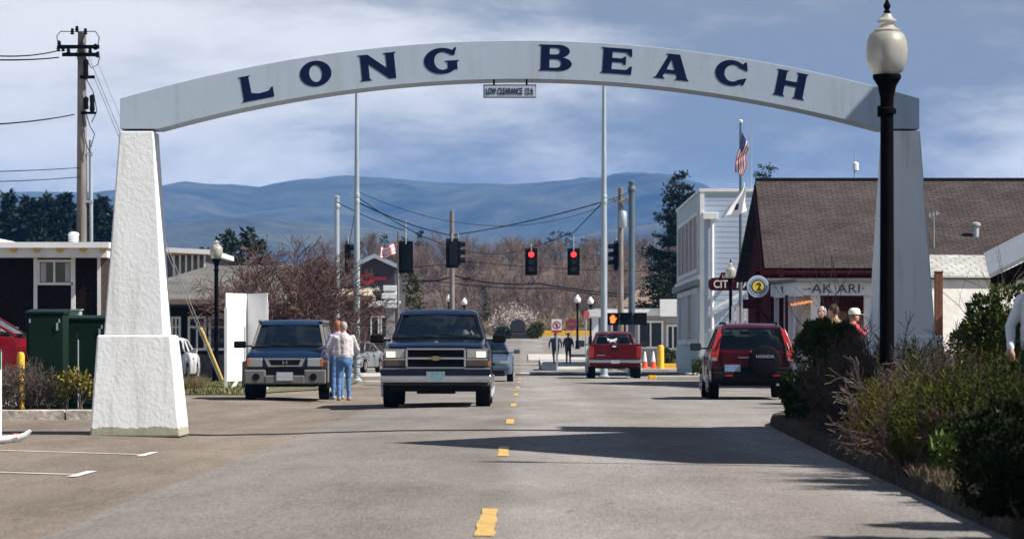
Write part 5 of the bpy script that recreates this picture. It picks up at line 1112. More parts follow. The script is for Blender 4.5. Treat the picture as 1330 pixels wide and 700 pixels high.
# --- dark blue wagon coming towards us
NAVYP = paint('navy_car_paint', (.003, .005, .015), metal=.0, rough=.22); SILV = paint('silver_car_paint', (.30, .31, .34), metal=.5)
Ld = 61.5
sub = car('wagon', 'big dark navy wagon with chrome grille driving towards us, headlights lit', 'car', (X(566, Ld), Ld + 2.75, .011), R(180),
  dict(paint=NAVYP, wr=.385, wheels=[1.75, -1.65], z0=.40, tw=.27, keys=[(-2.75, .93, 1.22, .84), (-2.6, .975, 1.26, .87), (.9, .99, 1.27, .87), (1.2, .99, 1.25, .87), (2.45, .985, 1.17, .86), (2.66, .97, 1.11, .84), (2.70, .96, 1.02, .88)],
       gh=dict(wb=.865, wt=.72, zb=1.25, zt=1.72, crown=.09, y=(1.12, .62, -2.55, -2.68), pil=[(0, .12), (.33, .12), (.62, .12), (1, .16)]), mo=.15, ms=(.125, .08), mz=1.27, myo=.2))
t = sub; wipers(t, 1.14, 1.24, 0, 0)
f = 2.70
lbox(t, 'lower_trim', SILV, -.978, .978, f - .06, f + .02, .66, .735, .012)
gr = lbox(t, 'grille', M_PLAST, -.52, .52, f - .02, f + .035, .73, 1.08)
for z0, z1 in ((1.055, 1.09), (.885, .925), (.715, .748)): lbox(t, 'grille_bar', M_CHROME, -.535, .535, f + .02, f + .065, z0, z1, .01, gr)
for x in (-.53, .53): lbox(t, 'grille_bar', M_CHROME, x - .022, x + .022, f + .02, f + .062, .745, 1.057, .008, gr)
for z in (1.02, .985, .95, .85, .815, .78): lbox(t, 'grille_slat', M_PLAST, -.5, .5, f + .03, f + .045, z - .006, z + .006, 0, gr)
bt = [(-.13, .022), (-.06, .022), (-.05, .04), (.05, .04), (.06, .022), (.13, .022), (.13, -.022), (.06, -.022), (.05, -.04), (-.05, -.04), (-.06, -.022), (-.13, -.022)]
o = link_mesh('emblem', poly_mesh([bt], .006, mat('gold_emblem', (.30, .25, .14), .4, metal=.7)), gr, (0, f + .075, .905)); o.rotation_euler.z = R(180)
for s_ in (-1, 1):
    x0, x1 = (.565, .93) if s_ > 0 else (-.93, -.565)
    hl = lbox(t, 'headlight', M_HLENS, x0, x1, f - .03, f + .035, .905, 1.045, .012); xm = s_ * .93; 
    a0, a1 = sorted((s_ * .74, s_ * .90)); lbox(t, 'lit_bulb', M_HLON, a0, a1, f + .0352, f + .042, .925, 1.025, .01, hl)
    pl_ = lbox(t, 'parking_lamp', mat('dim_amber', (.07, .045, .035), .3, coat=.5), x0, x1, f - .03, f + .03, .755, .865, .012)
    lbox(t, 'lamp_surround', M_CHROME, min(s_ * .555, s_ * .945), max(s_ * .555, s_ * .945), f - .02, f + .02, .872, .898)
    lbox(t, 'lamp_surround', M_CHROME, min(s_ * .555, s_ * .945), max(s_ * .555, s_ * .945), f - .02, f + .02, 1.05, 1.075)
    lbox(t, 'side_marker', M_AMBER, min(s_ * .935, s_ * .99), max(s_ * .935, s_ * .99), f - .2, f - .01, .76, .86)
bp = MB().prism([(f - .05, .46), (f + .12, .47), (f + .15, .52), (f + .15, .58), (f + .12, .62), (f + .12, .66), (f - .05, .66)], 'x', -1.0, 1.0).build('bumper', M_CHROME, t, bevel=.02)
lbox(t, 'bumper_pad', NAVYP, -1.003, 1.003, f - .02, f + .158, .605, .705, .02)
lbox(t, 'air_dam', M_PLAST, -.85, .85, f - .25, f - .02, .30, .46, .03)
lbox(t, 'tow_frame', M_PLAST, -.35, .35, f - .35, f - .1, .26, .34)
plate(t, -.0, f + .152, .575, .31, .155, True, 'teal')
lbox(t, 'hood_ornament', M_CHROME, -.03, .03, 2.30, 2.36, 1.19, 1.215)
lbox(t, 'hanging_charm', M_WHITE, -.04, .03, .48, .50, 1.46, 1.60, .01)
# --- blue and grey boxy car parked on the left
Ed = 71.2; BLUEP = paint('deep_blue_paint', (.006, .018, .048), metal=.1)
el = car('boxy_car', 'boxy dark blue and grey car parked facing us beside the couple', 'car', (X(370, Ed), Ed + 2.14, .006), R(180),
  dict(paint=BLUEP, roofm=BLUEP, pillar=M_GREYCLAD, wr=.335, wheels=[1.28, -1.3], z0=.34, tw=.22, keys=[(-2.14, .84, 1.05, .76), (-2.0, .88, 1.1, .80), (.7, .895, 1.12, .80), (1.15, .89, 1.09, .79), (1.95, .86, .98, .77), (2.08, .83, .90, .76), (2.13, .80, .80, .76)],
       gh=dict(wb=.80, wt=.68, zb=1.10, zt=1.60, crown=.09, y=(1.02, .45, -2.0, -2.1), pil=[(0, .14), (.4, .10), (.72, .1), (1, .2)]), mo=.16, ms=(.13, .075), mz=1.17, myo=.2))
t = el; f = 2.13; wipers(t, 1.03, 1.09, 0, 0)
for s_ in (-1, 1):
    a0, a1 = sorted((s_ * .62, s_ * .915)); MB().hexa([(a0, .85, .36), (a1, .85, .36), (a1, f - .12, .36), (a0, f - .02, .36), (a0, .85, .78), (a1, .85, .82), (a1, f - .14, .82), (a0, f - .02, .84)]).build('front_wing', M_GREYCLAD, t, bevel=.03)
    a0, a1 = sorted((s_ * .47, s_ * .79)); hl = lbox(t, 'headlight', M_HLENS, a0, a1, f - .08, f + .025, .70, .885, .02)
    a0, a1 = sorted((s_ * .74, s_ * .80)); lbox(t, 'indicator', M_AMBER, a0, a1, f - .06, f + .027, .71, .875, .006, hl)
    a0, a1 = sorted((s_ * .40, s_ * .86)); MB().box(a0, a1, f - .06, f + .06, .34, .64).build('bumper_corner', M_GREYCLAD, t, bevel=.03)
    o = MB().prism([(.075 * math.cos(k * math.pi / 10), .075 * math.sin(k * math.pi / 10)) for k in range(20)], 'y', 0, .008).build('fog_lamp', M_PLAST, t); o.location = (s_ * .60, f + .061, .49)
    for y in (1.28, -1.3): MB().path([(s_ * .90, y + .42 * math.cos(R(a)), .335 + .44 * math.sin(R(a))) for a in range(-10, 191, 20)], .045, 6).build('arch_flare', M_GREYCLAD, t, smooth=50)
    lbox(t, 'sill_cladding', M_GREYCLAD, min(s_ * .86, s_ * .91), max(s_ * .86, s_ * .91), -.85, .82, .34, .55, .02)
gr = MB().prism([(-.44, .885), (.44, .885), (.36, .70), (-.36, .70)], 'y', f - .02, f + .035).build('grille_surround', M_CHROME, t, bevel=.015)
MB().prism([(-.34, .85), (.34, .85), (.29, .735), (-.29, .735)], 'y', f + .036, f + .044).build('grille', M_PLAST, gr)
for pts in (((-.045, .045), (.035, -.035)), ((.045, .045), (.035, -.035))):
    (xa, za) = pts[0]; MB().tube((xa, f + .05, .79 + .035), (xa * .8, f + .05, .79 - .035), .009, n=6).build('emblem', M_CHROME, gr)
MB().tube((-.04, f + .05, .79), (.04, f + .05, .79), .008, n=6).build('emblem', M_CHROME, gr)
lbox(t, 'lower_intake', M_PLAST, -.45, .45, f - .05, f + .03, .54, .68)
lbox(t, 'bumper', M_GREYCLAD, -.42, .42, f - .05, f + .07, .34, .52, .025)
plate(t, 0, f + .072, .50, .33, .165, True, 'white')
for s_ in (-1, 1): lbox(t, 'roof_rail', M_GREYCLAD, min(s_ * .60, s_ * .70), max(s_ * .60, s_ * .70), -1.9, .38, 1.645, 1.70, .02)
# --- dark red compact off-roader parked on the right, rear to us
Cd = 71.5; REDP = paint('dark_red_paint', (.045, .003, .009), metal=.1); 
cv = car('compact_suv', 'dark red compact off roader with covered spare wheel parked by the shrubs', 'car', (X(977, Cd), Cd + 2.2, .006), 0,
  dict(paint=REDP, wr=.335, wheels=[1.3, -1.3], z0=.36, tw=.22, keys=[(-2.2, .80, 1.04, .72), (-2.12, .86, 1.06, .76), (-1.7, .89, 1.08, .79), (.8, .89, 1.08, .80), (1.1, .89, 1.05, .79), (2.0, .85, .92, .74), (2.2, .78, .78, .7)],
       gh=dict(wb=.79, wt=.63, zb=1.06, zt=1.53, crown=.075, y=(1.1, .35, -1.95, -2.14), pil=[(0, .1), (.36, .1), (.68, .1), (1, .22)]), mo=.15, ms=(.12, .08), mz=1.12))
t = cv; r_ = -2.2
lbox(t, 'tailgate', REDP, -.66, .66, r_ - .02, r_ + .1, .68, 1.03, .03)
lbox(t, 'lower_cladding', M_PLAST, -.86, .86, r_ - .05, r_ + .2, .36, .70, .05); lbox(t, 'bumper', M_PLAST, -.85, .85, r_ - .11, r_ + .05, .42, .60, .04)
for s_ in (-1, 1):
    pts = [(s_ * .66, -2.03, 1.50), (s_ * .70, -2.10, 1.36), (s_ * .765, -2.17, 1.14), (s_ * .80, -2.2, .95), (s_ * .80, -2.2, .82)]
    rg = []
    for (x, y, z), w in zip(pts, (.045, .06, .075, .085, .06)): rg.append([(x - w, y - .045, z), (x + w, y - .03, z), (x + w, y + .06, z), (x - w, y + .06, z)])
    tl = MB().loft(rg).build('tail_light', M_TAIL, t, bevel=.012)
    MB().box(s_ * .80 - .05, s_ * .80 + .05, r_ - .052, r_ - .04, .83, .90).build('reversing_lens', M_HLENS, tl)
    o = lbox(t, 'reflector', M_TAIL, min(s_ * .42, s_ * .58), max(s_ * .42, s_ * .58), r_ - .125, r_ - .111, .50, .535)
sc_ = thing('spare_wheel', None, None, (.26, r_ - .02, .82)); sc_.parent = t
nn = 36; MB().loft([[(rr * math.cos(2 * math.pi * i / nn), y, rr * math.sin(2 * math.pi * i / nn)) for i in range(nn)] for rr, y in ((.30, 0), (.335, -.04), (.335, -.15), (.315, -.185), (.25, -.205), (.05, -.21))]).build('cover', mat('spare_cover_black', (.010, .010, .011), .8, var=.1, spec=.02), sc_, smooth=40)
link_mesh('lettering', text_mesh('HONDA', M_GALV, .38, .065, .004, bold=.01), sc_, (0, -.215, .10))
plate(t, -.42, r_ - .055, .66, .31, .155, False, 'blue')
lbox(t, 'chrome_handle', M_CHROME, -.30, .0, r_ - .035, r_ - .021, .885, .905)
lbox(t, 'emblem', M_CHROME, -.045, .045, r_ - .03, r_ - .021, 1.0, 1.04, .004)
MB().tube((0.0, -2.17, 1.09), (.38, -2.12, 1.13), .012, n=5).build('rear_wiper', M_PLAST, t)
lbox(t, 'exhaust', M_CHROME, .5, .57, r_ - .06, r_ + .15, .30, .36, .02)
for s_ in (-1, 1): MB().path([(s_ * .54, .2, 1.60), (s_ * .55, .1, 1.635), (s_ * .55, -1.7, 1.635), (s_ * .54, -1.8, 1.60)], .016, 6).build('roof_rail', M_PLAST, t, smooth=60)
# --- red pickup further up the road, rear to us
Pd = 121; RED2 = paint('bright_red_paint', (.10, .004, .006))
pk = car('pickup', 'bright red pickup truck driving away towards the junction', 'pickup truck', (X(799, Pd), Pd + 2.8, .011), 0,
  dict(paint=RED2, wr=.37, wheels=[1.75, -1.6], z0=.42, tw=.26, rear_seat=False, sglass=M_CGLASS, keys=[(-2.75, .90, 1.16, .80), (-2.65, .94, 1.18, .84), (-.9, .95, 1.18, .86), (.9, .95, 1.18, .86), (1.3, .95, 1.16, .85), (2.5, .93, 1.06, .82), (2.75, .88, .9, .8)],
       gh=dict(wb=.81, wt=.64, zb=1.16, zt=1.60, crown=.08, y=(1.15, .6, -.75, -.9), pil=[(0, .1), (.6, .1), (1, .22)]), mo=.2, ms=(.12, .12), mz=1.25))
t = pk; r_ = -2.75
lbox(t, 'load_bed', M_INT, -.72, .72, r_ + .15, -1.05, 1.14, 1.202)
lbox(t, 'bed_rail', RED2, -.93, -.74, r_ + .02, -.95, 1.15, 1.24, .03); lbox(t, 'bed_rail', RED2, .74, .93, r_ + .02, -.95, 1.15, 1.24, .03)
tg = lbox(t, 'tailgate', RED2, -.74, .74, r_ - .03, r_ + .05, .70, 1.235, .03)
lbox(t, 'tailgate_handle', M_PLAST, -.12, .12, r_ - .045, r_ - .031, 1.03, 1.10, .01, tg)
o = MB().prism([(.07 * math.cos(k * math.pi / 12), .03 * math.sin(k * math.pi / 12)) for k in range(24)], 'y', -.012, 0).build('emblem', M_WHITE, tg); o.location = (-.03, r_ - .032, 1.15)
lbox(t, 'lettering_strip', M_CHROME, -.66, -.36, r_ - .036, r_ - .031, .82, .85, 0, tg)
lbox(t, 'bumper', M_CHROME, -.94, .94, r_ - .18, r_ + .02, .56, .68, .04)
plate(t, 0, r_ - .182, .60, .3, .1, False, 'white')
for s_ in (-1, 1): lbox(t, 'tail_light', M_TAIL, min(s_ * .76, s_ * .93), max(s_ * .76, s_ * .93), r_ - .035, r_ + .05, .74, 1.14, .02)
# white bow sticker in the back window
bow = [(-.19, .09), (-.06, .03), (.05, .04), (.17, .10), (.15, -.01), (.07, 0), (.14, -.10), (.02, -.03), (-.10, -.09), (-.07, 0), (-.17, -.02)]
o = link_mesh('window_sticker', poly_mesh([bow], .003, M_WHITE), t, (-.05, -.90, 1.37)); o.rotation_euler.x = R(-17)
# --- small blue sedan behind the wagon
Sd = 108; LBLUE = paint('steel_blue_paint', (.09, .13, .19), metal=.45)
def sedan(name, label, loc, rz, pm):
    t = car(name, label, 'car', loc, rz, dict(paint=pm, wr=.31, wheels=[1.35, -1.3], z0=.26, tw=.2, keys=[(-2.25, .78, .92, .66), (-2.1, .85, .97, .72), (-1.3, .87, .95, .76), (.7, .87, .93, .76), (1.1, .87, .90, .75), (2.0, .84, .76, .7), (2.2, .78, .66, .68), (2.26, .72, .58, .66)],
       gh=dict(wb=.75, wt=.58, zb=.92, zt=1.32, crown=.06, y=(1.05, .2, -1.0, -1.65), pil=[(0, .08), (.48, .1), (1, .2)]), mo=.12, ms=(.1, .07), mz=.98, mirror=pm))
    f = 2.24
    for s_ in (-1, 1): a0, a1 = sorted((s_ * .42, s_ * .74)); lbox(t, 'headlight', M_HLENS, a0, a1, f - .15, f + .012, .56, .67, .03)
    lbox(t, 'grille', M_PLAST, -.3, .3, f - .02, f + .025, .55, .62, .01); lbox(t, 'lower_intake', M_PLAST, -.6, .6, f - .05, f + .03, .27, .38, .02)
    lbox(t, 'bumper', pm, -.76, .76, f - .1, f + .035, .39, .53, .04); plate(t, 0, f + .037, .44, .3, .12, True, 'white')
    for s_ in (-1, 1): a0, a1 = sorted((s_ * .42, s_ * .76)); lbox(t, 'tail_light', M_TAIL, a0, a1, -2.27, -2.1, .68, .84, .02)
    return t
sedan('sedan', 'steel blue sedan following behind the dark wagon', (X(631, Sd), Sd + 2.25, .011), R(180), LBLUE)
sedan('sedan', 'silver sedan parked by the bank behind the pale pole', (X(457, 148), 148 + 2.2, .006), R(168), SILV)
sedan('sedan', 'white sedan almost hidden behind the white pillar', (X(205, 104), 106.2, .03), R(179), paint('white_car_paint', (.62, .63, .66), metal=0))
rc_ = sedan('sedan', 'bright red car parked behind the bare twiggy shrub', (X(30, 60.5) - 1.16, 60.5, .0), R(-90), paint('signal_red_paint', (.20, .006, .014)))
rc_.scale = (1.1, 1.1, 1.42)
# ---------------------------------------------------------------- people (local: facing +y)
def person(label, loc, rz, h=1.7, pose=None, shirt=(.4, .4, .4), trousers=(.05, .08, .16), hair=(.2, .12, .07), shoes=(.03, .03, .03), skin=(.48, .27, .19), hat=None, hairlen=0.0, sleeve=1.0, group=None, voxel=.0115, wide=1.0, trouser_top=.97):
    p = dict(lu=(-.27, .02, 1.15), lh=(-.26, .12, .92), ru=(.27, .02, 1.15), rh=(.26, .12, .92), lean=0.0, lk=(-.10, .03, .50), lf=(-.11, 0, .07), rk=(.10, .03, .50), rf=(.11, 0, .07), look=0.0, hip=.94)
    p.update(pose or {}); s = h / 1.72
    t = thing('person', label, 'person', loc, rz, group)
    c1, c2, c3, c4 = 0, 1, 2, 3       # skin, shirt, trousers, shoes
    V = lambda q: Vector(q) * s
    ln = p['lean']; hz_ = p['hip'] - .94
    def up(x, y, z): # torso leans forward about the hips
        zz_ = z - .95; return Vector((x * wide if abs(x) < .3 else x, y + math.sin(ln) * zz_, .95 + math.cos(ln) * zz_ + hz_)) * s
    caps = []   # (a, b, ra, rb, mat)
    def cap(a, b, ra, rb, m): caps.append((Vector(a), Vector(b), ra * s, rb * s, m))
    mb = MB()
    rings = []
    for z, rx, ry, yy in ((.84, .12, .09, 0), (.90, .165, .115, 0), (.98, .168, .118, 0), (1.08, .150, .108, .0), (1.20, .165, .118, 0), (1.32, .178, .115, 0), (1.40, .155, .092, -.01), (1.45, .085, .07, -.012), (1.49, .055, .055, -.01)):
        rings.append([up(rx * math.cos(2 * math.pi * i / 18), yy + ry * math.sin(2 * math.pi * i / 18), z) for i in range(18)])
    mb.loft(rings)
    for z0_, z1_, r0_, m in ((.86, .94, .13, c3), (1.0, 1.36, .14, c2)): cap(up(0, 0, z0_), up(0, 0, z1_), r0_, r0_, m)
    for x_ in (-.1, .1): cap(up(x_, 0, 1.02), up(x_, 0, 1.34), .10, .09, c2)
    cap(up(0, -.008, 1.46), up(0, .005, 1.56), .055, .052, c1)
    hc = up(0, .025, 1.615)
    for sd in (-1, 1):
        k = 'l' if sd < 0 else 'r'; sh = up(sd * .175, -.005, 1.385); e = up(*p[k + 'u']); hnd = up(*p[k + 'h'])
        cap(sh, e, .058, .045, c2); w = e.lerp(hnd, .82); sp = e.lerp(w, .999 if sleeve >= 1 else .02)
        if sleeve >= 1: cap(e, w, .044, .034, c2)
        else: cap(e, w, .042, .028, c1)
        d = (hnd - e).normalized(); side = d.cross(Vector((0, 0, 1)) if abs(d.z) < .9 else Vector((0, 1, 0))).normalized(); nrm = side.cross(d)
        cap(w, hnd, .026, .03, c1)
        for q, ln_ in ((-.026, .068), (-.009, .078), (.009, .074), (.026, .056)):
            k1 = hnd + side * q * s + d * .03 * s; cap(hnd + side * q * s * .8, k1, .0125, .011, c1); cap(k1, k1 + (d * .8 - nrm * .45) * ln_ * s * .75, .011, .0085, c1)
        cap(hnd - d * .04 * s + side * sd * .02 * s, hnd + side * sd * .055 * s + d * .02 * s, .014, .011, c1)
        hp = up(sd * .088, 0, .91); kn = V((p[k + 'k'][0], p[k + 'k'][1], p[k + 'k'][2])); ft = V(p[k + 'f'])
        cap(hp, kn, .092, .062, c3); cap(kn, ft + Vector((0, 0, .02 * s)), .060, .042, c3)
        cap(ft + V((0, -.03, -.02)), ft + V((0, .13, -.035)), .042, .033, c4)
    for a, b, ra, rb, m in caps:
        n = 12; mb.tube(a, b, ra, rb, n); mb.ell(a, (ra,) * 3, 12, 8); mb.ell(b, (rb,) * 3, 12, 8)
    # head: skull, jaw, nose, brow, ears
    lk = Matrix.Rotation(p['look'], 3, 'Z')
    def hd(x, y, z): return hc + (lk @ Vector((x, y, z))) * s
    mb.ell(hc, (.076 * s, .094 * s, .112 * s), 18, 14); mb.ell(hd(0, .030, -.055), (.052 * s, .055 * s, .058 * s), 14, 10)
    mb.tube(hd(0, .085, .015), hd(0, .112, -.022), .009 * s, .016 * s, 8); mb.ell(hd(0, .104, -.024), (.014 * s,) * 3, 8, 6); mb.tube(hd(-.035, .078, .022), hd(.035, .078, .022), .014 * s, .014 * s, 8); mb.ell(hd(0, .076, -.066), (.022 * s, .014 * s, .011 * s), 8, 6)
    for sd in (-1, 1): mb.ell(hd(sd * .078, -.005, -.005), (.012 * s, .022 * s, .032 * s), 8, 6)
    caps.append((hd(0, .02, -.05), hd(0, 0, .03), .09 * s, .09 * s, c1))
    tmp = mb.build('tmp', None); rm = tmp.modifiers.new('r', 'REMESH'); rm.mode = 'VOXEL'; rm.voxel_size = voxel * s
    sm = tmp.modifiers.new('s', 'SMOOTH'); sm.iterations = 3; sm.factor = .5
    dg = bpy.context.evaluated_depsgraph_get(); me = bpy.data.meshes.new_from_object(tmp.evaluated_get(dg)); old = tmp.data; bpy.data.objects.remove(tmp); bpy.data.meshes.remove(old)
    me.name = 'body'; nP = len(me.polygons); cen = np.empty(nP * 3); me.polygons.foreach_get('center', cen); cen = cen.reshape(-1, 3)
    best = np.full(nP, 1e9); mi = np.zeros(nP, dtype=np.int32)
    for a, b, ra, rb, m in caps:
        a = np.array(a); b = np.array(b); ab = b - a; tt = np.clip(((cen - a) @ ab) / max(1e-9, ab @ ab), 0, 1); dd = np.linalg.norm(cen - (a + tt[:, None] * ab), axis=1) - (ra + (rb - ra) * tt)
        k = dd < best; best[k] = dd[k]; mi[k] = m
    tag_ = '_%d_%d' % (int(shirt[0] * 997), int(shirt[1] * 997))
    me.materials.clear()
    for m in (mat('skin_%d' % int(skin[0] * 100), skin, .55, var=.08, vs=9), mat('shirt' + tag_, shirt, .85, var=.12, vs=9, bump=.3, bs=25), mat('trousers_%d_%d' % (int(trousers[0] * 997), int(trousers[2] * 997)), trousers, .85, var=.18, vs=7, bump=.3, bs=22), mat('shoes_%d' % int(shoes[0] * 997), shoes, .7, var=.1)): me.materials.append(m)
    me.polygons.foreach_set('material_index', mi); me.polygons.foreach_set('use_smooth', np.ones(nP, dtype=bool)); me.update()
    nv = len(me.vertices); co_ = np.empty(nv * 3); me.vertices.foreach_get('co', co_); co_ = co_.reshape(-1, 3); no_ = np.empty(nv * 3); me.vertices.foreach_get('normal', no_); no_ = no_.reshape(-1, 3)
    cl = np.zeros(nv); vi = np.empty(len(me.loops), dtype=np.int32); me.loops.foreach_get('vertex_index', vi); lt_ = np.empty(nP, dtype=np.int32); me.polygons.foreach_get('loop_total', lt_); fm_ = np.repeat(mi, lt_); cl[vi[(fm_ == c2) | (fm_ == c3)]] = 1
    fo = np.array([mnoise.noise(Vector((p_[0] * 11, p_[1] * 11 + p_[2] * 6, p_[2] * 17))) + .6 * mnoise.noise(Vector((p_[0] * 24, p_[1] * 24, p_[2] * 30 - p_[0] * 14))) if c_ else 0 for p_, c_ in zip(co_, cl)])
    co_ = co_ + no_ * (fo * .0055 * s * cl + .004 * cl)[:, None]; me.vertices.foreach_set('co', co_.ravel()); me.update()
    body = link_mesh('body', me, t)
    # eyes
    for sd in (-1, 1): MB().ell(hd(sd * .032, .086, .004), (.011 * s, .006 * s, .006 * s), 8, 6).build('eye', mat('eye_dark', (.02, .015, .012), .2), body)
    # hair: shell over the skull open at the face
    hb = MB(); rg = []; nu = 22
    for j in range(9):
        tt = R(92 - j * 15); ring = []
        for i in range(nu):
            a = 2 * math.pi * i / nu; front = max(0, math.sin(a)); rr = 1.0 + .06 * math.sin(a * 5 + j) * .5
            z = math.sin(tt); cr = math.cos(tt)
            zz_ = z if z > 0 else z * (1 - front)
            if z <= .25: zz_ = z + (.33 - z) * min(1, front * 1.5) ** .6
            ring.append(hd(.086 * cr * math.cos(a) * rr if zz_ == z else .084 * math.cos(math.asin(max(-1, min(1, zz_)))) * math.cos(a), -.006 + .102 * (cr if zz_ == z else math.cos(math.asin(max(-1, min(1, zz_))))) * math.sin(a), .012 + .118 * zz_ - (hairlen * max(0, -z) * max(0, -math.sin(a) + .6))))
        rg.append(ring)
    if hair is not None: hb.loft(rg, True, True).build('hair', mat('hair_%d_%d' % (int(hair[0] * 997), int(hair[2] * 997)), hair, .7, var=.3, vs=30, bump=.6, bs=60), body, smooth=70)
    if hat is not None:
        hm = mat('hat_%d' % int(hat[0] * 997), hat, .8, var=.08); h_ = MB(); pr_ = [(.099, .035), (.100, .06), (.096, .10), (.078, .135), (.04, .15), (.005, .152)]
        h_.loft([[hd(r * math.cos(2 * math.pi * i / 20), r * 1.12 * math.sin(2 * math.pi * i / 20), z) for i in range(20)] for r, z in pr_]).build('cap', hm, body, smooth=60)
        MB().slab([hd(-.07, .085, .045), hd(.07, .085, .045), hd(.055, .18, .03), hd(-.055, .18, .03)], .006).build('cap_peak', hm, body, bevel=.01)
    return t
JEANS = (.07, .16, .33)
person('person in pale grey top and blue jeans leaning to the boxy car window', (X(447, 70.2), 70.2, .006), R(18), 1.63, dict(lu=(-.30, .12, 1.14), lh=(-.24, .36, 1.10), ru=(.29, .08, 1.12), rh=(.22, .30, 1.02), lean=.06, lk=(-.11, .05, .5), lf=(-.12, -.03, .07)), (.48, .45, .46), JEANS, (.30, .27, .25), shoes=(.35, .2, .15), wide=1.12)
person('person with reddish hair standing behind the one in pale grey', (X(438, 71.4), 71.6, .006), R(35), 1.66, dict(lh=(-.28, .30, 1.12), rh=(.2, .28, 1.05)), (.32, .28, .42), JEANS, (.30, .10, .035), hairlen=.06, shoes=(.3, .3, .32))
person('bald headed person standing among others behind the dark shrub', (X(1068, 62.5), 62.5, .13), R(150), 1.72, {}, (.25, .24, .26), (.06, .06, .07), (.42, .35, .30), skin=(.50, .29, .22))
person('person with short dark brown hair between two others behind the shrub', (X(1084, 61), 61, .13), R(60), 1.74, {}, (.22, .16, .08), (.05, .05, .06), (.06, .025, .015), skin=(.52, .28, .2))
person('person in red top and white cap holding something up behind the shrub', (X(1108, 58.5), 58.5, .13), R(-75), 1.62, dict(rh=(.10, .38, 1.47), ru=(.30, .16, 1.2), lh=(-.12, .36, 1.42)), (.30, .035, .045), (.06, .07, .1), (.2, .12, .08), hat=(.72, .74, .62))
person('person in white shirt standing beyond the low evergreen shrubs', (X(1356, 30.5), 30.5, .13), R(170), 1.74, {}, (.70, .73, .78), (.03, .03, .04), (.03, .02, .02), wide=1.1)
person('walker in dark blue jacket and trousers by the no turn sign', (X(721.5, 176), 176, .24), R(8), 1.66, dict(lf=(-.11, -.2, .12), rf=(.11, .16, .07), rk=(.1, .16, .5)), (.02, .032, .07), (.018, .02, .026), (.02, .015, .012), voxel=.02, wide=1.25)
person('walker in dark green jacket beside the one in blue', (X(738, 178), 178, .26), R(-8), 1.64, dict(lf=(-.10, .14, .07), lk=(-.1, .15, .5)), (.035, .05, .04), (.018, .018, .022), (.06, .04, .03), voxel=.02)
# driver of the wagon
person('driver with red hair in white top at the wheel of the wagon', (X(566, Ld) + .43, Ld + 2.75 - .42, .27), R(180), 1.66, dict(hip=.70, lk=(-.12, .42, .62), lf=(-.12, .62, .30), rk=(.12, .42, .62), rf=(.12, .62, .30), lh=(-.22, .42, 1.22), rh=(.16, .42, 1.20), lu=(-.30, .18, 1.12), ru=(.28, .18, 1.12), look=.3), (.72, .72, .72), (.05, .06, .1), (.25, .06, .025), hairlen=.05)
# steering wheel belongs to the wagon
MB().path([(-.43 + .19 * math.cos(a * math.pi / 10), .74 + .03 * math.sin(a * math.pi / 10), 1.30 + .17 * math.sin(a * math.pi / 10)) for a in range(21)], .016, 6).build('steering_wheel', M_INT, sub, smooth=60)
# ---------------------------------------------------------------- vegetation
def lm(name, a, b, vs=1.2, rough=.6):
    m = mat(name, a, rough, var=.25, vs=vs, c2=b, fine=.2); t_ = m.node_tree; bs = t_.nodes['Principled BSDF']
    bs.inputs['Specular IOR Level'].default_value = .04
    try: bs.inputs['Subsurface Weight'].default_value = 0
    except Exception: pass
    return m
M_EVER = lm('evergreen_leaf', (.022, .040, .012), (.05, .075, .02), 2.5)
M_BLKLEAF = lm('black_green_leaf', (.007, .013, .005), (.02, .03, .01), 3)
M_GLOSS = lm('broad_leaf', (.035, .06, .018), (.11, .13, .035), 3, .4)
M_JUNI = lm('juniper_needle', (.034, .05, .009), (.115, .115, .022), 2.6)
M_JUNIB = lm('bronze_needle', (.03, .032, .009), (.105, .085, .02), 3)
M_JUNIC = lm('dark_needle', (.022, .036, .010), (.07, .085, .02), 3)
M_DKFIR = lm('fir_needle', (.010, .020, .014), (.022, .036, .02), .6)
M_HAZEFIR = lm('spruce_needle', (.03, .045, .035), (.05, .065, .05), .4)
M_YGLEAF = lm('yellow_green_leaf', (.13, .12, .025), (.26, .22, .05), 4)
M_TWIG = mat('grey_twig', (.075, .055, .045), .9, var=.3, vs=6, c2=(.15, .118, .098)); M_DKTWIG = mat('dark_twig', (.035, .021, .016), .9, var=.3, vs=6, c2=(.095, .056, .042))
M_REDTWIG = mat('red_brown_twig', (.085, .042, .036), .9, var=.3, vs=2, c2=(.16, .09, .075))
M_BARK = mat('bark', (.07, .055, .045), .9, var=.35, vs=8, stretch=(1, 1, .3), bump=.5)
M_WOODS = mat('bare_woods_twig', (.115, .072, .052), .9, var=.35, vs=.09, c2=(.20, .14, .105), fine=.3)
M_BLOSSOM = lm('blossom_petal', (.50, .42, .38), (.66, .60, .54), 2)
M_STRAW = mat('straw', (.20, .15, .075), .9, var=.3, vs=3, c2=(.28, .22, .11))
def leaves(pts, dirs, L, Wd, jitter=.5, seg=1):
    """rhombic leaves: one quad each, at pts, pointing along dirs"""
    n = len(pts); d = dirs + RNG.normal(0, jitter, (n, 3)); d /= np.linalg.norm(d, axis=1)[:, None] + 1e-9
    r = RNG.normal(0, 1, (n, 3)); s_ = np.cross(d, r); s_ /= np.linalg.norm(s_, axis=1)[:, None] + 1e-9
    l = L * RNG.uniform(.6, 1.25, n)[:, None]; w = Wd * RNG.uniform(.7, 1.2, n)[:, None]; nn_ = np.cross(d, s_)
    V = np.stack([pts, pts + d * l * .5 + s_ * w * .5 + nn_ * w * .15, pts + d * l, pts + d * l * .5 - s_ * w * .5 + nn_ * w * .15], 1)
    return V.reshape(-1, 3)
def quads(nv): return np.arange(nv).reshape(-1, 4)
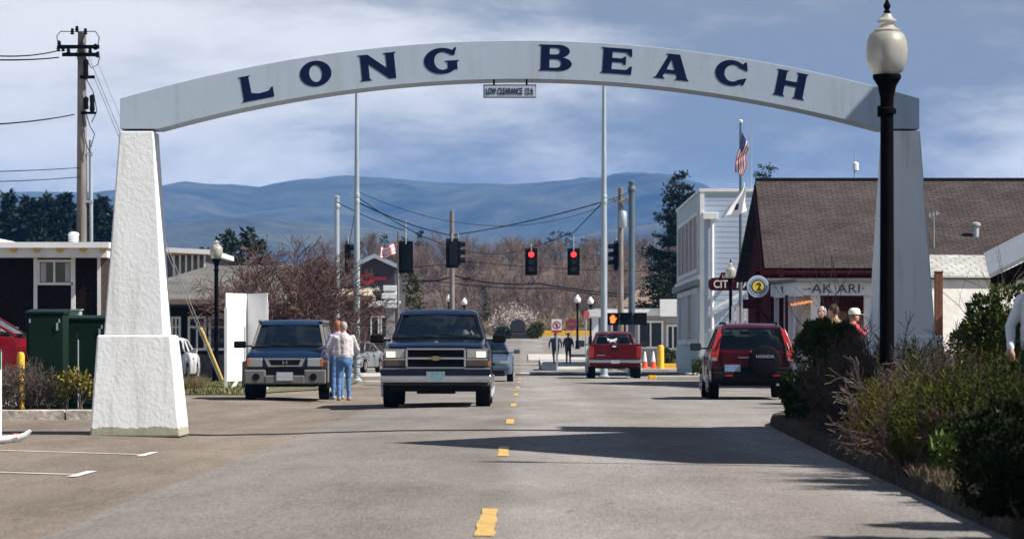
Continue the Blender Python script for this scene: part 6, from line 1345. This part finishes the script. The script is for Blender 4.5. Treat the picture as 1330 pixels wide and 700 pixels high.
def stems(mb_list, name, m, parent):
    mb = MB()
    for a, b, r0, r1, n in mb_list: mb.tube(a, b, r0, r1, n, caps=False)
    me = bpy.data.meshes.new(name); me.from_pydata(mb.v, [], mb.f); me.materials.append(m); me.update(); return link_mesh(name, me, parent)
def grow(rng, base, d, length, r, depth, out, spread=.55, up=.12, nseg=3, kids=3, shrink=.68, curl=.18, n=4, minr=.004):
    p = Vector(base); d = Vector(d).normalized(); sl = length / nseg; tips = []
    for i in range(nseg):
        d = (d + Vector(rng.normal(0, curl, 3)) + Vector((0, 0, up))).normalized(); q = p + d * sl; r1 = max(minr, r * (1 - .3 / nseg)); out.append((p, q, r, r1, n if r > .02 else 3)); p, r = q, r1
        if depth > 0 and i >= 0:
            for k in range(kids if i == nseg - 1 else max(1, kids - 2)):
                if i < nseg - 1 and rng.random() < .35: continue
                a = d.orthogonal().normalized(); a.rotate(Quaternion(d, rng.uniform(0, 6.28))); dd = (d + a * spread * rng.uniform(.6, 1.4)).normalized()
                grow(rng, p, dd, length * shrink * rng.uniform(.75, 1.15), r * .62, depth - 1, out, spread, up * .8, nseg, kids, shrink, curl, n, minr)
    return out
def bare_bush(name, label, loc, h, nst, rad, m, seed, depth=3, r=.012, kids=3, minr=.0035, cat='shrub', group=None, up=.05, spread=.6):
    rng = np.random.default_rng(seed); t = thing(name, label, cat, loc, group=group); out = []
    for k in range(nst):
        a = rng.uniform(0, 6.28); q = rad * math.sqrt(rng.random()); el_ = rng.uniform(.25, 1.0); d = (math.cos(a) * (1 - el_) * 1.2, math.sin(a) * (1 - el_) * 1.2, .35 + el_)
        grow(rng, (math.cos(a) * q * .5, math.sin(a) * q * .5, -.02), d, h * .42 * rng.uniform(.7, 1.1), r, depth, out, spread, up, 3, kids, .62, .16, 4, minr)
    stems(out, 'branches', m, t); return t, out
def lobed(rng, n, rx, ry, h, k, zmin=.05):
    """points and outward directions on a clump of lobes filling an uneven mound"""
    c = []; 
    for i in range(k):
        a = rng.uniform(0, 6.28); q = math.sqrt(rng.random()) * .68; z = rng.uniform(.15, .72) * (1 - .45 * q * q); c.append((math.cos(a) * q * rx, math.sin(a) * q * ry, z * h, rng.uniform(.22, .4) * min(rx, ry, h) * 1.15))
    c = np.array(c); idx = rng.integers(0, k, n); d = rng.normal(0, 1, (n, 3)); d[:, 2] += .25; d /= np.linalg.norm(d, axis=1)[:, None]
    rr = c[idx, 3] * (1 - .45 * rng.random(n) ** 2) * (1 + .12 * np.sin(d[:, 0] * 7 + idx) + .1 * np.sin(d[:, 1] * 9)); p = c[idx, :3] + d * rr[:, None]; ok = p[:, 2] > zmin; return p[ok], d[ok], c
def shrub(name, label, loc, rx, ry, h, n, L, Wd, m, seed, k=14, tw=.35, cat='shrub', group=None, wild=0):
    rng = np.random.default_rng(seed); t = thing(name, label, cat, loc, group=group); p, d, c = lobed(rng, n, rx, ry, h, k)
    d[:, 2] += .35; V = leaves(p, d, L, Wd, tw); me = fastmesh('foliage', V, quads(len(V)), m); link_mesh('foliage', me, t)
    out = []
    for q in c:
        b = Vector((q[0] * .25, q[1] * .25, -.02)); e = Vector(q[:3]); mid = b.lerp(e, .55) + Vector(rng.normal(0, .05, 3)); out += [(b, mid, .02, .015, 5), (mid, e, .015, .008, 4)]
        for j in range(6): out.append((e, e + Vector(rng.normal(0, 1, 3)).normalized() * q[3] * .95, .007, .003, 3))
    for j in range(wild):
        a = rng.uniform(0, 6.28); b = Vector((math.cos(a) * rx * .5, math.sin(a) * ry * .5, h * .5)); out.append((Vector((0, 0, -.02)), b, .009, .006, 4)); grow(rng, b, (rng.normal(0, .5), rng.normal(0, .5), 1), h * .4, .006, 1, out, .5, .1, 3, 3, .6, .15, 3, .003)
    stems(out, 'stems', M_TWIG, t); return t
def needle_shrub(name, label, loc, rx, ry, h, shoots, m, seed, L=.05, per=64, slen=(.18, .46), group=None):
    """upright resinous shoots clothed in needles"""
    rng = np.random.default_rng(seed); t = thing(name, label, 'shrub', loc, group=group); a = rng.uniform(0, 6.28, shoots); q = np.sqrt(rng.random(shoots)); z = h * (1 - .62 * q ** 2.2) * rng.uniform(.45, 1.0, shoots)
    b = np.stack([np.cos(a) * q * rx, np.sin(a) * q * ry, z * .82], 1); d = np.stack([np.cos(a) * q * .55, np.sin(a) * q * .55, np.ones(shoots)], 1) + rng.normal(0, .22, (shoots, 3)); d /= np.linalg.norm(d, axis=1)[:, None]; sl2 = rng.uniform(*slen, shoots)
    u = rng.random((shoots, per)); pts = b[:, None] + d[:, None] * (u * sl2[:, None])[..., None]; side = rng.normal(0, 1, (shoots, per, 3)); dr = d[:, None] * .75 + side * .45
    V = leaves(pts.reshape(-1, 3), dr.reshape(-1, 3), L, .0075, .12); link_mesh('foliage', fastmesh('foliage', V, quads(len(V)), m), t)
    out = [(Vector(b[i] * np.array([.35, .35, .2])), Vector(b[i] + d[i] * sl2[i] * .8), .008, .004, 3) for i in range(0, shoots, 3)]; stems(out, 'stems', M_TWIG, t); return t
# --- conifers
def conifer(label, loc, h, rad, seed, m, layers=26, per=9, group=None, name='conifer', flat=.25, bare=.1, nl=26, leafL=.42, gap=.15, ragged=.3):
    rng = np.random.default_rng(seed); t = thing(name, label, 'tree', loc, group=group); out = []; P_ = []; D_ = []
    lean_ = Vector((rng.normal(0, .02), rng.normal(0, .02), 1))
    for i in range(8): a = lean_ * h * i / 8; b = lean_ * h * (i + 1) / 8; out.append((Vector(a), Vector(b), h * .016 * (1 - i / 8.4), h * .016 * (1 - (i + 1) / 8.4), 6))
    stems(out, 'trunk', M_BARK, t); br = []
    for i in range(layers):
        f = bare + (1 - bare) * (i + rng.uniform(-.3, .3)) / layers; f = min(.985, max(bare, f)); Lr = rad * (1 - f) ** .8 * rng.uniform(1 - ragged, 1 + ragged * .4) + .05 * rad
        for k in range(per):
            if rng.random() < gap: continue
            a = rng.uniform(0, 6.28); l = Lr * rng.uniform(.6, 1.15); base = np.array(lean_) * h * f; el_ = rng.uniform(-.15, .35) * (1 if f < .8 else 2.2) - flat * (1 - f); d = np.array([math.cos(a) * math.cos(el_), math.sin(a) * math.cos(el_), math.sin(el_)])
            tip = base + d * l; tip[2] += .10 * l; br.append((Vector(base), Vector(tip), h * .003, h * .001, 3)); nn_ = max(5, int(nl * l / rad)); u = rng.random(nn_) ** .7; p = base + (tip - base) * u[:, None] + rng.normal(0, .06 * l + .02 * rad, (nn_, 3)) * np.array([1, 1, .45]); P_.append(p); D_.append(np.tile(d * .8 + np.array([0, 0, -.15]), (nn_, 1)))
    P_ = np.concatenate(P_); D_ = np.concatenate(D_); V = leaves(P_, D_, leafL * rad * .3, leafL * rad * .12, .55)
    cr = link_mesh('crown', fastmesh('crown', V, quads(len(V)), m), t); return t
# planted bed on the right, from the far end to the near corner
z0 = .13
shrub('evergreen_shrub', 'dark rounded evergreen shrub at the far tip of the planted bed', (X(1060, 46.5), 46.5, z0), .60, .7, (Z(432, 46.5) - z0) * 1.42, 18000, .05, .026, M_EVER, 11, 16, wild=3)
shrub('evergreen_shrub', 'tallest dark evergreen shrub hiding the standing group', (X(1084, 43.6), 43.6, z0), .50, .6, (Z(418, 43.6) - z0) * 1.5, 19000, .05, .026, M_EVER, 12, 16, wild=6)
shrub('evergreen_shrub', 'low dark green shrub spilling over the kerb tip', (X(1032, 45.6), 45.6, z0), .36, .6, .58, 8000, .045, .022, M_EVER, 13, 9)
shrub('evergreen_shrub', 'dark dense shrub between the kerb and bare twigs', (X(1110, 39.5), 39.5, z0), .48, .7, (Z(470, 39.5) - z0) * 1.3, 15000, .048, .024, M_EVER, 14, 14)
bare_bush('bare_shrub', 'tangled bare grey shrub in front of the right pillar', (X(1152, 36.5), 36.5, z0), 1.35, 30, .6, M_DKTWIG, 21, 3, .012, 3)
bare_bush('bare_shrub', 'bare brown twiggy shrub beside the lamp post foot', (X(1125, 38.0), 38.0, z0), 1.2, 22, .5, M_DKTWIG, 22, 3, .011, 3)
bare_bush('bare_shrub', 'thin bare twigs rising at the foot of the right pillar', (X(1212, 39.2), 39.2, z0), 1.25, 18, .6, M_TWIG, 23, 3, .010, 3)
js = [(1196, 31.0, .46, .6, 470, 'yellow green needle shrub closest to the lamp post'), (1248, 30.0, .46, .6, 462, 'upright yellow green needle shrub behind the pale scrap'), (1302, 31.5, .5, .6, 460, 'yellow green needle shrub under the white shirted person'),
      (1180, 27.6, .34, .5, 520, 'small needle shrub leaning over the kerb'), (1232, 26.4, .42, .5, 512, 'broad needle shrub with olive shoots above the kerb'), (1290, 26.4, .40, .5, 478, 'needle shrub with olive shoots above the near dark bush'), (1335, 34.5, .6, .7, 455, 'needle shrub at the foot of the broad leaved shrub')]
for i, (px, d, rx, ry, py, lab) in enumerate(js): needle_shrub('needle_shrub', lab, (X(px, d), d, z0), rx, ry, (Z(py, d) - z0) * .95, 400, (M_JUNI, M_JUNIB, M_JUNI, M_JUNIB, M_JUNI, M_JUNIC, M_JUNIB)[i], 40 + i)
bare_bush('bare_shrub', 'bare stems poking through the needle shrubs', (X(1222, 29.0), 29.0, z0), 1.15, 16, .7, M_TWIG, 24, 3, .010, 3)
bare_bush('bare_shrub', 'dead brown stems between the bronze needle shrub and the kerb', (X(1205, 26.2), 26.2, z0), .8, 14, .5, M_DKTWIG, 25, 3, .009, 3)
bare_bush('bare_shrub', 'dead brown stems below the white shirted person', (X(1270, 28.6), 28.6, z0), 1.1, 14, .6, M_DKTWIG, 26, 3, .009, 3)
k_ = 9000; yy_ = RNG.uniform(19, 50, k_); xx_ = np.interp(yy_, [15, 22, 34, 48], [2.95, 3.1, 3.36, 3.75]) + np.abs(RNG.normal(0, 1.1, k_)); pl_ = np.stack([xx_, yy_, np.full(k_, z0 + .008)], 1); dl_ = RNG.normal(0, 1, (k_, 3)); dl_[:, 2] *= .18
V = leaves(pl_, dl_, .05, .03, .1); tag(link_mesh('leaf_litter', fastmesh('leaf_litter', V, quads(len(V)), mat('dead_leaf', (.07, .042, .022), .9, var=.4, vs=4, c2=(.16, .11, .06)))), 'brown leaf litter scattered over the planted bed', 'leaf litter', kind='stuff')
shrub('broadleaf_shrub', 'tall glossy broad leaved shrub in front of the white outbuilding', (X(1296, 49), 49, z0), .78, .8, (Z(372, 49) - z0) * 1.2, 9000, .10, .045, M_GLOSS, 31, 18, wild=8)
shrub('broadleaf_shrub', 'glossy broad leaved shrub by the person in white', (X(1352, 44), 44, z0), .7, .8, (Z(378, 44) - z0) * 1.2, 8000, .10, .045, M_GLOSS, 32, 16, wild=4)
shrub('dark_bush', 'dense nearly black bush filling the near corner of the bed', (X(1320, 20.6), 20.6, z0), .42, .6, (Z(535, 20.6) - z0) * 1.3, 26000, .03, .016, M_BLKLEAF, 33, 16)
shrub('dark_bush', 'dense nearly black bush lower beside the kerb corner', (X(1345, 18.8), 18.8, z0), .40, .5, Z(600, 18.8) - z0 + .05, 16000, .03, .016, M_BLKLEAF, 34, 12)
# low growth leaning over the kerb so that little bare soil shows
for i, (px, d, hh_, lab) in enumerate(((1118, 37.2, .42, 'low dark shrub leaning on the kerb below the bare twigs'), (1140, 34.4, .40, 'low olive shrub on the kerb edge near the lamp post'), (1163, 31.6, .46, 'low dark shrub on the kerb edge under the lamp post'), (1190, 28.6, .40, 'low olive shrub against the kerb below the bronze needles'), (1216, 26.0, .42, 'low dark shrub against the kerb beside the fresh sprig'), (1256, 23.6, .40, 'low olive shrub squeezed between kerb and black bush'))):
    shrub('low_shrub', lab, (X(px, d) + .16, d, z0), .30, .75, hh_ * 1.25, 4200, .04, .02, M_EVER if i % 2 == 0 else M_JUNIC, 150 + i, 9, wild=4)
# evergreen screen trees outside the picture on the right: they shade the near end of the bed
for x, y, h, lab, sd in ((6.9, 17.8, 5.4, 'dense evergreen screen tree near the lower end of the bed', 141), (7.6, 22.6, 5.0, 'dense evergreen screen tree between bed and hall', 142), (7.6, 25.9, 4.9, 'slimmer evergreen screen tree beside the gabled hall', 143), (8.6, 28.6, 5.2, 'evergreen screen tree touching the hall corner', 144)):
    conifer(lab, (x, y, z0), h, 1.5, sd, M_EVER, 26, 12, None, 'screen_tree', bare=.05, leafL=.6, nl=60, gap=.02)
# fresh green sprigs low by the kerb
shrub('sprig_plant', 'small fresh green sprig plant low by the kerb', (X(1238, 25.0), 25.0, z0), .22, .3, .36, 700, .07, .035, lm('fresh_leaf', (.07, .11, .02), (.14, .19, .05), 5), 35, 6)
tag(MB().slab([P(1288, 541, 25.6), P(1303, 533, 25.9), P(1305, 522, 25.8), P(1289, 530, 25.7)], .006).build('paper_scrap', M_GREYCLAD), 'pale scrap of paper caught in the needle shrubs', 'paper')
def tufts(name, label, spots, n, h, m, z):
    P_ = []; D_ = []
    for (x, y, rx, ry) in spots:
        k = n; a = RNG.uniform(0, 6.28, k); q = np.sqrt(RNG.random(k)); P_.append(np.stack([x + np.cos(a) * q * rx, y + np.sin(a) * q * ry, np.full(k, z)], 1)); D_.append(np.stack([RNG.normal(0, .45, k), RNG.normal(0, .45, k), np.ones(k)], 1))
    V = leaves(np.concatenate(P_), np.concatenate(D_), h, .008, .2); o = link_mesh(name, fastmesh(name, V, quads(len(V)), m)); return tag(o, label, 'grass', kind='stuff')
tufts('dry_grass', 'dry straw grass along the inside of the kerb', [(X(px, d), d, .22, .7) for px, d in ((1112, 36.0), (1128, 34.2), (1146, 32.4), (1160, 31), (1172, 29.6), (1190, 28), (1205, 26.6), (1222, 25.2), (1245, 24), (1270, 22.8))], 380, .12, mat('dead_grass', (.09, .068, .036), .9, var=.3, vs=3, c2=(.15, .115, .06)), z0)
# left planter
bare_bush('bare_shrub', 'bare grey twiggy shrub in front of the tall green cabinet', (X(38, 53.3), 53.3, .1), .92, 26, .45, M_TWIG, 51, 3, .011, 3, .004)
bare_bush('bare_shrub', 'bare grey twiggy shrub at the edge of the left planter', (X(2, 53.4), 53.4, .1), .9, 22, .4, M_TWIG, 52, 3, .011, 3, .004)
for px, lab, sd in ((84, 'small leafy shrub on bare stems beside the wide cabinet', 53), (103, 'small leafy shrub on bare stems close to the white pillar', 54)):
    rng = np.random.default_rng(sd); t = thing('leafy_shrub', lab, 'shrub', (X(px, 53.1), 53.1, .1)); out = []
    for k in range(4): grow(rng, (rng.normal(0, .03), rng.normal(0, .03), -.02), (rng.normal(0, .25), rng.normal(0, .25), 1), .36, .014, 2, out, .6, .08, 3, 3, .6, .15, 4, .004)
    stems(out, 'stems', M_TWIG, t); tips = np.array([o[1] for o in out if o[3] < .0062]); idx = rng.integers(0, len(tips), 420); p = tips[idx] + rng.normal(0, .03, (420, 3)); d = rng.normal(0, .6, (420, 3)); d[:, 2] += .5
    V = leaves(p, d, .085, .034, .3); link_mesh('foliage', fastmesh('foliage', V, quads(len(V)), M_YGLEAF), t)
tufts('dry_grass', 'round straw coloured grass tuft on the lawn edge', [(X(250, 84), 84, .3, .3)], 900, .42, M_STRAW, .03)
# --- bare reddish tree by the bank
def bare_tree(label, loc, h, seed, m, spread=.62, r=.09, nst=7, depth=5, kids=3, minr=.008, group=None):
    rng = np.random.default_rng(seed); t = thing('bare_tree', label, 'tree', loc, group=group); out = []; tr = []
    th = h * .12; tr.append((Vector((0, 0, -.05)), Vector((0, 0, th)), r * 1.5, r * 1.15, 8)); stems(tr, 'trunk', M_BARK, t)
    for k in range(nst):
        a = 2 * math.pi * k / nst + rng.uniform(-.3, .3); q = rng.uniform(.3, .95); grow(rng, (math.cos(a) * r * .4, math.sin(a) * r * .4, th * .9), (math.cos(a) * q, math.sin(a) * q, .75), h * .36, r * .55, depth - 1, out, spread, .04, 3, kids, .66, .15, 5, minr)
    stems(out, 'crown', m, t); return t
bare_tree('wide bare tree with dense reddish brown twigs behind the boxy car', (X(378, 103.5), 103.5, .03), (Z(310, 103)) * 1.0, 61, M_REDTWIG, .72, .085, 16, 5, 3, .009)
bare_tree('smaller bare reddish tree beside the stout steel pole', (X(418, 101), 101, .03), Z(345, 101) * .7, 62, M_REDTWIG, .6, .05, 6, 4, 3, .008)
firs = [(12, 252, 268, 1.9, 285), (38, 258, 262, 2.2, 280), (62, 255, 262, 2.1, 290), (88, 252, 280, 2.2, 282), (118, 262, 272, 2.0, 285), (136, 256, 280, 2.0, 292), (-12, 262, 272, 2.0, 288), (50, 272, 285, 1.6, 275), (104, 274, 285, 1.8, 278), (76, 270, 285, 1.7, 276)]
base_f = None
for i, (px, py, _, rd, d) in enumerate(firs):
    h = Z(py, d) - gz(d); conifer('dark fir standing in the clump behind the brown house', (X(px, d), d, gz(d)), h, rd * 1.6, 70 + i, M_DKFIR, 30, 11, 'firs behind the brown house', 'fir_tree', leafL=.72, nl=44, gap=.05)
for i, (px, py, d, rd, lab) in enumerate(((292, 302, 165, 2.4, 'round topped dark pine left of the bare red tree'), (322, 298, 170, 2.6, 'tallest dark pine behind the bare red tree'), (345, 310, 172, 1.8, 'small dark pine peeping behind the bare red tree'), (262, 325, 175, 2.2, 'low dark pine behind the upper storey house'))):
    h = Z(py, d); conifer(lab, (X(px, d), d, 0), h, rd, 90 + i, M_DKFIR, 18, 9, None, 'pine_tree', bare=.3, leafL=.55, nl=26)
conifer('tall ragged spruce beside the white clapboard hall', (X(886, 178), 178, 0), Z(224, 178), 3.3, 101, M_DKFIR, 22, 9, None, 'spruce_tree', flat=-.05, bare=.1, leafL=.22, nl=230, gap=.12, ragged=.45)
conifer('second ragged spruce with open limbs behind the tall one', (X(868, 186), 186, gz(186)), Z(262, 186) - gz(186), 2.6, 102, M_DKFIR, 17, 8, None, 'spruce_tree', flat=-.05, bare=.08, leafL=.22, nl=210, gap=.15, ragged=.45)
conifer('spruce top showing above the brown ridge', (X(989, 165), 165, 0), Z(212, 165), 3.0, 103, M_DKFIR, 22, 8, None, 'spruce_tree', flat=-.1, bare=.3, leafL=.2, nl=120, gap=.22, ragged=.4)
conifer('yellowish green conifer behind the white pylon', (X(535, 190), 190, gz(190)), Z(350, 190) - gz(190), 1.5, 104, lm('olive_needle', (.035, .05, .015), (.075, .085, .025), .8), 18, 9, None, 'small_conifer', leafL=.6, nl=26)
conifer('small dark conifer standing in the brown woods', (X(628, 300), 300, gz(300)), Z(368, 300) - gz(300), 1.1, 105, M_DKFIR, 14, 8, None, 'small_conifer', leafL=.6, nl=24)
for i, (px, py, d) in enumerate(((545, 296, 420), (500, 304, 430), (470, 312, 420), (522, 306, 425))):
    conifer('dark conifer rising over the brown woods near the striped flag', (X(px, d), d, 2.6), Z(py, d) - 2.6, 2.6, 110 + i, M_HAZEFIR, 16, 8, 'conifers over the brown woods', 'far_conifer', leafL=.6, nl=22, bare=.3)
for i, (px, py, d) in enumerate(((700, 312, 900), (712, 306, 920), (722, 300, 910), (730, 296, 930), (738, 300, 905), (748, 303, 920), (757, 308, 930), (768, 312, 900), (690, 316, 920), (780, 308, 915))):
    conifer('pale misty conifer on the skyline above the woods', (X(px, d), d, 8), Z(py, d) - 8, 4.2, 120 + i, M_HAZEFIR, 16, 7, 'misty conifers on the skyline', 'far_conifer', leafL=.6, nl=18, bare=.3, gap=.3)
# --- brown leafless woods on the hillside: reads as one mass
def proto_tree(seed, h):
    rng = np.random.default_rng(seed); out = []
    for k in range(2): grow(rng, (rng.normal(0, .3), rng.normal(0, .3), 0), (rng.normal(0, .22), rng.normal(0, .22), 1), h * .46, h * .012, 2, out, .55, .1, 3, 4, .62, .14, 3, .024)
    V = []
    for a, b, r0, r1, n in out:
        a = np.array(a); b = np.array(b); d = b - a; d = d / (np.linalg.norm(d) + 1e-9); s_ = np.cross(d, [.3, .9, .2]); s_ /= np.linalg.norm(s_) + 1e-9; u = np.cross(d, s_)
        for j in range(3):
            c0 = math.cos(2.094 * j); s0 = math.sin(2.094 * j); c1_ = math.cos(2.094 * (j + 1)); s1_ = math.sin(2.094 * (j + 1))
            V += [a + (s_ * c0 + u * s0) * r0, a + (s_ * c1_ + u * s1_) * r0, b + (s_ * c1_ + u * s1_) * r1, b + (s_ * c0 + u * s0) * r1]
    tips = np.array([o[1] for o in out if o[3] < .03]); idx = rng.integers(0, len(tips), 320); dd = rng.normal(0, .6, (320, 3)); dd[:, 2] += .6
    return np.concatenate([np.array(V), leaves(tips[idx], dd, h * .085, .05, .2)])
protos = [proto_tree(200 + i, 1.0 * 9) for i in range(5)]
rng = np.random.default_rng(5); allV = []
for i in range(390):
    d = rng.uniform(302, 428) if i < 260 else rng.uniform(322, 400); px = rng.uniform(415, 905); s_ = rng.uniform(.30, .56); a = rng.uniform(0, 6.28); v = protos[i % 5] * s_; v = np.stack([v[:, 0] * math.cos(a) - v[:, 1] * math.sin(a), v[:, 0] * math.sin(a) + v[:, 1] * math.cos(a), v[:, 2]], 1)
    zb_ = 2 + 9.6 * math.sin(min(1, max(0, (d - 320) / 110)) * math.pi / 2) ** 1.3; allV.append(v + np.array([X(px, d), d, zb_ - .25]))
allV = np.concatenate(allV); tag(link_mesh('bare_woods', fastmesh('bare_woods', allV, quads(len(allV)), M_WOODS)), 'brown leafless woods covering the hillside beyond the junction', 'woods', kind='stuff')
n = 26000; px = rng.uniform(400, 930, n); d = rng.uniform(292, 330, n); p = np.stack([(px - VX) * d / FPX, d, 2.1 + rng.random(n) * 1.9 * (.5 + .5 * np.sin(px * .09) ** 2)], 1); dr = np.tile([0, 0, 1.0], (n, 1)); V = leaves(p, dr, .7, .06, .5)
tag(link_mesh('brush', fastmesh('brush', V, quads(len(V)), mat('tan_brush', (.16, .115, .07), .9, var=.3, vs=.2, c2=(.24, .19, .11)))), 'tan brush and reeds at the foot of the brown woods', 'brush', kind='stuff')
# blossom shrub and low bushes
t, out = bare_bush('blossom_shrub', 'wide shrub in pale blossom behind the dark monument', (X(668, 283), 283, gz(283)), 3.3, 16, 1.4, M_TWIG, 131, 2, .05, 3, .015, spread=.7)
tips = np.array([o[1] for o in out]); idx = RNG.integers(0, len(tips), 2600); p = tips[idx] + RNG.normal(0, .16, (2600, 3)); V = leaves(p, RNG.normal(0, 1, (2600, 3)), .13, .11, .5); link_mesh('blossom', fastmesh('blossom', V, quads(len(V)), M_BLOSSOM), t)
shrub('low_bush', 'low brown green bush right of the dark monument', (X(694, 270), 270, gz(270)), .9, .8, 1.3, 1500, .22, .12, M_JUNI, 132, 9)
shrub('low_bush', 'low dark bush left of the dark monument', (X(654, 270), 270, gz(270)), .7, .8, 1.0, 1200, .2, .11, M_EVER, 133, 8)
shrub('low_bush', 'rounded green bush beside the corner shop wall', (X(868, 163), 163, .13), .55, .6, 1.15, 1800, .14, .07, M_GLOSS, 134, 9)
shrub('low_bush', 'low dark bush at the foot of the white clapboard hall', (X(914, 121), 121, .0), .55, .6, .75, 2200, .09, .045, M_EVER, 135, 9)
shrub('low_bush', 'dark bush against the pale board fence', (X(984, 101), 101, .006), .55, .5, 1.05, 2500, .09, .045, M_EVER, 136, 9)
